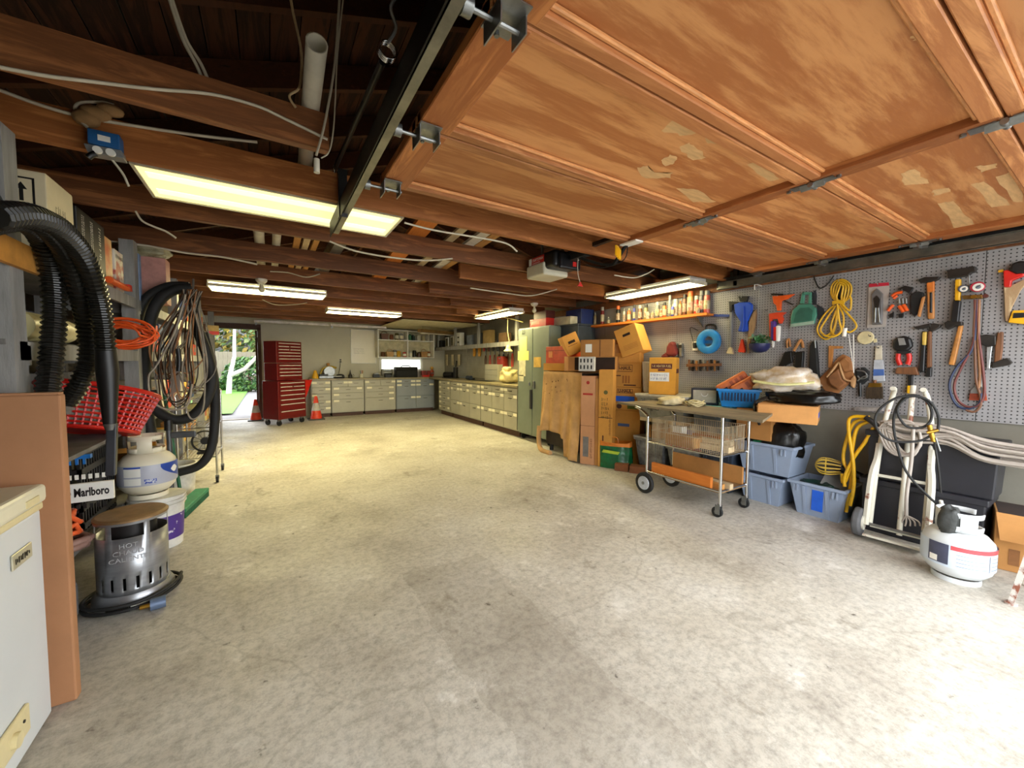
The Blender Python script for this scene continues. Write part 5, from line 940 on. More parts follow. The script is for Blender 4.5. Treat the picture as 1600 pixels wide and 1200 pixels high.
t = thing('parts_tray', 'shallow tray of black and white parts on the back bench', 'tray', (on_bench(520)+0.12, 10.22, BZ)); MB().taper(0, 0.04, 0.22, 0.12, 0.25, 0.14).build('tray', BLACK, t); MB().bb(-0.08, 0.06, -0.04, 0.04, 0.04, 0.055).build('papers', PAPER, t)
t = thing('wood_offcut', 'short tan timber leaning on the back wall above the bench', 'timber', (on_bench(516)-0.02, 10.50, BZ), R(8)); MB().bb(-0.03, 0.03, -0.02, 0.02, 0, 0.36).build('timber', PLK, t)
t = thing('battery_charger', 'squat black charger with a grey top left of the toolbox', 'charger', (on_bench(588), 10.38, BZ)); MB().bb(-0.08, 0.08, -0.07, 0.07, 0, 0.08).build('case', BLACK, t, bevel=0.01); MB().bb(-0.06, 0.06, -0.05, 0.05, 0.08, 0.11).build('top', STEEL, t, bevel=0.006)
t = thing('oil_can', 'small dark oil can with a spout left of the charger', 'oil can', (on_bench(548), 10.4, BZ)); MB().lathe([(0.05, 0), (0.05, 0.06), (0.02, 0.10), (0.006, 0.20)], 14).build('can', IRON_, t, smooth=SM); MB().tube(arc((0.05, 0, 0.05), 0.035, -PI/2, PI/2, 8, 'xz'), 0.005, 5).build('handle', IRON_, t)
t = thing('pencil_tin', 'pale tin holding pencils below the whiteboard', 'tin', (on_bench(566), 10.42, BZ)); MB().lathe([(0.04, 0), (0.04, 0.10)], 14).build('tin', TAG, t, smooth=SM)
for k in range(5): MB().tube([(0.02*math.cos(k*1.3), 0.02*math.sin(k*1.3), 0.02), (0.035*math.cos(k*1.3), 0.035*math.sin(k*1.3), 0.18)], 0.004, 5).build('pencil', [YELLOW, RED, GREEN, BLUE, DSTEEL][k], t)
# right bench and its wall
def RWp(px, py, off=0.03): return PX(px, py, XR-0.014-off)
sp = RWp(712, 545, 0.15); t = thing('wall_shelf', 'grey wall shelf over the far right bench', 'shelf', (XR-0.17, 8.2, 1.69)); MB().bb(-0.15, 0.155, -2.3, 2.35, 0, 0.025).build('board', GREYW, t); MB().bb(-0.17, -0.15, -2.3, 2.35, -0.06, 0.03).build('lip', GREYW, t)
for y in (-1.9, -0.3, 1.0, 2.2): MB().bb(-0.14, -0.10, y-0.04, y+0.04, 0.025, 0.50).build('post', GREYW, t)
SZ = 1.716
for k, (px, w_, h_, nm, lab, m) in enumerate(((698, 0.20, 0.26, 'framed_picture', 'left small white framed picture on the wall shelf', WHITE), (706, 0.20, 0.27, 'framed_picture', 'middle small white framed picture on the wall shelf', WHITE), (716, 0.20, 0.34, 'file_box', 'white file box with two dark marks on the wall shelf', WHITE), (688, 0.22, 0.20, 'machine_case', 'black case on the wall shelf at the corner', BLACK), (733, 0.26, 0.24, 'carton', 'grey blue carton on the wall shelf past the post', mat('grey_blue', (120, 130, 146), 0.6)), (760, 0.34, 0.30, 'carton', 'tan carton on the wall shelf over the pliers', mat('tan_box', (150, 124, 76), 0.7)), (745, 0.3, 0.26, 'carton', 'dark grey carton on the wall shelf', mat('dark_grey_box', (72, 74, 78), 0.6)), (785, 0.30, 0.2, 'carton', 'brown carton on the wall shelf near the hanging lamp', mat('brown_box', (112, 84, 52), 0.7)))):
    y = PX(px, 530, XR-0.25).y; o = thing(nm, lab, nm.split('_')[-1], (XR-0.25, y, SZ), -PI/2); MB().bb(-w_/2, w_/2, 0, 0.12 if 'picture' not in nm else 0.03, 0, h_).build('case', m, o, bevel=0.005)
    if 'picture' in nm: MB().bb(-w_/2+0.03, w_/2-0.03, -0.002, 0, 0.03, h_-0.03).build('picture', mat('olive_print', (92, 88, 62), 0.5, var=0.3, scale=20), o)
    if nm == 'file_box': MB().bb(-0.05, 0.05, -0.002, 0, 0.08, 0.12).bb(-0.05, 0.05, -0.002, 0, 0.20, 0.24).build('mark', BLACK, o)
# hand tools and gloves on the far pegboard
def hang(name, label, cat, px, py0, py1, build, group=None, off=0.02):
    a = RWp(px, py0, off); b_ = RWp(px, py1, off); t = thing(name, label, cat, (a.x, a.y, a.z), -PI/2, group); build(t, a.z-b_.z); MB().cyl((0, off, 0.0), (0, -0.01, 0.0), 0.004, n=6).build('peg', STEEL, t); return t
def plier(hm, jm=STEEL):
    def f(t, h):
        MB().prism([(-0.018, -0.02), (0.018, -0.02), (0.008, 0.10*h/0.2), (-0.008, 0.10*h/0.2)], -0.012, 0.0).build('jaws', jm, t)
        for s in (-1, 1): MB().tube(spline([(s*0.008, -0.006, -0.02), (s*0.03, -0.006, -h*0.45), (s*0.022, -0.006, -h)], 4), 0.009, 6).build('grip', hm, t, smooth=1)
    return f
gcols = [('red', RED), ('black', BLACK), ('brown', mat('brown_grip', (96, 52, 32), 0.6)), ('dark red', mat('dark_red_grip', (120, 30, 26), 0.5)), ('blue', mat('navy_grip', (40, 52, 92), 0.5))]
for k in range(14):
    row = k // 7; px = 757+7.0*(k % 7)+(2 if row else 0); cn, cm = gcols[(k*3+row) % 5]
    hang('pliers', '%s-handled pliers, number %s from the gloves in the %s row of the far pegboard' % (cn, ('one', 'two', 'three', 'four', 'five', 'six', 'seven')[k % 7], 'lower' if row else 'upper'), 'pliers', px, 532+22*row-(k % 7)*0.6, 549+24*row, plier(cm), 'pliers on the far pegboard')
def glove(m):
    def f(t, h):
        b = MB(); b.prism([(-0.05, -h), (0.05, -h), (0.06, -h*0.5), (-0.06, -h*0.5)], -0.03, 0); b.build('cuff', m, t, bevel=0.01)
        for i in range(4): MB().tube([(-0.045+0.03*i, -0.015, -h*0.5), (-0.05+0.034*i, -0.015, 0.0)], 0.014, 6).build('finger', m, t, smooth=1)
    return f
YG = mat('yellow_leather', (222, 160, 50), 0.7); WG = mat('pale_cotton', (206, 190, 150), 0.8)
for px, m, lab in ((742, YG, 'left yellow leather work glove hung above the far bench'), (750, YG, 'right yellow leather work glove hung above the far bench'), (699, WG, 'tan cotton glove hung in the corner, left of three'), (708, WG, 'pale cotton glove hung in the corner, middle of three'), (718, WG, 'cotton glove hung in the corner, right of three')): hang('work_glove', lab, 'glove', px, 543 if px > 735 else 554, 557 if px > 735 else 571, glove(m), 'work gloves on the far pegboard')
a = RWp(781, 576, 0.14); t = thing('hanging_case', 'red metal case hung on the far pegboard', 'case', (a.x, a.y, a.z), -PI/2); MB().bb(-0.13, 0.13, 0, 0.12, 0, 0.26).build('case', mat('brick_red', (150, 44, 26), 0.5), t, bevel=0.01); MB().bb(-0.04, 0.04, -0.008, 0, 0.20, 0.23).build('latch', STEEL, t)
t = thing('steel_cabinet', 'small grey steel parts cabinet on the right bench', 'cabinet', (XR-0.26, PX(765, 590, XR-0.3).y, BZ), -PI/2); MB().bb(-0.30, 0.30, 0, 0.22, 0, 0.36).build('case', CABG, t, bevel=0.006)
for k in range(3): MB().bb(-0.28, 0.28, -0.008, 0, 0.02+0.115*k, 0.12+0.115*k).build('drawer', CABG, t, bevel=0.002, seg=1)
t = thing('black_machine', 'black power tool standing on the right bench near the corner', 'power tool', (3.95, 9.3, BZ), R(-60)); MB().cyl((-0.22, 0, 0.08), (0.05, 0, 0.08), 0.075).build('motor', BLACK, t, smooth=SM); MB().box((0.13, 0, 0.14), (0.10, 0.10, 0.28)).build('body', BLACK, t, bevel=0.02); MB().tube([(0.13, 0, 0.27), (0.16, 0, 0.44)], 0.02, 8).build('handle', BLACK, t); MB().bb(-0.25, 0.2, -0.07, 0.07, 0, 0.015).build('foot', DSTEEL, t)
t = thing('hand_drill', 'grey and blue hand drill lying on the right bench', 'drill', (3.85, 8.3, BZ), R(-80)); MB().cyl((-0.22, 0, 0.05), (0.10, 0, 0.05), 0.018).build('bar', STEEL, t, smooth=1); MB().cyl((0.1, 0, 0.05), (0.26, 0, 0.05), 0.045).build('body', mat('blue_black', (40, 48, 64), 0.5), t, smooth=SM); MB().box((0.22, 0.05, 0.02), (0.05, 0.14, 0.04)).build('handle', BLACK, t, bevel=0.008)
t = thing('bench_mat', 'black mat strip lying on the right bench', 'mat', (3.90, 7.6, BZ), R(-88)); MB().bb(-0.45, 0.45, -0.10, 0.10, 0, 0.008).build('mat', BLACKM, t)
t = thing('cream_cushion', 'lumpy cream sack on the right bench beside the locker', 'sack', (3.92, PX(800, 600, 3.9).y+0.15, BZ)); o = blob(0.16, 0.2, 0.13, 21, 0.25).build('sack', mat('cream_cloth', (214, 196, 140), 0.8, var=0.15, bump=0.3), t, smooth=2); o.location = (0, 0, 0.135); o = blob(0.09, 0.1, 0.05, 5, 0.2).build('flap', mat('cream_cloth', (214, 196, 140), 0.8), t, smooth=2); o.location = (-0.04, 0, 0.27)
# hanging cream task lamp
lp = PX(794, 549, 3.82); t = thing('task_lamp', 'cream metal task lamp on a bent arm above the right bench', 'lamp', lp)
CRL = mat('cream_enamel_lamp', (232, 218, 150), 0.4); MB().lathe([(0.085, 0), (0.08, 0.015), (0.045, 0.05), (0.042, 0.10), (0.03, 0.115), (0.01, 0.12)], 20).build('shade', CRL, t, smooth=SM)
MB().tube([(0, 0, 0.115), (0.02, 0.0, 0.20), (0.0, 0.02, 0.36), (0.0, 0.02, 0.62)], 0.007, 6).build('arm', CRL, t, smooth=1); MB().tube([(0.0, 0.02, 0.62), (0.1, -0.35, 0.52)], 0.006, 6).build('brace', CRL, t); MB().tube([(0.0, 0.02, 0.62), (0.0, 6.6-lp.y, 2.194-lp.z)], 0.006, 6).build('ceiling_rod', CRL, t)
t = thing('unlit_fixture', 'unlit brown fluorescent fixture hanging in the back corner', 'ceiling light', PX(685, 521, 3.7), R(20)); MB().bb(-0.6, 0.6, -0.08, 0.08, 0, 0.07).build('housing', mat('brown_fixture', (136, 104, 56), 0.6), t); MB().cyl((-0.58, 0, -0.02), (0.58, 0, -0.02), 0.018).build('tube', PVC, t, smooth=1)
for s in (-0.5, 0.5): MB().tube([(s, 0, 0.07), (s, 0, 2.184-t.location.z)], 0.004, 4).build('chain', STEEL, t)
# steel locker
LK = mat('green_grey_locker', (126, 136, 122), 0.45, 0.15, var=0.08, scale=3)
fr = Fr(809.5, 858, 511, 691, -PI/2, x=3.66); lk = fthing('steel_locker', 'tall grey-green steel locker with two doors, papers and a padlock', 'locker', fr); lk.location.z = 0; w_ = fr.w; h_ = fr.loc.z+fr.h
MB().bb(-w_/2, w_/2, 0.012, 0.60, 0.10, h_).build('body', LK, lk, bevel=0.006)
for s in (-1, 1):
    d_ = MB().bb(min(0, s*w_/2)+0.006, max(0, s*w_/2)-0.006, -0.008, 0.012, 0.12, h_-0.02).build('door', LK, lk, bevel=0.004)
    if s > 0: MB().box((0.06, -0.02, 0.95), (0.04, 0.025, 0.12)).build('latch', STEEL, d_, bevel=0.004)
for sx in (-w_/2+0.06, w_/2-0.06):
    for sy in (0.08, 0.5): MB().cyl((sx-0.015, sy, 0.05), (sx+0.015, sy, 0.05), 0.05, n=16).build('caster', BLACK, lk, smooth=SM)
def lp_px(px, py): q = fr.uv(px, py); return q[0], fr.loc.z+q[2]
PY1 = mat('yellow_note', (232, 224, 130), 0.8, var=0.04); PY2 = mat('ochre_note', (222, 180, 90), 0.8)
for k, (a, b_, c, d, m) in enumerate(((813, 824, 527, 548, PY1), (810, 827, 549, 563, PY1), (812, 822, 563, 588, mat('white_note', (222, 216, 180), 0.8)), (812, 819, 586, 596, mat('white_note', (222, 216, 180), 0.8)), (835, 846, 558, 574, PY2))):
    x0, z1 = lp_px(a, c); x1, z0 = lp_px(b_, d); o = MB().bb(x0, x1, -0.012, -0.009, z0, z1).build('note', m, lk)
x0, z0 = lp_px(828, 600); MB().box((x0, -0.02, z0), (0.04, 0.02, 0.05)).build('padlock', STEEL, lk, bevel=0.006); MB().tube(arc((x0, -0.02, z0+0.025), 0.014, 0, PI, 8, 'xz'), 0.004, 5).build('shackle', STEEL, lk)
x0, z0 = lp_px(831, 622); MB().bb(x0-0.03, x0+0.03, -0.03, -0.011, z0-0.18, z0+0.14).build('hanging_straps', BLACK, lk, bevel=0.008)
x0, z0 = lp_px(819, 519); text('23', 0.11, BLACK, lk, (x0, -0.0125, z0))
LZ = h_
# ================================================================ right side, on the floor
UH = mat('moving_carton', (206, 146, 62), 0.8, var=0.1, scale=4, bump=0.03); UHD = mat('brown_carton', (176, 122, 62), 0.85, var=0.12, scale=4); UHP = mat('pinkish_carton', (196, 142, 100), 0.85, var=0.1, scale=4); INK = mat('brown_ink', (84, 44, 26), 0.8); RINK = mat('red_ink', (176, 52, 40), 0.8); BTAPE = mat('blue_tape', (28, 96, 214), 0.6, var=0.1)
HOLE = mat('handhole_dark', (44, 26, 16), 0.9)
def cbox(name, label, L, Rr, T_, B_, rz, m, d_=0.3, cat='cardboard box', tilt=None, group=None, z0=None, flaps=True, **pos):
    fr = Fr(L, Rr, T_, B_, rz, **pos); t = fthing(name, label, cat, fr, group)
    w_, h_ = fr.w, fr.h
    if z0 is not None: h_ += fr.loc.z-z0; t.location.z = z0
    if tilt: t.rotation_euler = (0, tilt, rz)
    MB().bb(-w_/2, w_/2, 0, d_, 0, h_).build('carton', m, t, bevel=0.005)
    if flaps: MB().bb(-w_/2+0.003, w_/2-0.003, 0.003, d_/2-0.001, h_, h_+0.004).bb(-w_/2+0.003, w_/2-0.003, d_/2+0.001, d_-0.003, h_, h_+0.004).build('flap', m, t)
    return t, w_, h_, d_
def strip(t, name, m, x0, x1, z0, z1, y=-0.0015): return MB().bb(x0, x1, y-0.0008, y, z0, z1).build(name, m, t)
def frame_print(t, m, x0, x1, z0, z1, th=0.006):
    b = MB(); y = -0.0015; b.bb(x0, x1, y-0.0008, y, z0, z0+th); b.bb(x0, x1, y-0.0008, y, z1-th, z1); b.bb(x0, x0+th, y-0.0008, y, z0+th, z1-th); b.bb(x1-th, x1, y-0.0008, y, z0+th, z1-th); return b.build('printed_frame', m, t)
# covered machine with brown drop cloth
CLOTH = mat('brown_drop_cloth', (206, 162, 108), 0.95, var=0.16, scale=5, bump=0.25, bscale=120)
cz = 1.18
cm_ = thing('covered_cabinet', 'low dark cabinet hidden under the brown drop cloth', 'cabinet', (3.84, 4.32, 0)); MB().bb(-0.30, 0.40, -0.40, 0.40, 0.10, cz-0.012).build('body', mat('dark_cabinet', (50, 40, 32), 0.7), cm_)
for sx in (-0.24, 0.34):
    for sy in (-0.34, 0.34): MB().cyl((sx, sy, 0), (sx, sy, 0.10), 0.03).build('foot', BLACK, cm_)
dc = thing('drop_cloth', 'brown stained drop cloth draped to the floor over a cabinet', 'drop cloth', (3.84, 4.32, 0))
def drape(u, v):
    # u along the front from far (left) to near (right); v from the top back over the edge and down
    y = 0.50-0.98*u; amp = 0.0
    if v < 0.3: return (0.36-(0.36+0.335)*(v/0.3), y*0.86, cz-0.004+0.008*math.sin(9*u+6*v))
    k = (v-0.3)/0.7; fl = 0.024*k*math.sin(26*u+1.2)+0.018*k*math.sin(11*u+3*k)
    drop = cz-k*(cz-0.02)
    if 0.10 < u < 0.66: drop = cz-k*(cz-0.26-0.06*math.sin(5*u))
    if u >= 0.66: fl -= 0.12*k*k*(u-0.66)/0.34
    return (-0.335-0.055*k+fl, y*(0.86+0.16*k), drop)
b = MB(); b.grid(72, 30, drape); b.build('cloth', CLOTH, dc, smooth=2, solid=0.004)
b = MB(); b.tube(spline([(-0.40, 0.44, 0.36), (-0.42, 0.42, 0.14), (-0.46, 0.30, 0.03), (-0.46, 0.08, 0.02)], 6), 0.035, 8); b.build('gathered_edge', CLOTH, dc, smooth=1.5)
for k in range(16):
    u0, v0, ru, rv = rnd.uniform(0.08, 0.66), rnd.uniform(0.36, 0.66), rnd.uniform(0.006, 0.016), rnd.uniform(0.004, 0.010); ring = [Vector(drape(u0+ru*math.cos(a), v0+rv*math.sin(a)))+Vector((-0.0035, 0, 0)) for a in [2*PI*i/7 for i in range(7)]]
    MB().add(ring, [tuple(range(7))]).build('stain', mat('cloth_stain', (92, 62, 36), 0.9), dc)
# cartons leaning beside the cloth
def tall(label, L, Rr, T_, B_, x, m, d_=0.12, rz=R(-62), z0=0.0): return cbox('long_carton', label, L, Rr, T_, B_, rz, m, d_, z0=z0, x=x)
t, w_, h_, d_ = tall('tall slim tan carton with red logo beside the drop cloth', 907, 929, 588, 724, 3.46, UHP, 0.14); MB().cyl((0, -0.0025, h_-0.08), (0, -0.001, h_-0.08), 0.022, n=16).build('logo', RINK, t); strip(t, 'red_print', RINK, -w_*0.35, w_*0.35, h_-0.24, h_-0.215); strip(t, 'grey_panel', mat('grey_print_b', (120, 116, 112), 0.8), -w_*0.3, w_*0.1, 0.10, 0.36); strip(t, 'seam', INK, -w_/2, w_/2, 0.50, 0.504); scribble(t, INK, -0.14, 0.14, -0.02, 0.02, 1, 0, (0, -PI/2, 0), (w_*0.28, -0.002, 0.23))
t, w_, h_, d_ = tall('thin brown carton squeezed between the two tall cartons', 929.5, 935, 592, 712, 3.52, UHD, 0.12)
t, w_, h_, d_ = tall('tall yellowish carton strapped in the middle beside the moving boxes', 935, 957, 578, 716, 3.56, UH, 0.14); strip(t, 'strap', INK, -w_/2, w_/2, 0.62, 0.628); MB().cyl((0, -0.0025, h_-0.28), (0, -0.001, h_-0.28), 0.026, n=14).build('logo', mat('olive_ink', (96, 92, 44), 0.8), t); scribble(t, INK, -0.14, 0.14, -0.016, 0.016, 1, 0, (0, -PI/2, 0), (w_*0.33, -0.002, h_*0.45)); scribble(t, mat('olive_ink', (96, 92, 44), 0.8), -0.05, 0.05, h_-0.62, h_-0.34, 5, -0.002); strip(t, 'strip_print', INK, -w_*0.2, -w_*0.1, 0.06, 0.4)
for (px, py, dx, lab) in ((932, 727, 0.28, 'pale wooden block under the tall cartons'), (968, 737, 0.16, 'brown wooden block on the floor, left of two'), (993, 741, 0.18, 'brown wooden block on the floor, right of two')):
    p = PZ(px, py, 0); o = MB().bb(-dx/2, dx/2, 0, 0.13, 0, 0.085).build('wood_block', PLKW if dx > 0.2 else mat('brown_block', (140, 84, 44), 0.8, var=0.2), bevel=0.004); o.location = (p.x+0.03, p.y, 0); o.rotation_euler = (0, 0, R(-55)); tag(o, lab, 'wood block')
# on top of the covered cabinet and the locker
def stack(label, L, Rr, T_, B_, x, m, d_, name='carton', cat='box', rz=-PI/2, z0=None, **k): return cbox(name, label, L, Rr, T_, B_, rz, m, d_, cat, z0=z0, x=x, **k)
stack('low yellow carton with brown tape on the covered cabinet', 849, 890, 568, 580, 3.56, UH, 0.30, z0=cz+0.012)
t, w_, h_, d_ = stack('orange metal toolbox on the yellow carton', 853, 888, 541, 568, 3.60, mat('orange_steel', (216, 78, 32), 0.4), 0.26, 'toolbox', 'toolbox', flaps=False); MB().bb(-w_*0.35, -w_*0.18, -0.008, 0, h_*0.35, h_*0.72).build('latch', mat('pale_orange', (240, 150, 80), 0.5), t); strip(t, 'seam', INK, -w_/2, w_/2, h_*0.74, h_*0.76)
DK = mat('dark_slate_tote', (52, 62, 76), 0.45)
t, w_, h_, d_ = stack('dark slate storage tote behind the orange toolbox', 873, 903, 510, 545, 3.88, DK, 0.34, 'storage_tote', 'storage tote', z0=1.46, flaps=False); MB().bb(-w_/2-0.012, w_/2+0.012, -0.012, d_+0.012, h_, h_+0.03).build('lid', DK, t, bevel=0.008); MB().cyl((w_*0.25, -0.03, 0.05), (w_*0.25, -0.03, 0.20), 0.05).build('label_patch', mat('grey_label', (120, 116, 108), 0.5), t, smooth=SM)
o = MB().bb(3.87, 4.20, 3.98, 4.74, cz+0.006, 1.46).build('slotted_carton', UHD, bevel=0.005); tag(o, 'brown carton carrying the dark slate tote', 'cardboard box')
stack('white flat box on the slate tote', 859, 891, 496, 508, 3.84, mat('off_white_box', (206, 200, 170), 0.6), 0.28, z0=None, flaps=False)
stack('navy blue tote at the top of the stack near the joists', 884, 908, 484, 507, 3.98, mat('navy_tote', (34, 52, 110), 0.45), 0.26, 'storage_tote', 'storage tote', flaps=False)
t, w_, h_, d_ = stack('bright red box on top of the locker', 828, 853, 498, 511, 3.68, RED, 0.2, 'red_case', 'case', z0=LZ, flaps=False); strip(t, 'band', mat('pale_red', (230, 110, 90), 0.5), -w_*0.4, w_*0.1, h_*0.3, h_*0.7)
stack('dark red bin stacked on the red case', 834, 853, 486, 498, 3.68, mat('maroon_bin', (92, 26, 20), 0.5), 0.18, 'maroon_bin', 'bin', z0=LZ+0.105, flaps=False)
# messy cartons right of the toolbox
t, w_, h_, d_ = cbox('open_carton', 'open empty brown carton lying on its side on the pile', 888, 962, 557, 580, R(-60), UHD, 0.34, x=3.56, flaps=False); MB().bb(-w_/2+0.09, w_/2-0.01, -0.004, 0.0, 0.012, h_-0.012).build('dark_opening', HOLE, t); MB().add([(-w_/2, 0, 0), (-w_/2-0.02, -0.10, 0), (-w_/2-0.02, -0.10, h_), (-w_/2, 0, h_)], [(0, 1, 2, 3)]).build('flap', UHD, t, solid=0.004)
t, w_, h_, d_ = cbox('printed_carton', 'white carton printed with small black figures in front of the open one', 904, 929, 557.5, 580, R(-60), mat('white_carton', (214, 210, 200), 0.7), 0.05, x=3.45, flaps=False)
for i in range(4):
    for j in range(2): strip(t, 'figure_print', BLACK, -w_*0.40+w_*0.22*i, -w_*0.40+w_*0.22*i+w_*0.09, h_*(0.15+0.45*j), h_*(0.42+0.45*j))
t, w_, h_, d_ = cbox('shipping_carton', 'tan carton with a white address label lying on the open carton', 907, 958, 531, 557, R(-60), UHD, 0.30, x=3.60); strip(t, 'label_patch', PAPER, -w_*0.34, -w_*0.14, h_*0.25, h_*0.75); strip(t, 'seam', INK, 0.1*w_, 0.12*w_, 0, h_)
t, w_, h_, d_ = cbox('file_carton', 'tilted small file carton with a hand hole on top of the pile', 889, 913, 520, 552, R(-30), UH, 0.36, tilt=R(-24), x=3.62); strip(t, 'hand_hole', HOLE, -0.05, 0.05, h_*0.55, h_*0.68); strip(t, 'marker', INK, -0.07, 0.07, h_*0.44, h_*0.46)
t, w_, h_, d_ = cbox('file_carton', 'large yellow file carton tipped forward on the moving boxes', 972, 1007, 508, 553, R(-70), UH, 0.32, tilt=R(-20), x=3.86); strip(t, 'hand_hole', HOLE, -0.05, 0.05, h_*0.68, h_*0.77)
for k in range(4): strip(t, 'print_line', mat('faded_ink', (166, 106, 44), 0.8), -w_*0.3, w_*0.35, h_*(0.2+0.05*k), h_*(0.21+0.05*k))
cbox('flat_carton', 'brown carton wedged under the tipped file carton', 950, 985, 538, 552, R(-62), UHD, 0.26, x=3.84)
cbox('short_carton', 'short open carton on top of the moving boxes', 962, 1000, 550, 567, R(-62), UH, 0.22, x=3.90)
# moving cartons with printed brand
for k, (L, Rr, T_, B_, lab) in enumerate(((953.5, 1002, 566, 605, 'upper moving carton with brand print and shelf drawing'), (956, 1002, 605.5, 629, 'moving carton with brand print and blue tape'), (957, 1000, 629.5, 641, 'flattened carton layer with round print under the blue tape'), (957, 1000, 641.5, 690, 'lowest visible plain carton with a blue tape strip'))):
    t, w_, h_, d_ = cbox('moving_carton', lab, L, Rr, T_, B_, R(-62), UH, 0.28, group='stacked moving cartons', x=3.92, z0=0 if k == 3 else None, flaps=(k == 0))
    if k in (0, 1): frame_print(t, INK, -w_*0.32, w_*0.22, h_*0.62, h_*0.9); text('U-HAUL', h_*0.2 if k == 0 else h_*0.28, INK, t, (-w_*0.05, -0.003, h_*0.76), width=w_*0.46, bold=0.002)
    if k == 0:
        for i in range(3): strip(t, 'drawing', mat('faded_ink', (166, 106, 44), 0.8), -w_*0.1+w_*0.09*i, -w_*0.04+w_*0.09*i, h_*0.16, h_*0.46)
        strip(t, 'print_line', INK, -w_*0.42, -w_*0.15, h_*0.44, h_*0.48); strip(t, 'print_line', INK, -w_*0.05, w_*0.34, h_*0.06, h_*0.11)
    if k == 1: strip(t, 'blue_tape', BTAPE, -w_*0.4, w_*0.28, h_*0.06, h_*0.42); o = MB().bb(w_/2, w_/2+0.0015, 0.02, 0.16, h_*0.06, h_*0.36).build('blue_tape', BTAPE, t)
    if k == 2: MB().cyl((-w_*0.25, -0.003, h_*0.5), (-w_*0.25, -0.001, h_*0.5), h_*0.35, n=14).build('round_print', INK, t); strip(t, 'green_print', mat('green_ink', (96, 110, 40), 0.8), w_*0.05, w_*0.4, h_*0.2, h_*0.8)
    if k == 3: strip(t, 'blue_tape', mat('dull_blue_tape', (74, 92, 130), 0.6), -w_*0.3, w_*0.12, h_*0.70, h_*0.755)
# green shopping bag
p = PZ(972, 724, 0); gb = thing('shopping_bag', 'shiny green shopping bag with orange top beside the moving cartons', 'bag', (3.60, 3.40, 0), R(-55)); GB = mat('green_film', (16, 104, 58), 0.22, var=0.25, scale=12, bump=0.4, bscale=14)
def bag(u, v): a = 2*PI*u; r = 1+0.06*math.sin(3*a+2*v)+0.04*math.sin(7*a); return (0.20*r*math.copysign(abs(math.cos(a))**0.5, math.cos(a))*(1-0.06*v), 0.09*r*math.copysign(abs(math.sin(a))**0.6, math.sin(a))*(1-0.2*v)+0.09, 0.004+0.27*v)
MB().grid(40, 10, bag).build('bag', GB, gb, smooth=2); MB().grid(40, 4, lambda u, v: Vector(bag(u, 1))+Vector((0, 0, 0.055*v+0.012*v*math.sin(14*u)))).build('orange_top', mat('orange_film', (226, 130, 40), 0.3), gb, smooth=2); MB().prism([(-0.15, 0.20), (0.05, 0.185), (0.07, 0.22), (-0.13, 0.235)], -0.022, -0.016).build('lime_banner', mat('lime_print', (180, 206, 50), 0.5), gb)
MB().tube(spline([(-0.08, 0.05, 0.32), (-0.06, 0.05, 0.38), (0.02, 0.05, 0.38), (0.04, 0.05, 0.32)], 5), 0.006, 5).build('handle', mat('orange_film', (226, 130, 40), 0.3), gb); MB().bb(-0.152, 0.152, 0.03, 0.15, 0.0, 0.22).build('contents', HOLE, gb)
# utility cart
ct = thing('utility_cart', 'wire basket utility cart with a wooden top board and one big wheel', 'cart', (3.42, 2.22, 0))
xa, xb, ya, yb = -0.20, 0.22, -0.38, 0.38
for x in (xa, xb):
    MB().tube(spline([(x, yb, 0.10), (x, yb, 0.70), (x, yb+0.01, 0.78), (x, yb+0.10, 0.84), (x, yb+0.16, 0.855)], 6), 0.013, 10).build('leg', CHROME, ct, smooth=1)
    MB().tube([(x, ya, 0.10), (x, ya, 0.855)], 0.013, 10).build('leg', CHROME, ct, smooth=1)
    c = MB().cyl((x-0.012, ya+0.02, 0.045), (x+0.012, ya+0.02, 0.045), 0.045, n=18).build('caster', RUBBER, ct, smooth=SM); MB().bb(x-0.022, x-0.016, ya-0.01, ya+0.03, 0.03, 0.11).bb(x+0.016, x+0.022, ya-0.01, ya+0.03, 0.03, 0.11).build('fork', STEEL, c); MB().cyl((x-0.014, ya+0.02, 0.045), (x+0.014, ya+0.02, 0.045), 0.02, n=12).build('hub', STEEL, c)
    wh = MB().cyl((x-0.045, yb, 0.105), (x-0.012, yb, 0.105), 0.105, n=30).build('wheel', RUBBER, ct, smooth=SM, bevel=0.008); MB().cyl((x-0.050, yb, 0.105), (x-0.008, yb, 0.105), 0.068, n=26).build('hub', mat('grey_hub', (190, 194, 200), 0.4), wh, smooth=SM, bevel=0.004); MB().cyl((x-0.056, yb, 0.105), (x-0.05, yb, 0.105), 0.016, n=12).build('axle', STEEL, wh)
for z in (0.22, 0.52): MB().tube([(xa, ya, z), (xb, ya, z), (xb, yb, z), (xa, yb, z)], 0.009, 6, True).build('shelf_frame', CHROME, ct, smooth=1)
b = MB(); z0, z1 = 0.52, 0.76
def wires(p0, p1, n):
    for k in range(n+1): q = Vector(p0)+(Vector(p1)-Vector(p0))*k/n; b.tube([(q.x, q.y, z0), (q.x, q.y, z1)], 0.0030, 4)
wires((xa+0.015, ya+0.02, 0), (xa+0.015, yb-0.03, 0), 38); wires((xb-0.015, ya+0.02, 0), (xb-0.015, yb-0.03, 0), 38); wires((xa+0.015, ya+0.02, 0), (xb-0.015, ya+0.02, 0), 18); wires((xa+0.015, yb-0.03, 0), (xb-0.015, yb-0.03, 0), 18)
for z in (z0, 0.64, z1): b.tube([(xa+0.015, ya+0.02, z), (xb-0.015, ya+0.02, z), (xb-0.015, yb-0.03, z), (xa+0.015, yb-0.03, z)], 0.004, 4, True)
for k in range(16): y = ya+0.03+k*(yb-ya-0.06)/15; b.tube([(xa, y, z0), (xb, y, z0)], 0.0022, 4)
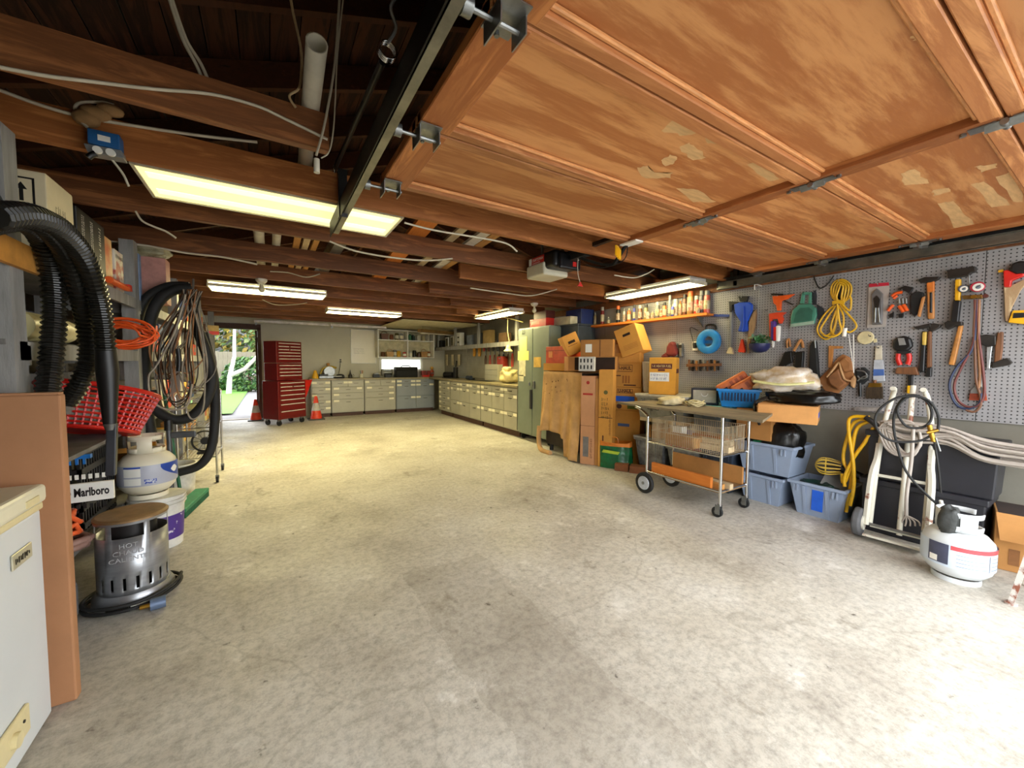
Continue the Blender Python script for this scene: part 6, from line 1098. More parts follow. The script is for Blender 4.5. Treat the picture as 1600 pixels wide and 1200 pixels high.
o = b.build('wire_basket', mat('tarnished_wire', (206, 188, 158), 0.4, 0.5), ct); o['kind'] = 'stuff'
MB().bb(xa, xb, ya, yb, 0.205, 0.215).build('lower_shelf', mat('lower_ply', (150, 116, 74), 0.8, var=0.2), ct)
MB().add([(xa-0.06, ya-0.34, 0.858), (xb+0.12, ya-0.14, 0.858), (xb+0.20, yb+0.40, 0.858), (xa+0.03, yb+0.44, 0.858), (xa-0.06, ya-0.34, 0.878), (xb+0.12, ya-0.14, 0.878), (xb+0.20, yb+0.40, 0.878), (xa+0.03, yb+0.44, 0.878)], [(3, 2, 1, 0), (4, 5, 6, 7), (0, 1, 5, 4), (1, 2, 6, 5), (2, 3, 7, 6), (3, 0, 4, 7)]).build('top_board', mat('grey_plywood', (140, 124, 96), 0.75, var=0.25, scale=4, stretch=(4, 1, 1)), ct)
# lumber on the cart
for k, (x, z, l, w_, h_, m, yo, lab) in enumerate(((xa+0.02, 0.216, 0.62, 0.035, 0.10, PLKO, 0.03, 'orange board on edge on the cart bottom shelf'), (xa+0.07, 0.216, 0.50, 0.05, 0.045, PLK, -0.10, 'tan offcut on the cart bottom shelf in front'), (xa+0.13, 0.216, 0.46, 0.05, 0.05, PLKW, -0.16, 'pale offcut on the cart bottom shelf behind'), (xb-0.04, 0.216, 0.72, 0.02, 0.16, UHD, 0.0, 'brown hardboard sheet on edge at the back of the cart shelf'))):
    o = MB().bb(-w_/2, w_/2, -l/2, l/2, 0, h_).build('lumber_piece', m, bevel=0.002, seg=1); o.location = (3.42+x+w_/2, 2.22+yo, z); tag(o, lab, 'lumber', 'lumber on the cart')
for k, (x, y, l, w_, h_, m, lab, z) in enumerate(((-0.10, 0.05, 0.30, 0.14, 0.10, PLK, 'tan wood offcut box in the wire basket', 0.53), (-0.02, -0.18, 0.36, 0.10, 0.05, PLKW, 'pale pine offcut lying in the wire basket', 0.53), (0.08, -0.1, 0.34, 0.06, 0.10, PLKO, 'orange wood offcut in the wire basket', 0.53), (0.0, 0.16, 0.09, 0.09, 0.16, PAPER, 'small white carton in the wire basket', 0.53), (0.02, -0.19, 0.30, 0.06, 0.04, PLKW, 'second pale pine offcut lying on top in the wire basket', 0.582))):
    o = MB().bb(-w_/2, w_/2, -l/2, l/2, 0, h_).build('offcut', m, bevel=0.002, seg=1); o.location = (3.42+x, 2.22+y, z); o.rotation_euler = (0, 0, rnd.uniform(-.15, .15)); tag(o, lab, 'offcut', 'offcuts in the basket')
t = thing('sun_hat', 'cream floppy cap lying on the cart top board', 'hat', (*PZ(1048, 632, 0.88).xy, 0.879)); o = blob(0.15, 0.10, 0.045, 31, 0.2).build('cap', mat('cream_cotton', (222, 204, 158), 0.9, bump=0.2), t, smooth=2); o.location = (0, 0, 0.04)
coil('rope_coil', 'coil of cream rope on the cart top board', 'rope', (*PZ(1085, 634, 0.88).xy, 0.905), 0.12, 0.07, 0.006, mat('cream_rope', (216, 200, 150), 0.8), 7, plane='xy', spread=0.02)
# bins
def bin_(label, y0, y1, x0, z0, h, m, lid=None, name='plastic_bin', group='plastic bins', x1=4.27, taper=0.05, blue=None):
    w_ = abs(y1-y0); d_ = x1-x0; t = thing(name, label, 'plastic bin', (x0, (y0+y1)/2, z0), -PI/2, group); b = MB()
    vs = []; 
    for z, k in ((0, taper), (h, 0)):
        vs += [(-w_/2+k, k, z), (w_/2-k, k, z), (w_/2-k, d_-k, z), (-w_/2+k, d_-k, z)]
    b.add(vs, [(3, 2, 1, 0), (0, 1, 5, 4), (1, 2, 6, 5), (2, 3, 7, 6), (3, 0, 4, 7)]); b.build('tub', m, t, solid=0.005)
    f = MB(); e = 0.014; f.bb(-w_/2-e, w_/2+e, -e, e*0.4, h-0.025, h); f.bb(-w_/2-e, w_/2+e, d_-e*0.4, d_+0.001, h-0.025, h); f.bb(-w_/2-e, -w_/2+e*0.4, e*0.4, d_-e*0.4, h-0.025, h); f.bb(w_/2-e*0.4, w_/2+e, e*0.4, d_-e*0.4, h-0.025, h); f.build('rim', m, t, bevel=0.003, seg=1)
    for s in (-0.22, 0.2): MB().add([(s*w_-0.01, taper-0.004, 0.01), (s*w_+0.01, taper-0.004, 0.01), (s*w_+0.014, -0.002, h-0.03), (s*w_-0.014, -0.002, h-0.03)], [(0, 1, 2, 3)]).build('rib', m, t, solid=0.008)
    for s in (-0.36, 0.36): MB().bb(s*w_-0.02, s*w_-0.008, -0.02, -0.01, h-0.085, h-0.03).bb(s*w_+0.008, s*w_+0.02, -0.02, -0.01, h-0.085, h-0.03).build('lug', m, t)
    if lid: MB().bb(-w_/2-0.018, w_/2+0.018, -0.018, d_+0.002, h, h+0.025).build('lid', lid, t, bevel=0.006)
    return t, w_, h, d_
BG = mat('blue_grey_bin', (146, 160, 182), 0.32, var=0.06, scale=3); CLR = mat('cloudy_clear_bin', (146, 148, 146), 0.25, var=0.35, scale=7, col2=(84, 82, 86))
t, w_, h_, d_ = bin_('open blue-grey bin with a blue tape mark, nearest of the bins', 1.61, 1.22, 3.90, 0, 0.29, BG); o = MB().add([(-0.035, 0.026, 0.06), (0.045, 0.026, 0.06), (0.055, 0.006, 0.24), (-0.025, 0.006, 0.24)], [(0, 1, 2, 3)]).build('blue_tape', BTAPE, t, solid=0.004)
bin_('blue-grey bin at the bottom of the taller stack', 2.05, 1.66, 3.88, 0, 0.27, BG); MB()
bin_('upper blue-grey bin holding black bags', 2.06, 1.58, 3.86, 0.296, 0.28, BG, taper=0.045)
bin_('dark slate bin behind the cart', 2.42, 2.10, 3.86, 0.0, 0.42, DK); bin_('clear bin with a red lid behind the cart', 2.84, 2.45, 3.86, 0, 0.36, CLR, mat('red_lid', (190, 36, 40), 0.4)); bin_('purple tinted bin on the red lid', 2.80, 2.47, 3.88, 0.386, 0.20, mat('lilac_bin', (140, 124, 170), 0.35), mat('clear_lid', (190, 190, 190), 0.3))
bin_('cloudy clear bin full of small things beside the green bag', 3.27, 2.87, 3.82, 0, 0.40, CLR, mat('grey_lid', (150, 150, 146), 0.4)); t, w_, h_, d_ = cbox('brown_crate', 'brown carton standing behind the wire basket', 1010, 1055, 668, 690, -PI/2, UHD, 0.4, x=3.84, z0=0.427); 
t, w_, h_, d_ = bin_('grey bin with a white lid and black handwriting', 3.24, 2.60, 3.80, 0.66, 0.26, mat('grey_frosted_bin', (150, 148, 138), 0.35, var=0.2, scale=9), mat('white_lid', (222, 216, 200), 0.4), taper=0.03); text('Tree Glass\nLights', 0.07, BLACK, t, (-0.08, 0.004, 0.16), (PI/2-0.11, 0, 0)); o = MB().bb(3.84, 4.26, 2.62, 2.86, 0.615, 0.655).build('shelf_plank', PLK); tag(o, 'plank bridging the bins under the grey bin', 'plank'); o = MB().bb(3.84, 4.26, 2.90, 3.22, 0.615, 0.655).build('shelf_plank', PLKW); tag(o, 'pale plank on the clear bin under the grey bin', 'plank')
TZ = 0.66+0.26+0.027
bin_('small teal-lidded bin beside the grey bin', 2.52, 2.16, 3.84, 0.60, 0.25, mat('smoky_bin', (104, 114, 116), 0.35), mat('teal_lid', (104, 196, 206), 0.4), taper=0.02); o = MB().bb(3.86, 4.26, 2.12, 2.50, 0.435, 0.598).build('filler_carton', UHD); tag(o, 'brown carton under the teal-lidded bin', 'cardboard box')
# fuel carton, white pleated shade
t, w_, h_, d_ = cbox('fuel_carton', 'orange-yellow fuel carton with dark banner and white note', 1014, 1056, 559, 607, R(-62), mat('orange_yellow_carton', (222, 156, 46), 0.7, var=0.08), 0.26, x=3.86, z0=TZ)
strip(t, 'banner', mat('maroon_ink', (96, 34, 24), 0.7), -w_*0.42, w_*0.36, h_*0.70, h_*0.84); text('1-K HEATER FUEL', 0.04, mat('cream_ink', (236, 206, 140), 0.7), t, (-w_*0.03, -0.004, h_*0.77), width=w_*0.7); strip(t, 'banner', mat('maroon_ink', (96, 34, 24), 0.7), -w_*0.16, w_*0.10, h_*0.64, h_*0.69); strip(t, 'note', PAPER, -w_*0.47, w_*0.26, h_*0.36, h_*0.60); scribble(t, mat('blue_ink', (60, 80, 130), 0.8), -w_*0.42, w_*0.22, h_*0.38, h_*0.58, 2, -0.0026, th=0.08); o = MB().bb(w_/2, w_/2+0.0015, 0.03, 0.22, h_*0.58, h_*0.70).build('banner', mat('maroon_ink', (96, 34, 24), 0.7), t)
t = thing('pleated_shade', 'white plastic basket-like shade leaning behind the fuel carton', 'lamp shade', (4.06, 3.26, TZ), rot=(0, R(4), R(-62))); b = MB(); n = 40
b.lathe([(0.075, 0), (0.12, 0.36), (0.125, 0.362), (0.125, 0.375)], n); 
b.build('shade', mat('white_mesh_plastic', (222, 218, 206), 0.5, var=0.1, scale=30), t, smooth=0.25)
for k in range(20): a = 2*PI*k/20; MB().tube([(0.077*math.cos(a), 0.077*math.sin(a), 0.01), (0.121*math.cos(a), 0.121*math.sin(a), 0.36)], 0.004, 4).build('pleat', WHITE, t)
# little drawer unit, blue basket and drill cases
t = thing('drawer_organizer', 'small black and clear drawer organizer on the teal lid', 'organizer', (3.88, 2.42, 0.878), R(-62)); MB().bb(-0.13, 0.13, 0.004, 0.24, 0, 0.17).build('case', mat('navy_black', (34, 36, 52), 0.45), t, bevel=0.006); d = MB().bb(-0.11, 0.11, -0.004, 0.006, 0.02, 0.15).build('drawer', mat('milky_drawer', (186, 180, 160), 0.35), t, bevel=0.004); MB().tube(arc((0, -0.008, 0.115), 0.03, PI, 2*PI, 8, 'xz'), 0.004, 5).build('pull', WHITE, d)
bb_ = thing('shopping_basket', 'bright blue slotted plastic shopping basket', 'basket', (3.86, 2.06, 0.885), R(-62)); BLB = mat('basket_blue', (22, 128, 200), 0.4)
b = MB(); vs = []
for z, w_, d_ in ((0, 0.28, 0.20), (0.17, 0.36, 0.27)): vs += [(-w_/2, 0.13-d_/2, z), (w_/2, 0.13-d_/2, z), (w_/2, 0.13+d_/2, z), (-w_/2, 0.13+d_/2, z)]
b.add(vs, [(3, 2, 1, 0), (0, 1, 5, 4), (1, 2, 6, 5), (2, 3, 7, 6), (3, 0, 4, 7)]); b.build('tub', BLB, bb_, solid=0.006); f = MB(); f.bb(-0.19, 0.19, -0.02, 0.0, 0.155, 0.175); f.bb(-0.19, 0.19, 0.26, 0.28, 0.155, 0.175); f.bb(-0.19, -0.175, 0, 0.26, 0.155, 0.175); f.bb(0.175, 0.19, 0, 0.26, 0.155, 0.175); f.build('rim', BLB, bb_)
for k in range(11): x = -0.135+0.027*k; MB().add([(x-0.006, 0.0185-0.02, 0.06), (x+0.006, 0.0185-0.02, 0.06), (x+0.006, -0.0055, 0.14), (x-0.006, -0.0055, 0.14)], [(0, 1, 2, 3)]).build('slot', mat('slot_dark', (24, 40, 70), 0.8), bb_, solid=0.004)
o = MB().bb(3.86, 4.24, 1.76, 2.07, 0.60, 0.88).build('support_carton', UHD); tag(o, 'carton under the blue basket behind the bin stack', 'cardboard box')
DC = mat('terracotta_plastic', (216, 112, 44), 0.45)
for k, (dy, lab, tl) in enumerate(((0.06, 'orange moulded drill case tilted in the blue basket, front one', R(-34)), (-0.09, 'orange moulded drill case tilted in the blue basket, back one', R(-34)))):
    t = thing('drill_case', lab, 'tool case', (3.93, 2.06+dy, 1.06), rot=(0, tl, R(-62)), group='orange drill cases'); MB().bb(-0.15, 0.15, 0.0, 0.07, 0, 0.12).build('case', DC, t, bevel=0.022, seg=3); strip(t, 'hand_hole', HOLE, -0.10, -0.06, 0.03, 0.06); 
    for i in range(3): strip(t, 'moulded_line', mat('dark_terracotta', (170, 80, 30), 0.5), -0.02+0.05*i, 0.01+0.05*i, 0.03, 0.09)
# flat carton, black bags and the plastic sack
t, w_, h_, d_ = cbox('flat_carton', 'flat cardboard carton with blue tape on top of the bin stack', 1183, 1278, 634, 661, R(-72), mat('light_cardboard', (206, 148, 84), 0.8, var=0.08), 0.40, x=3.74); o = MB().bb(w_/2, w_/2+0.002, 0.10, 0.28, h_*0.34, h_*0.62).build('blue_tape', BTAPE, t); FLZ = t.location.z+h_
BAGM = mat('black_bag_film', (14, 14, 15), 0.28, var=0.2, bump=0.5, bscale=10)
t = thing('black_bag', 'black bag standing in the upper bin below the flat carton', 'bag', (4.02, 1.74, 0.45)); o = blob(0.13, 0.18, 0.17, 8, 0.25).build('bag', BAGM, t, smooth=2); o.location = (0, 0, 0.165)
t = thing('radio_clock', 'pale green little clock radio in front of the black bag', 'clock radio', (3.90, 1.86, 0.47), R(-80)); MB().bb(-0.075, 0.075, 0, 0.05, 0, 0.10).build('case', mat('mint_plastic', (196, 212, 186), 0.5), t, bevel=0.012); MB().cyl((-0.02, -0.003, 0.055), (-0.02, 0.0, 0.055), 0.026, n=16).build('dial', BLACK, t); MB().bb(-0.07, 0.07, 0.002, 0.048, 0.10, 0.115).build('top_strip', GREEN, t)
t = thing('black_bag', 'crumpled black bag with straps lying on the flat carton', 'bag', (3.98, 1.58, FLZ+0.006)); o = blob(0.17, 0.26, 0.06, 12, 0.25).build('bag', BAGM, t, smooth=2); o.location = (0, 0, 0.06); MB().tube(spline([(-0.17, 0.2, 0.05), (-0.24, 0.26, 0.0), (-0.26, 0.25, -0.10), (-0.24, 0.22, -0.2)], 5), 0.012, 5).build('strap', BAGM, t, smooth=1)
t = thing('plastic_sack', 'clear plastic sack of pale scraps lying on the black bag', 'bag', (3.97, 1.72, FLZ+0.115), rot=(0, R(-8), R(20))); o = blob(0.14, 0.25, 0.105, 14, 0.3, 30, 18).build('sack', mat('clear_film_sack', (206, 200, 192), 0.2, var=0.3, scale=9, col2=(176, 150, 110), bump=0.5, bscale=16), t, smooth=2); o.location = (0, 0, 0.10); MB().tube(spline([(-0.12, 0.22, 0.1), (-0.15, 0.0, 0.08), (-0.1, -0.22, 0.1)], 5), 0.012, 5).build('hem', mat('pale_yellow_film', (222, 216, 150), 0.3), t, smooth=1)
# junk in the near bin
t = thing('clipboard', 'grey folded board sticking out of the near bin', 'board', (4.02, 1.36, 0.17), rot=(R(-38), R(24), R(-70))); MB().bb(-0.10, 0.10, 0, 0.015, 0, 0.26).build('board', mat('grey_card', (130, 128, 124), 0.7), t)
t = thing('green_bag', 'dark green crumpled bag in the near bin', 'bag', (4.08, 1.44, 0.14)); o = blob(0.11, 0.14, 0.07, 17, 0.3).build('bag', mat('dark_green_film', (26, 58, 48), 0.4), t, smooth=2); o.location = (0, 0, 0.07)
p = PX(1290, 728, 4.05); t = thing('work_light', 'yellow wire cage of a trouble light above the near bin', 'work light', p, R(-72)); b = MB()
for k in range(6): a = PI*k/6; b.tube(spline([(-0.10, 0.05*math.cos(a), 0.05*math.sin(a)), (-0.02, 0.07*math.cos(a), 0.07*math.sin(a)), (0.04, 0.06*math.cos(a), 0.06*math.sin(a)), (0.07, 0, 0), (0.04, -0.06*math.cos(a), -0.06*math.sin(a)), (-0.02, -0.07*math.cos(a), -0.07*math.sin(a)), (-0.10, -0.05*math.cos(a), -0.05*math.sin(a))], 4), 0.004, 5)
b.tube([(0.0, 0.07*math.cos(2*PI*k/16), 0.07*math.sin(2*PI*k/16)) for k in range(16)], 0.004, 5, True); b.build('cage', mat('yellow_cage', (226, 190, 70), 0.5), t, smooth=1).rotation_euler = (0, 0, PI); MB().cyl((0.10, 0, 0), (0.26, 0, -0.06), 0.03).build('handle', BLACK, t, smooth=SM)
# yellow cord on its hook
fr = Fr(1310, 1365, 650, 800, -PI/2, x=4.02); T = Tr(fr).thing('power_cord', 'yellow extension cord hanging in a long loop by the black storage boxes', 'extension cord'); YC_ = mat('yellow_cord', (238, 184, 20), 0.4)
for k, pts in enumerate(([(1360, 655), (1335, 660), (1322, 690), (1318, 720), (1330, 745), (1326, 775), (1322, 800)], [(1362, 658), (1340, 668), (1332, 700), (1330, 730), (1318, 755), (1316, 740)], [(1365, 668), (1352, 690), (1334, 715), (1320, 745), (1320, 760)], [(1358, 652), (1330, 652), (1326, 672), (1333, 720), (1334, 760), (1328, 790)])): T.line('loop', YC_, [(u, v, 0.015*k+0.01) for u, v in pts], 0.013, n=8)
T.line('tie', BLACK, [(1352, 652, .06), (1364, 660, .06), (1372, 668, .05)], 0.02)
# black storage boxes under the pegboard
BKB = mat('black_tote_plastic', (38, 38, 44), 0.4, var=0.12)
def blackbox(label, y0, y1, z0, z1, x0=3.97):
    t = thing('storage_tote', label, 'storage trunk', ((x0+4.27)/2, (y0+y1)/2, z0), 0, 'black storage trunks'); w_ = 4.27-x0; l = y1-y0; h = z1-z0
    MB().taper(0, h-0.03, w_-0.03, l-0.03, w_, l).build('tub', BKB, t, bevel=0.01); MB().bb(-w_/2-0.012, w_/2, -l/2-0.012, l/2+0.012, h-0.045, h).build('lid', BKB, t, bevel=0.008)
blackbox('lower black plastic storage trunk behind the hand truck', 0.50, 1.14, 0.0, 0.42); blackbox('upper black plastic storage trunk behind the hand truck', 0.46, 1.12, 0.42, 0.80)
# grey hose heap on the trunk
fr = Fr(1365, 1600, 650, 745, -PI/2, x=3.93); T = Tr(fr).thing('grey_hose', 'heap of pale grey hose draped over the black trunk', 'hose'); GH = mat('pale_grey_hose', (176, 166, 156), 0.5, var=0.1)
for k in range(22):
    d = rnd.uniform(-0.16, 0.0) if k < 9 else rnd.uniform(0.0, 0.05); v0 = 660+rnd.uniform(-4, 22); sag = rnd.uniform(0, 24)
    T.line('strand', GH, [(1370+rnd.uniform(0, 30), v0, d), (1420, v0+6+rnd.uniform(-6, 10), d), (1480, v0+8+sag*0.3, d), (1530, v0+22+sag, d+.01), (1580, v0+32+sag, d+.01), (1640, v0+38+sag*0.9, d), (1690, v0+24+sag*0.5, -0.12), (1668, 664+0.3*k, -0.29), (1640, 662+0.3*k, -0.31)], 0.0095, n=7)
q = T.p(1654, 664, -0.30); MB().tube([(q[0], 0.345, q[2]-0.02), (q[0], 0.25, q[2]-0.02), (q[0], 0.24, q[2]+0.02)], 0.008, 6).build('wall_hook', STEEL, T.o)
for k in range(5): T.line('loop', GH, [(1375+4*k, 668, .03), (1385+5*k, 700, .04), (1410+4*k, 712, .05), (1438, 696-2*k, .05), (1430, 664, .04), (1400, 656, .03)], 0.0095, n=7, closed=True)
# hand truck
HT = mat('chipped_cream_paint', (206, 202, 186), 0.5, var=0.3, scale=7, col2=(130, 74, 50), thr=(0.37, 0.42)); ha, hb = PZ(1352, 840, 0), PZ(1446, 866, 0)
ang = math.atan2(hb.y-ha.y, hb.x-ha.x); mid = (ha+hb)/2; hw_ = (hb-ha).length/2
hd = thing('hand_truck', 'old cream painted two-wheel hand truck with rust leaning on the trunk', 'hand truck', (mid.x, mid.y, 0.0), rot=(R(-13), 0, ang))
for s in (-1, 1):
    MB().tube(spline([(s*hw_*0.9, 0, 0.10), (s*hw_*0.88, 0, 0.5), (s*hw_*0.80, 0, 0.85), (s*hw_*0.62, -0.01, 1.06), (s*hw_*0.5, -0.06, 1.13), (s*hw_*0.5, -0.12, 1.13)], 5), 0.016, 10).build('rail', HT, hd, smooth=1)
    MB().tube(spline([(s*hw_*1.02, -0.03, 0.10), (s*hw_*1.0, -0.03, 0.46), (s*hw_*0.9, -0.01, 0.60), (s*hw_*0.88, 0.0, 0.72)], 4), 0.021, 6).build('brace', HT, hd, smooth=0.5)
    if s < 0:
        w_ = MB().cyl((s*(hw_+0.02), -0.02, 0.11), (s*(hw_+0.07), -0.02, 0.11), 0.105, n=28).build('wheel', mat('grey_tyre', (92, 92, 94), 0.75), hd, smooth=SM, bevel=0.012); MB().cyl((s*(hw_+0.01), -0.02, 0.11), (s*(hw_+0.075), -0.02, 0.11), 0.055, n=20).build('hub', HT, w_, smooth=SM)
MB().tube([(0.02, 0, 0.08), (0.01, 0.0, 1.18)], 0.016, 10).build('centre_bar', HT, hd, smooth=1)
for z in (0.10, 0.48, 0.86): MB().tube([(-hw_*0.88, 0.0, z), (hw_*0.88, 0.0, z)], 0.012, 6).build('cross_bar', HT, hd)
MB().bb(-hw_, hw_, -0.10, 0.02, 0.02, 0.035).build('toe_plate', HT, hd); MB().cyl((-hw_-0.02, -0.02, 0.11), (hw_, -0.02, 0.11), 0.01).build('axle', STEEL, hd)
fr = Fr(1395, 1420, 680, 830, -PI/2, x=3.86); T = Tr(fr).thing('frayed_rope', 'frayed pale rope end hanging behind the hand truck', 'rope'); T.line('rope', GH, [(1427, 668), (1424, 720), (1417, 770), (1416, 805)], 0.011); 
for k in range(5): T.line('frayed_end', GH, [(1416, 805), (1410+6*k, 814), (1406+8*k, 822)], 0.005)
# propane tank at right, with hose and torch
TKG = mat('grey_white_tank', (196, 200, 202), 0.35, var=0.1, scale=5, col2=(150, 140, 124), thr=(0.2, 0.3)); t = tank('propane_tank', 'white propane tank with red and white label beside the hand truck', (3.55, 0.55, 0), R(-60), TKG, mat('pale_blue_label', (196, 208, 222), 0.4, var=0.05))
for c in t.children: pass
wrap_patch(t, -2.1, 0.3, 0.215, 0.24, mat('label_red', (196, 74, 80), 0.4)); wrap_patch(t, -2.75, -2.15, 0.12, 0.24, mat('label_navy', (70, 74, 96), 0.4)); wrap_patch(t, -2.7, -2.45, 0.125, 0.16, PAPER, r=0.1585)
for k in range(4): wrap_patch(t, -1.95, -1.1, 0.125+0.022*k, 0.128+0.022*k, mat('label_print_blue', (130, 150, 180), 0.5)); wrap_patch(t, -0.95, -0.1, 0.125+0.022*k, 0.128+0.022*k, mat('label_print_blue', (130, 150, 180), 0.5))
wrap_patch(t, -1.03, -1.01, 0.115, 0.21, mat('label_navy', (70, 74, 96), 0.4), r=0.1585)
t = thing('duct_tape_wrap', 'dark cloth and tape wrapped over the tank valve', 'cloth', (3.49, 0.58, 0.27)); o = blob(0.06, 0.05, 0.09, 19, 0.2).build('wrap', mat('grey_black_cloth', (52, 54, 52), 0.6, bump=0.3), t, smooth=2); o.location = (0, 0, 0.09)
fr = Fr(1365, 1480, 620, 830, R(-66), x=3.66); T = Tr(fr).thing('torch_hose', 'black gas hose coiled over the hand truck with a brass valve', 'hose')
T.line('hose', RUBBER, [(1480, 800, .0), (1450, 775, .03), (1415, 735, .05), (1398, 680, .05), (1398, 645, .05), (1412, 622, .05), (1432, 618, .05), (1452, 632, .05), (1455, 655, .05), (1440, 668, .06), (1415, 665, .06), (1402, 640, .06), (1420, 620, .06), (1450, 625, .06), (1466, 650, .05), (1465, 675, .05)], 0.0075)
T.line('hose', RUBBER, [(1430, 618, .07), (1400, 622, .07), (1374, 640, .07), (1367, 660, .07), (1378, 680, .07), (1400, 690, .07), (1440, 688, .07), (1464, 672, .07)], 0.0075)
T.line('brass_valve', BRASS, [(1452, 664, .08), (1456, 680, .08), (1459, 690, .08)], 0.013); T.line('brass_valve', BRASS, [(1448, 676, .09), (1466, 672, .09)], 0.010); T.line('torch_tube', DSTEEL, [(1460, 690, .08), (1466, 730, .06), (1470, 770, .03)], 0.006); T.line('white_grip', PAPER, [(1470, 782, .03), (1474, 800, .02)], 0.010, curve=0); T.line('lever', STEEL, [(1462, 684, .09), (1469, 705, .09)], 0.005, curve=0)
# open carton and table leg at the right edge
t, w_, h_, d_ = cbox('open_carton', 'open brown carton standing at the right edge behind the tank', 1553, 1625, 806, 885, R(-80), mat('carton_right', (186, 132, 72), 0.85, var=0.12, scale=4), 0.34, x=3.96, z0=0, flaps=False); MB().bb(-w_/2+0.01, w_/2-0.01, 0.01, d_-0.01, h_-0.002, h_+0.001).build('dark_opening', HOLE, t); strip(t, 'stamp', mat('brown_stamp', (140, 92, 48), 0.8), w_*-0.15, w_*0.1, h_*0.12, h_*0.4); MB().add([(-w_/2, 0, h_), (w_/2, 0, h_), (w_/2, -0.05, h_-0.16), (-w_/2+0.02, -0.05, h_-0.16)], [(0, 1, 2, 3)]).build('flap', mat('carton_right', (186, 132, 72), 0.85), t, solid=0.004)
RU = mat('rusty_white_paint', (186, 180, 172), 0.6, var=0.4, scale=14, col2=(120, 66, 44), thr=(0.40, 0.50)); p = PZ(1579, 944, 0); t = thing('rusty_stand', 'rusty painted metal stand with splayed legs at the right edge', 'stand', (p.x, p.y, 0))
MB().tube([(0, 0, 0.004), (0.03, -0.05, 0.34)], 0.016, 4).build('leg', RU, t); MB().tube([(0.36, -0.02, 0.004), (0.33, -0.07, 0.34)], 0.016, 4).build('leg', RU, t); MB().tube([(0.0, -0.42, 0.004), (0.03, -0.37, 0.34)], 0.016, 4).build('leg', RU, t); MB().tube([(0.36, -0.42, 0.004), (0.33, -0.37, 0.34)], 0.016, 4).build('leg', RU, t); MB().bb(0.0, 0.36, -0.40, -0.04, 0.335, 0.36).build('top', RU, t); MB().cyl((0, 0, 0), (0, 0, 0.012), 0.025, n=12).build('foot', RU, t)
# ================================================================ pegboard wall and the can shelf
PEGX = XR-0.0145
CA, CB_, CC_, CDd = (1100, 420, 0.1625), (1340, 390, 0.1625), (1340, 540, 0.1625), (960, 440, 0.15)
def Wt(name, label, cat, crop, u0, u1, v0, v1, group=None):
    fr = Fr(crop[0]+u0*crop[2], crop[0]+u1*crop[2], crop[1]+v0*crop[2], crop[1]+v1*crop[2], -PI/2, x=PEGX)
    T = Tr(fr, crop).thing(name, label, cat, group); return T
def peg(T, u, v, n=1):
    for k in range(n):
        a = T.p(u, v, 0); MB().tube([(a[0], 0.0, a[2]), (a[0], -0.035, a[2]), (a[0], -0.04, a[2]+0.012)], 0.003, 5).build('peg_hook', STEEL, T.o)
WOODH = mat('hammer_handle_wood', (190, 128, 66), 0.5, var=0.25, scale=6, stretch=(6, 6, 1)); DWOOD = mat('dark_handle_wood', (120, 76, 42), 0.6, var=0.25, scale=6, stretch=(6, 6, 1)); LEATH = mat('tan_leather', (168, 112, 62), 0.75, var=0.2, scale=6, bump=0.15); IRON = mat('tool_iron', (66, 62, 58), 0.45, 0.7, var=0.25)
# shelf with cans
o = thing('can_shelf', 'narrow wooden shelf of spray cans on the pegboard', 'shelf', (4.215, 3.72, 1.845)); MB().bb(-0.085, 0.068, -1.14, 0.98, 0, 0.022).build('board', PLKO, o); MB().bb(-0.085, -0.067, -1.14, 0.98, 0.022, 0.030).build('lip', PLKO, o)
for y in (-1.0, 0.0, 0.9): MB().add([(0.068, y, 0), (-0.06, y, 0), (0.068, y, -0.12)], [(0, 1, 2)]).build('bracket', STEEL, o, solid=0.006)
SHZ = 1.868
cans = [(923, .17, 'white', 'white', .022), (930, .20, 'cream', 'grey', .022), (941.5, .27, 'maroon', 'white', .030), (951, .11, 'grey', 'white', .026), (966, .25, 'black', 'orange', .032), (975.5, .20, 'white', 'grey', .022), (983, .19, 'orange', 'cream', .026), (991, .23, 'blue', 'dark', .018), (1000.5, .21, 'brown', 'white', .028), (1009.5, .21, 'olive', 'dark', .028), (1013, .11, 'white', 'white', .03), (1020, .11, 'cream', 'white', .024), (1027.5, .22, 'grey', 'white', .028), (1038.5, .20, 'orange', 'dark', .024), (1046.5, .28, 'silver', 'white', .020), (1055.5, .22, 'white', 'white', .032), (1063, .19, 'tan', 'orange', .022), (1069.5, .26, 'brown', 'dark', .024), (1078.5, .285, 'tan', 'orange', .036), (1088, .22, 'red', 'white', .026), (1096, .27, 'charcoal', 'grey', .030), (1104.5, .26, 'rose', 'grey', .034), (1091, .09, 'cream', 'red', .022), (1033, .12, 'rust', 'white', .016), (1051, .15, 'blue', 'white', .018)]
CCN = {'white': (168, 164, 150), 'cream': (160, 144, 104), 'maroon': (128, 40, 44), 'silver': (120, 124, 128), 'grey': (104, 104, 100), 'black': (30, 32, 32), 'orange': (212, 100, 40), 'blue': (52, 58, 140), 'brown': (104, 64, 38), 'olive': (120, 112, 64), 'tan': (156, 122, 72), 'red': (186, 52, 40), 'charcoal': (66, 62, 62), 'rose': (180, 84, 72), 'rust': (140, 74, 40), 'dark': (40, 36, 34)}
used_y = []
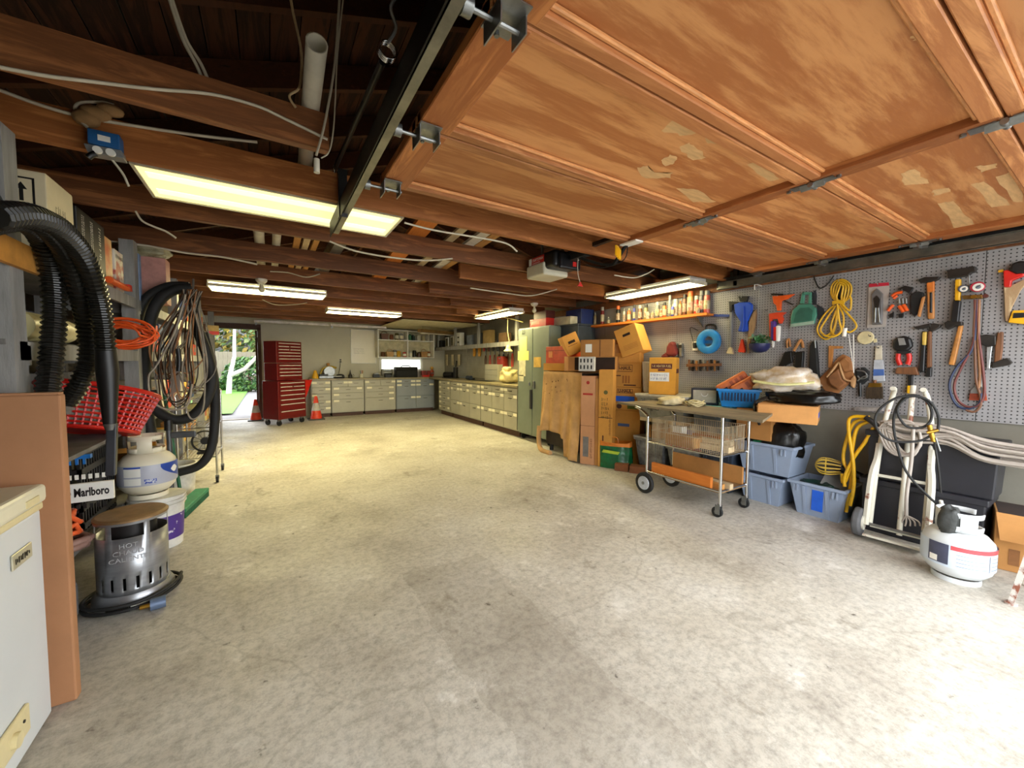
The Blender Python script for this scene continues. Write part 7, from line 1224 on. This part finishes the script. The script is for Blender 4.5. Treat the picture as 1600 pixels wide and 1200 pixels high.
for k, (px, h, c, cap, r) in enumerate(cans):
    front = k >= 22; x = 4.165 if front else 4.225; y = PX(px, 480, x).y
    kind = 'spray can' if h > 0.19 else 'bottle'
    lab = '%s %s with %s cap on the can shelf, %s' % (c, kind, cap, 'above the moving cartons' if px < 960 else 'over the tipped carton' if px < 1012 else 'middle of the row' if px < 1060 else 'at the near end')
    m = mat('can_'+c, CCN[c], 0.35, 0.2); t = thing('spray_can' if h > 0.19 else 'bottle', lab, kind, (x, y, SHZ), 0, 'cans on the pegboard shelf')
    MB().lathe([(r*0.94, 0), (r, 0.006), (r, h*0.76), (r*0.7, h*0.83), (r*0.45, h*0.85)], 14).build('body', m, t, smooth=SM); MB().lathe([(r*(0.85 if h > 0.19 else 0.45), h*0.80), (r*(0.8 if h > 0.19 else 0.4), h)], 12).build('cap', mat('can_'+cap, CCN[cap], 0.4, 0.2), t, smooth=SM); MB().lathe([(r*1.012, h*0.2), (r*1.012, h*0.58)], 14, caps=False).build('label_wrap', mat('can_label_'+c, [(96, 60, 40), (150, 140, 110), (60, 66, 84), (140, 60, 44), (120, 110, 60)][len(c) % 5], 0.4, var=0.35, scale=45, col2=(170, 160, 140)), t, smooth=SM)
# fish tape reel etc
T = Wt('fish_tape_reel', 'round blue fish tape reel hung on the pegboard', 'reel', CDd, 875, 1140, 450, 765)
BR = mat('reel_blue', (34, 134, 206), 0.4); c = T.p(1005, 625, 0); e = T.p(1130, 625, 0); r = abs(e[0]-c[0]); prof = [(r*0.42, -0.03), (r*0.55, -0.04), (r*0.9, -0.04), (r, -0.03), (r, 0.0), (r*0.42, 0.0), (r*0.42, -0.03)]
b = MB(); b.M = Matrix.Translation(Vector((c[0], -0.03, c[2]))) @ Matrix.Rotation(PI/2, 4, 'X'); b.lathe([(q[0], -q[1]) for q in prof], 32, caps=False); b.build('reel', BR, T.o, smooth=SM)
T.line('handle', BLACK, [(955, 500), (962, 460), (1005, 450), (1050, 462), (1060, 500)], 0.012, 0.045); T.poly('spool_bar', BR, [(870+60, 610), (1080, 610), (1080, 645), (930, 645)], 0.015, 0.0); peg(T, 1005, 455)
T = Wt('long_scraper', 'grey long-handled scraper hung on the pegboard', 'scraper', CDd, 1160, 1235, 205, 755); T.poly('pole', mat('grey_pole', (116, 118, 122), 0.5), [(1195, 215), (1228, 215), (1222, 690), (1200, 690)], 0.022, 0.01, 0.006); T.poly('grip', BLACK, [(1190, 205), (1290, 210), (1290, 235), (1228, 240), (1225, 320), (1195, 320)], 0.026, 0.008, 0.006); T.poly('blade', mat('cream_blade', (206, 190, 150), 0.5), [(1165, 745), (1190, 690), (1215, 680), (1235, 755)], 0.03, 0.005); peg(T, 1210, 225)
T = Wt('straightedge', 'blue metal bar lying behind the cans on the pegboard', 'bar', CDd, 1000, 1195, 335, 370); T.poly('bar', mat('steel_blue', (40, 62, 130), 0.4), [(1000, 338), (1195, 342), (1195, 366), (1000, 366)], 0.02, 0.005); peg(T, 1100, 345)
T = Wt('blue_scoop', 'blue plastic scoop in a black clamp hung on the pegboard', 'scoop', CDd, 1240, 1440, 150, 525); T.poly('clamp', BLACK, [(1288, 152), (1392, 150), (1375, 208), (1305, 206)], 0.03, 0.005, 0.004); T.poly('pan', BLUE, [(1240, 235), (1290, 215), (1400, 212), (1436, 240), (1434, 300), (1380, 420), (1385, 470), (1395, 512), (1340, 524), (1280, 518), (1300, 460), (1310, 420), (1252, 330)], 0.03, 0.006, 0.012); T.line('rib', BLUE, [(1330, 520), (1345, 430), (1345, 260)], 0.006, 0.04); peg(T, 1340, 170)
T = Wt('wooden_paddle', 'long tapered wooden saw handle hung beside the blue scoop', 'paddle', CDd, 1380, 1480, 280, 760); T.poly('paddle', wood('paddle_wood', (176, 146, 112), (110, 82, 56), (6, 6, 1), 2.0), [(1475, 285), (1480, 330), (1465, 480), (1410, 640), (1395, 750), (1382, 745), (1385, 620), (1400, 420), (1440, 330)], 0.02, 0.005, 0.004); peg(T, 1470, 300)
T = Wt('small_brush', 'small red plastic brush on the pegboard', 'brush', CDd, 1288, 1358, 598, 738); T.poly('brush', mat('bright_red_orange', (230, 60, 30), 0.45), [(1320, 600), (1332, 600), (1358, 725), (1350, 738), (1290, 735), (1290, 715)], 0.025, 0.005); peg(T, 1326, 605)
T = Wt('hanging_pot', 'dark blue hanging bowl with green leaves on the pegboard', 'bowl', CA, 445, 660, 580, 840); c = T.p(548, 740, 0.09); e = T.p(648, 740, 0.09); r = abs(e[0]-c[0])
b = MB(); b.lathe([(r*0.2, -r*0.75), (r*0.65, -r*0.6), (r*0.95, -r*0.2), (r, 0.02), (r*0.94, 0.02), (r*0.85, -r*0.2)], 24, (c[0], -0.12, c[2])); b.build('bowl', mat('navy_bowl', (36, 40, 84), 0.35), T.o, smooth=SM)
b = MB()
for k in range(90):
    a, q = rnd.uniform(0, 2*PI), rnd.uniform(0, r*0.95); l = 0.025; p_ = Vector((c[0]+q*math.cos(a), -0.12+q*math.sin(a), c[2]+rnd.uniform(0.0, 0.10))); u = Vector((rnd.gauss(0, 1), rnd.gauss(0, 1), rnd.gauss(0, 1))).normalized(); v = u.orthogonal(); b.add([p_-u*l, p_+v*l*0.4, p_+u*l, p_-v*l*0.4], [(0, 1, 2, 3)])
o = b.build('leaves', mat('pot_leaf', (40, 104, 42), 0.5, var=0.4), T.o); o['kind'] = 'stuff'
for s in (-1, 1): MB().tube([(c[0]+s*r*0.9, -0.12, c[2]), (c[0]+s*0.02, -0.03, c[2]+0.36)], 0.002, 4).build('hanger_wire', STEEL, T.o)
MB().tube([(c[0], 0, c[2]+0.36), (c[0], -0.04, c[2]+0.36)], 0.004, 5).build('peg_hook', STEEL, T.o)
# clamps and caulk
T = Wt('trigger_clamp', 'orange trigger clamp hung above the caulking gun', 'clamp', CA, 645, 875, 240, 410); T.poly('jaw', ORANGE, [(655, 262), (760, 255), (870, 240), (800, 290), (740, 310), (735, 400), (700, 405), (690, 350), (665, 330)], 0.03, 0.008, 0.006); T.line('bar', IRON, [(760, 300), (855, 345)], 0.006, 0.02, curve=0); T.line('pad', IRON, [(650, 245), (760, 248)], 0.008, 0.02, curve=0); peg(T, 720, 268)
T = Wt('caulking_gun', 'red-orange caulking gun holding a purple and white tube on the pegboard', 'caulking gun', CA, 615, 790, 415, 760); T.poly('frame', mat('red_orange', (226, 70, 30), 0.45), [(622, 430), (700, 418), (785, 418), (745, 450), (760, 480), (740, 525), (720, 530), (705, 480), (650, 485), (650, 690), (628, 690)], 0.035, 0.006, 0.006); T.poly('tube', mat('purple_tube', (76, 40, 130), 0.5), [(635, 500), (680, 500), (680, 690), (635, 690)], 0.05, 0.01, 0.012); T.poly('tube_label', PAPER, [(682, 550), (725, 545), (715, 700), (682, 700)], 0.045, 0.01, 0.01); T.poly('nozzle', PAPER, [(650, 692), (672, 692), (665, 755), (655, 755)], 0.02, 0.02); T.poly('red_mark', RED, [(668, 560), (692, 560), (692, 690), (668, 690)], 0.003, 0.0605); peg(T, 700, 425)
T = Wt('dustpan', 'green plastic dustpan hung by its handle on the pegboard', 'dustpan', CA, 825, 1085, 220, 565); DP = mat('sage_green_plastic', (74, 142, 120), 0.45); T.poly('pan', DP, [(828, 555), (830, 460), (850, 395), (910, 340), (1020, 335), (1075, 375), (1080, 440), (1055, 530)], 0.03, 0.012, 0.01); T.poly('tray', mat('sage_dark', (52, 108, 92), 0.5), [(860, 515), (880, 430), (925, 375), (1010, 370), (1045, 400), (1035, 495)], 0.004, 0.043); b = T.poly('handle', DP, [(920, 335), (940, 230), (965, 225), (960, 335)], 0.02, 0.02, 0.004); T.poly('handle', DP, [(1000, 335), (1005, 232), (1030, 235), (1030, 335)], 0.02, 0.02, 0.004); T.poly('handle', DP, [(940, 230), (960, 222), (1030, 225), (1030, 248), (945, 252)], 0.02, 0.02, 0.004); T.poly('lip', mat('pale_green_lip', (150, 178, 160), 0.5), [(828, 560), (832, 530), (1058, 500), (1055, 532)], 0.004, 0.043); peg(T, 985, 245)
T = Wt('dustpan', 'dark grey dustpan hung behind the green one', 'dustpan', CA, 1030, 1160, 205, 505); DG = mat('charcoal_plastic', (52, 54, 60), 0.45); T.poly('pan', DG, [(1085, 340), (1150, 380), (1155, 450), (1120, 500), (1090, 480)], 0.008, 0.002); T.poly('handle', DG, [(1035, 215), (1075, 205), (1085, 260), (1080, 345), (1045, 345)], 0.009, 0.001, 0.002); peg(T, 1060, 225)
# yellow extension cord hank
T = Wt('cord_hank', 'tied hank of yellow extension cord hung on the pegboard', 'extension cord', CA, 1085, 1470, 100, 690)
YCD = mat('yellow_hank_cord', (236, 186, 40), 0.4)
for k in range(4): o_ = 13*k; T.line('upper_loop', YCD, [(1300, 330), (1235+o_, 270), (1225+o_*2, 180), (1270+o_, 115+o_), (1350-o_, 108+o_), (1415-o_*2, 170), (1400-o_*2, 270), (1330, 330)], 0.0075, 0.015+0.008*k, n=7)
for k, pts in enumerate(([(1250, 350), (1150, 450), (1090, 570), (1120, 650), (1190, 675), (1250, 600), (1290, 400)], [(1270, 350), (1180, 480), (1120, 590), (1180, 640), (1250, 570), (1280, 380)], [(1290, 350), (1340, 450), (1330, 580), (1260, 640), (1220, 560), (1270, 400)], [(1310, 340), (1370, 420), (1455, 520), (1460, 570), (1400, 610), (1340, 580)], [(1320, 330), (1400, 400), (1415, 300), (1400, 260)], [(1280, 340), (1300, 500), (1320, 600), (1240, 655), (1150, 640)])): T.line('lower_loop', YCD, pts, 0.0075, 0.02+0.009*k, n=7)
for k in range(3): T.line('tie', YCD, [(1235, 318+10*k), (1290, 308+10*k), (1350, 315+10*k)], 0.0075, 0.07, n=7)
T.line('plug', PAPER, [(1358, 570, .05), (1350, 620, .05), (1345, 650, .05)], 0.016, n=8); T.line('dark_core', BLACK, [(1300, 150), (1310, 280)], 0.02, 0.012); peg(T, 1310, 125)
T = Wt('plastic_disc', 'round cream plastic lid hung on the pegboard', 'lid', CB_, 0, 185, 765, 930); T.disc('lid', mat('cream_plastic', (226, 212, 164), 0.4), 82, 848, 82, 0.02, 0.006, 28, bevel=0.005); T.poly('tab', mat('cream_plastic', (226, 212, 164), 0.4), [(150, 860), (180, 855), (185, 890), (155, 895)], 0.012, 0.008); T.disc('hole', BLACK, 122, 832, 8, 0.002, 0.0265); peg(T, 122, 832)
T = Wt('garden_shears', 'garden shears with pale wooden handles hung on the pegboard', 'shears', CA, 700, 965, 665, 1000); T.line('handle', WOODH, [(865, 790), (900, 730), (930, 680)], 0.012, 0.03); T.line('handle', WOODH, [(955, 760), (945, 710), (930, 680)], 0.012, 0.02); T.poly('blade', IRON, [(860, 785), (880, 800), (800, 920), (770, 960), (800, 880)], 0.008, 0.02); T.poly('sheath', BLACK, [(870, 800), (960, 790), (945, 1000), (860, 1000)], 0.03, 0.0, 0.01); T.line('loop', WOODH, [(800, 760), (800, 690), (820, 680), (830, 750)], 0.009, 0.02); T.poly('sheath', BLACK, [(770, 800), (840, 790), (850, 900), (700, 960)], 0.03, 0.0, 0.01); peg(T, 930, 690)
T = Wt('tool_holster', 'black fabric tool holster hung on the pegboard', 'holster', CA, 990, 1110, 685, 1060); T.poly('pouch', BLACKM, [(1010, 740), (1035, 695), (1075, 690), (1085, 780), (1105, 1050), (1000, 1050)], 0.04, 0.004, 0.012); T.line('clip', STEEL, [(1065, 690), (1072, 760)], 0.006, 0.05); peg(T, 1060, 700)
T = Wt('tool_belt', 'tan leather tool belt with pouches hung on the pegboard', 'tool belt', CA, 1075, 1470, 735, 1200); T.poly('back_panel', LEATH, [(1080, 1080), (1200, 960), (1280, 860), (1330, 820), (1400, 850), (1435, 960), (1440, 1060), (1380, 1120), (1270, 1215), (1170, 1180)], 0.02, 0.005, 0.008); T.poly('pouch', mat('dark_tan_leather', (140, 90, 48), 0.75, var=0.2), [(1180, 1040), (1290, 950), (1330, 1060), (1370, 1100), (1290, 1170), (1200, 1110)], 0.05, 0.02, 0.015); T.poly('pouch', LEATH, [(1290, 900), (1350, 840), (1420, 900), (1420, 980), (1340, 1000)], 0.05, 0.02, 0.015); T.line('strap', mat('pale_leather', (196, 150, 100), 0.7), [(1180, 1040), (1240, 970), (1300, 900), (1320, 980), (1350, 1060), (1410, 1080)], 0.009, 0.06); T.poly('hammer_loop', mat('pale_leather', (196, 150, 100), 0.7), [(1400, 1070), (1440, 1020), (1460, 1060), (1440, 1150), (1405, 1130)], 0.04, 0.01, 0.01); T.poly('wood_grip', WOODH, [(1200, 740), (1330, 745), (1330, 765), (1240, 770), (1225, 960), (1195, 950)], 0.02, 0.004); peg(T, 1330, 830)
for k in range(2): T = Wt('hanging_string', ['left of two thin white strings hanging over the tool belt', 'right of two thin white strings hanging over the tool belt'][k], 'string', CA, 1380, 1450, 630, 1010); T.line('string', PAPER, [(1390+46*k, 630), (1415+26*k, 800), (1440, 1000)], 0.0025, 0.09, n=5)
# blister pack
T = Wt('blister_pack', 'carded pliers in a blister pack with a red header on the pegboard', 'package', CB_, 85, 310, 315, 770); T.poly('card', mat('grey_card_b', (176, 168, 160), 0.5, var=0.1), [(108, 330), (300, 315), (308, 360), (270, 740), (90, 755)], 0.004, 0.01); T.poly('header', mat('crimson', (196, 36, 60), 0.5), [(108, 330), (300, 315), (304, 345), (110, 362)], 0.002, 0.014); T.poly('blister', mat('grey_blister', (110, 108, 108), 0.2), [(130, 430), (185, 370), (240, 425), (235, 720), (135, 722)], 0.02, 0.014, 0.006); T.poly('pliers_jaw', IRON, [(150, 470), (185, 440), (215, 480), (200, 560), (165, 560)], 0.006, 0.034); T.line('pliers_grip', STEEL, [(172, 560), (165, 700)], 0.007, 0.036); T.line('pliers_grip', STEEL, [(198, 560), (212, 700)], 0.007, 0.036); peg(T, 205, 340)
# orange handled pliers
T = Wt('orange_pliers', 'cluster of orange-handled pliers and clamps on a black holder', 'pliers', CB_, 285, 495, 345, 660)
for pts in ([(330, 450), (370, 420), (430, 410)], [(290, 590), (320, 555), (345, 530)], [(400, 540), (425, 575), (440, 600)], [(440, 530), (460, 560), (478, 590)], [(345, 470), (380, 440)]): T.line('grip', ORANGE, pts, 0.012, 0.04)
T.poly('holder', BLACK, [(380, 380), (450, 345), (540, 365), (500, 430), (470, 400)], 0.02, 0.01, 0.004); 
for u in (398, 432, 465): T.line('jaw', STEEL, [(u, 470), (u+4, 520)], 0.007, 0.035)
T.poly('black_tip', BLACK, [(310, 620), (345, 600), (340, 650), (305, 655)], 0.02, 0.01); T.poly('black_tip', BLACK, [(390, 620), (440, 610), (430, 655), (395, 655)], 0.02, 0.01); peg(T, 440, 400)
# hammers
def hammer(label, crop, bbox, head, handle, hm, grips=(), th=0.03, extra=(), name='hammer'):
    T = Wt(name, label, 'hammer', crop, *bbox, group='hammers on the pegboard'); T.poly('head', IRON, head, th+0.008, 0.006, 0.005); T.poly('handle', hm, handle, th*0.8, 0.010, 0.008)
    for g, m in grips: T.poly('grip', m, g, th*0.9+0.004, 0.008, 0.006)
    peg(T, (head[0][0]+head[-1][0])/2, head[0][1]+8); return T
T = Wt('stapler_rasp', 'black tool block with wooden handled tools beside the orange pliers', 'tools', CB_, 490, 650, 390, 650); T.poly('block', BLACKM, [(500, 440), (560, 395), (630, 410), (640, 480), (600, 600), (540, 640), (500, 600)], 0.035, 0.004, 0.008); T.poly('wood_grip', WOODH, [(615, 460), (650, 445), (600, 650), (570, 640)], 0.02, 0.04, 0.005); peg(T, 590, 410)
hammer('hammer with an orange and tan wooden handle on the pegboard', CB_, (575, 790, 255, 670), [(585, 290), (640, 265), (785, 258), (780, 285), (700, 315), (600, 320)], [(660, 320), (735, 300), (738, 665), (672, 668)], WOODH, [([(690, 410), (718, 410), (718, 610), (690, 610)], BLACK), ([(660, 320), (735, 300), (735, 400), (668, 410)], mat('orange_wood', (214, 120, 40), 0.5))])
hammer('black sledge hammer with a yellow fibreglass handle', CB_, (850, 1140, 155, 715), [(860, 195), (1060, 170), (1070, 160), (1130, 160), (1135, 210), (1090, 220), (1060, 250), (865, 275)], [(935, 285), (992, 280), (985, 490), (930, 490)], YELLOW, [([(915, 490), (990, 490), (965, 710), (890, 700)], BLACK)], 0.045)
hammer('claw hammer with a thick tan wooden handle', CB_, (830, 1010, 680, 1120), [(830, 700), (870, 685), (920, 690), (1005, 690), (1005, 730), (930, 735), (870, 770), (840, 745)], [(965, 730), (1015, 725), (930, 1115), (870, 1105)], mat('bright_handle_wood', (206, 140, 66), 0.5, var=0.25, scale=8), [], 0.04)
hammer('hammer with a yellow and black rubber handle', CB_, (540, 700, 700, 1190), [(540, 740), (600, 730), (700, 705), (705, 740), (620, 760), (560, 765)], [(615, 780), (662, 790), (640, 1180), (585, 1170)], BLACK, [([(620, 790), (662, 790), (655, 920), (618, 918)], mat('dull_yellow', (214, 180, 80), 0.5))])
hammer('hammer with a brown wooden handle right of the yellow and black one', CB_, (660, 810, 700, 1230), [(690, 740), (720, 705), (800, 720), (790, 745), (740, 775), (700, 790)], [(670, 790), (710, 770), (712, 1130), (660, 1140)], DWOOD, [([(660, 1140), (712, 1130), (708, 1225), (650, 1222)], BLACK)])
# gauges
T = Wt('gauge_manifold', 'refrigerant gauge manifold with two dials and looping hoses', 'gauge set', CB_, 990, 1270, 300, 1350)
for u, v, r_, rim in ((1022, 378, 52, mat('steel_blue_rim', (90, 96, 110), 0.4)), (1160, 360, 74, mat('dial_red', (190, 44, 66), 0.4))):
    T.disc('gauge_rim', rim, u, v, r_, 0.03, 0.03, bevel=0.004); T.disc('dial', PAPER, u, v, r_*0.76, 0.003, 0.06); T.line('needle', BLACK, [(u-r_*0.3, v+r_*0.1), (u+r_*0.3, v-r_*0.3)], 0.002, 0.065, curve=0); T.disc('dial_ring', mat('grey_dial', (120, 130, 140), 0.5), u, v, r_*0.38, 0.002, 0.063)
T.poly('manifold_body', mat('dark_brass', (130, 100, 50), 0.4, 0.7), [(1000, 440), (1200, 430), (1205, 470), (1010, 475)], 0.03, 0.02, 0.004); T.disc('knob', BRASS, 1120, 455, 28, 0.02, 0.05); T.disc('knob', mat('brown_knob', (90, 40, 30), 0.5), 1235, 448, 28, 0.03, 0.02); T.line('top_hook', STEEL, [(1070, 210), (1072, 330)], 0.004, 0.04)
for pts, m in (([(1150, 480), (1140, 700), (1100, 960), (960, 1120), (885, 1270), (900, 1400), (960, 1500), (1060, 1530), (1170, 1480), (1190, 1380)], mat('blue_hose', (46, 58, 90), 0.5)), ([(1130, 480), (1130, 700), (1105, 920), (1000, 1130), (930, 1300), (960, 1440), (1050, 1510), (1150, 1500), (1215, 1400), (1210, 1200), (1160, 800), (1150, 480)], mat('maroon_hose', (110, 52, 46), 0.5)), ([(1170, 480), (1160, 800), (1165, 1000), (1175, 1200), (1165, 1330)], mat('tan_hose', (150, 104, 66), 0.5)), ([(1140, 480), (1120, 760), (1130, 1000), (1140, 1250), (1180, 1400), (1180, 1500), (1120, 1560), (1040, 1540)], mat('brown_hose', (124, 84, 60), 0.5))): T.line('hose', m, pts, 0.008, 0.05, n=7)
# snips, brushes, hatchet, saw
T = Wt('tin_snips', 'black-headed snips with red handles on the pegboard', 'snips', CB_, 315, 535, 825, 1130); T.poly('holder', BLACK, [(330, 900), (365, 845), (440, 825), (510, 850), (530, 930), (480, 975), (380, 980), (330, 950)], 0.04, 0.004, 0.015); T.poly('steel_face', mat('pale_steel', (190, 192, 190), 0.3, 0.6), [(385, 850), (445, 850), (465, 915), (400, 920)], 0.004, 0.044); T.line('grip', RED, [(395, 1000), (388, 1050), (410, 1110)], 0.016, 0.03); T.line('grip', RED, [(490, 1000), (498, 1050), (480, 1105)], 0.016, 0.03); T.poly('pivot', BLACKM, [(370, 970), (510, 970), (490, 1010), (390, 1010)], 0.025, 0.01); peg(T, 430, 840)
T = Wt('putty_knife', 'white paint scraper in a blue and white wrapper on the pegboard', 'scraper', CB_, 145, 260, 915, 1290); T.poly('handle', mat('ivory_handle', (206, 198, 176), 0.5), [(170, 925), (230, 920), (235, 1060), (165, 1060)], 0.02, 0.006, 0.004); T.poly('wrapper', mat('clear_wrapper', (196, 200, 206), 0.3), [(155, 1060), (245, 1060), (262, 1265), (145, 1270)], 0.012, 0.006, 0.003); T.poly('blue_label', mat('label_mid_blue', (74, 110, 180), 0.5), [(152, 1150), (252, 1150), (256, 1210), (150, 1215)], 0.002, 0.018); T.disc('hole', BLACK, 200, 945, 8, 0.002, 0.026); peg(T, 200, 945)
T = Wt('wide_brush', 'wide paint brush with dark bristles low on the pegboard', 'paint brush', CC_, 75, 240, 355, 515); T.poly('bristles', mat('dark_bristle', (70, 54, 32), 0.8, var=0.3, scale=20, stretch=(6, 6, 1)), [(85, 400), (232, 395), (235, 512), (78, 508)], 0.03, 0.006); T.poly('ferrule', BRASS, [(110, 360), (220, 360), (225, 398), (100, 400)], 0.032, 0.005); T.line('handle', DWOOD, [(165, 360), (165, 330)], 0.012, 0.02, curve=0); peg(T, 165, 335)
T = Wt('wire_brush', 'tangled wire and clamps hung beside the wide brush', 'tools', CC_, -30, 110, 200, 500); T.poly('body', BLACKM, [(-20, 220), (60, 205), (110, 250), (100, 330), (40, 380), (-20, 360)], 0.03, 0.004, 0.01); T.line('wire', STEEL, [(-10, 240), (60, 250), (90, 300), (30, 320), (0, 290)], 0.006, 0.045); T.line('wire', STEEL, [(0, 340), (50, 300), (100, 290)], 0.005, 0.05); T.line('clamp', BLACK, [(20, 360), (25, 490)], 0.012, 0.03); peg(T, 40, 225)
T = Wt('squeegee', 'brown and black squeegee with a yellow collar on the pegboard', 'squeegee', CC_, 355, 590, 195, 470); T.poly('head', DWOOD, [(365, 225), (380, 210), (560, 205), (588, 285), (360, 270)], 0.04, 0.006, 0.006); T.poly('stem', BLACK, [(480, 285), (530, 285), (525, 390), (485, 390)], 0.025, 0.01, 0.004); T.poly('collar', YELLOW, [(475, 385), (530, 385), (532, 460), (473, 460)], 0.035, 0.006, 0.004); peg(T, 470, 225)
T = Wt('paint_brush', 'paint brush with rust red bristles under the gauges', 'paint brush', CC_, 1070, 1245, 330, 545); T.poly('handle', PVC, [(1140, 330), (1180, 310), (1190, 400), (1130, 400)], 0.015, 0.01, 0.004); T.poly('ferrule', mat('silver_ferrule', (196, 194, 190), 0.3, 0.7), [(1090, 430), (1130, 390), (1200, 395), (1232, 430), (1228, 460), (1085, 460)], 0.022, 0.006); T.poly('bristles', mat('rust_bristle', (164, 66, 30), 0.8, var=0.3, scale=20), [(1080, 460), (1230, 460), (1240, 530), (1070, 525)], 0.024, 0.005); peg(T, 1160, 330)
T = Wt('hatchet', 'hatchet with a pale blade and dark wooden handle on the pegboard', 'hatchet', CB_, 1155, 1500, 785, 1150); T.poly('blade', mat('ground_steel', (206, 208, 206), 0.25, 0.5), [(1240, 815), (1285, 825), (1300, 900), (1285, 1000), (1270, 1145), (1238, 1145)], 0.02, 0.01, 0.003); T.poly('head', IRON, [(1165, 830), (1240, 815), (1330, 830), (1330, 920), (1250, 940), (1170, 900)], 0.03, 0.004, 0.005); T.poly('handle', DWOOD, [(1345, 790), (1402, 790), (1395, 950), (1380, 1060), (1310, 1090), (1320, 930)], 0.025, 0.006, 0.006); T.poly('heel', IRON, [(1290, 1090), (1440, 1040), (1490, 1085), (1460, 1110), (1290, 1140)], 0.03, 0.004, 0.004); peg(T, 1370, 800)
T = Wt('hand_saw', 'hand saw with red and black grip and yellow base at the right edge', 'saw', CB_, 1345, 1640, 105, 780); T.poly('grip', BLACK, [(1450, 200), (1480, 130), (1560, 105), (1640, 110), (1640, 230), (1520, 230)], 0.045, 0.01, 0.012); T.poly('red_body', RED, [(1400, 200), (1450, 195), (1520, 235), (1600, 220), (1600, 250), (1480, 300), (1470, 360), (1405, 360)], 0.04, 0.006, 0.006); T.poly('wood_plate', wood('spattered_plate', (200, 178, 140), (140, 100, 60), (6, 6, 2), 2.0), [(1405, 360), (1470, 350), (1600, 285), (1640, 300), (1560, 400), (1480, 560), (1450, 690), (1420, 690)], 0.02, 0.004, 0.003); T.poly('yellow_base', YELLOW, [(1490, 585), (1640, 580), (1640, 720), (1445, 700)], 0.03, 0.006, 0.004); T.poly('dark_slot', BLACK, [(1500, 610), (1640, 605), (1640, 650), (1490, 660)], 0.003, 0.036); T.poly('yellow_tip', YELLOW, [(1350, 200), (1400, 190), (1400, 215), (1355, 220)], 0.02, 0.01); peg(T, 1500, 140)
# small tools row and maroon ball behind the cartons
T = Wt('plug_outlet', 'small outlet with a black plug beside the blue reel', 'outlet', CDd, 805, 875, 615, 725); T.poly('plate', PAPER, [(812, 622), (868, 622), (868, 718), (812, 718)], 0.01, 0.0, 0.002); T.poly('plug', BLACK, [(812, 640), (842, 635), (846, 690), (815, 695)], 0.04, 0.01, 0.006); T.line('cord', BLACK, [(830, 660, .05), (815, 600, .03), (790, 480, .02), (870, 510, .02)], 0.004)
T = Wt('tool_rack', 'row of small chisels and drivers in a rack behind the fuel carton', 'tool rack', CDd, 745, 1100, 800, 950); T.poly('rack', DWOOD, [(750, 858), (1095, 850), (1095, 880), (750, 888)], 0.045, 0.0)
for k in range(9): u = 765+38*k; m = [DWOOD, IRON, WOODH, BLACK, mat('grey_grip', (140, 136, 126), 0.5)][k % 5]; T.poly('driver', m, [(u, 812+6*(k % 3)), (u+20, 812+6*(k % 3)), (u+18, 925+8*(k % 2)), (u+4, 925+8*(k % 2))], 0.018, 0.012, 0.004)
T = Wt('bottle_rack', 'pair of grey canisters hung behind the tipped carton', 'canister', CDd, 618, 712, 630, 790)
for u in (635, 685): T.poly('canister', STEEL, [(u-16, 645), (u+16, 640), (u+16, 785), (u-16, 785)], 0.045, 0.004, 0.012); T.poly('dark_band', BLACK, [(u-16, 660), (u+16, 658), (u+16, 690), (u-16, 692)], 0.002, 0.049)
peg(T, 660, 650)
T = Wt('felt_hat', 'maroon cap hung behind the fuel carton', 'cap', CDd, 480, 650, 618, 785); MRN = mat('maroon_felt', (112, 36, 32), 0.85); T.poly('crown', MRN, [(525, 770), (535, 680), (560, 630), (600, 620), (625, 650), (642, 760), (600, 785)], 0.08, 0.004, 0.03); T.poly('brim', MRN, [(480, 775), (530, 740), (560, 745), (560, 785), (490, 790)], 0.05, 0.02, 0.01); peg(T, 585, 628)
T = Wt('pipe_hook', 'white pipe bracket on the pegboard top edge', 'bracket', CDd, 1455, 1530, 25, 520); T.line('bracket', PAPER, [(1462, 85), (1460, 35), (1480, 30), (1535, 45)], 0.006, 0.03); T.line('rod', STEEL, [(1510, 85), (1500, 300), (1495, 515)], 0.003, 0.03)
T = Wt('black_cable', 'black cable looping below the right door track', 'cable', CA, 1055, 1250, 60, 195); T.line('cable', BLACK, [(1055, 70), (1075, 130), (1110, 185), (1160, 170), (1210, 120), (1250, 65)], 0.006, 0.03)
T = Wt('wall_rail', 'chipped white metal rail at the foot of the pegboard', 'rail', CC_, -20, 245, 580, 640); T.poly('rail', mat('chipped_white', (176, 170, 164), 0.6, var=0.3, scale=10), [(-30, 590), (240, 596), (240, 632), (-30, 626)], 0.03, 0.0)
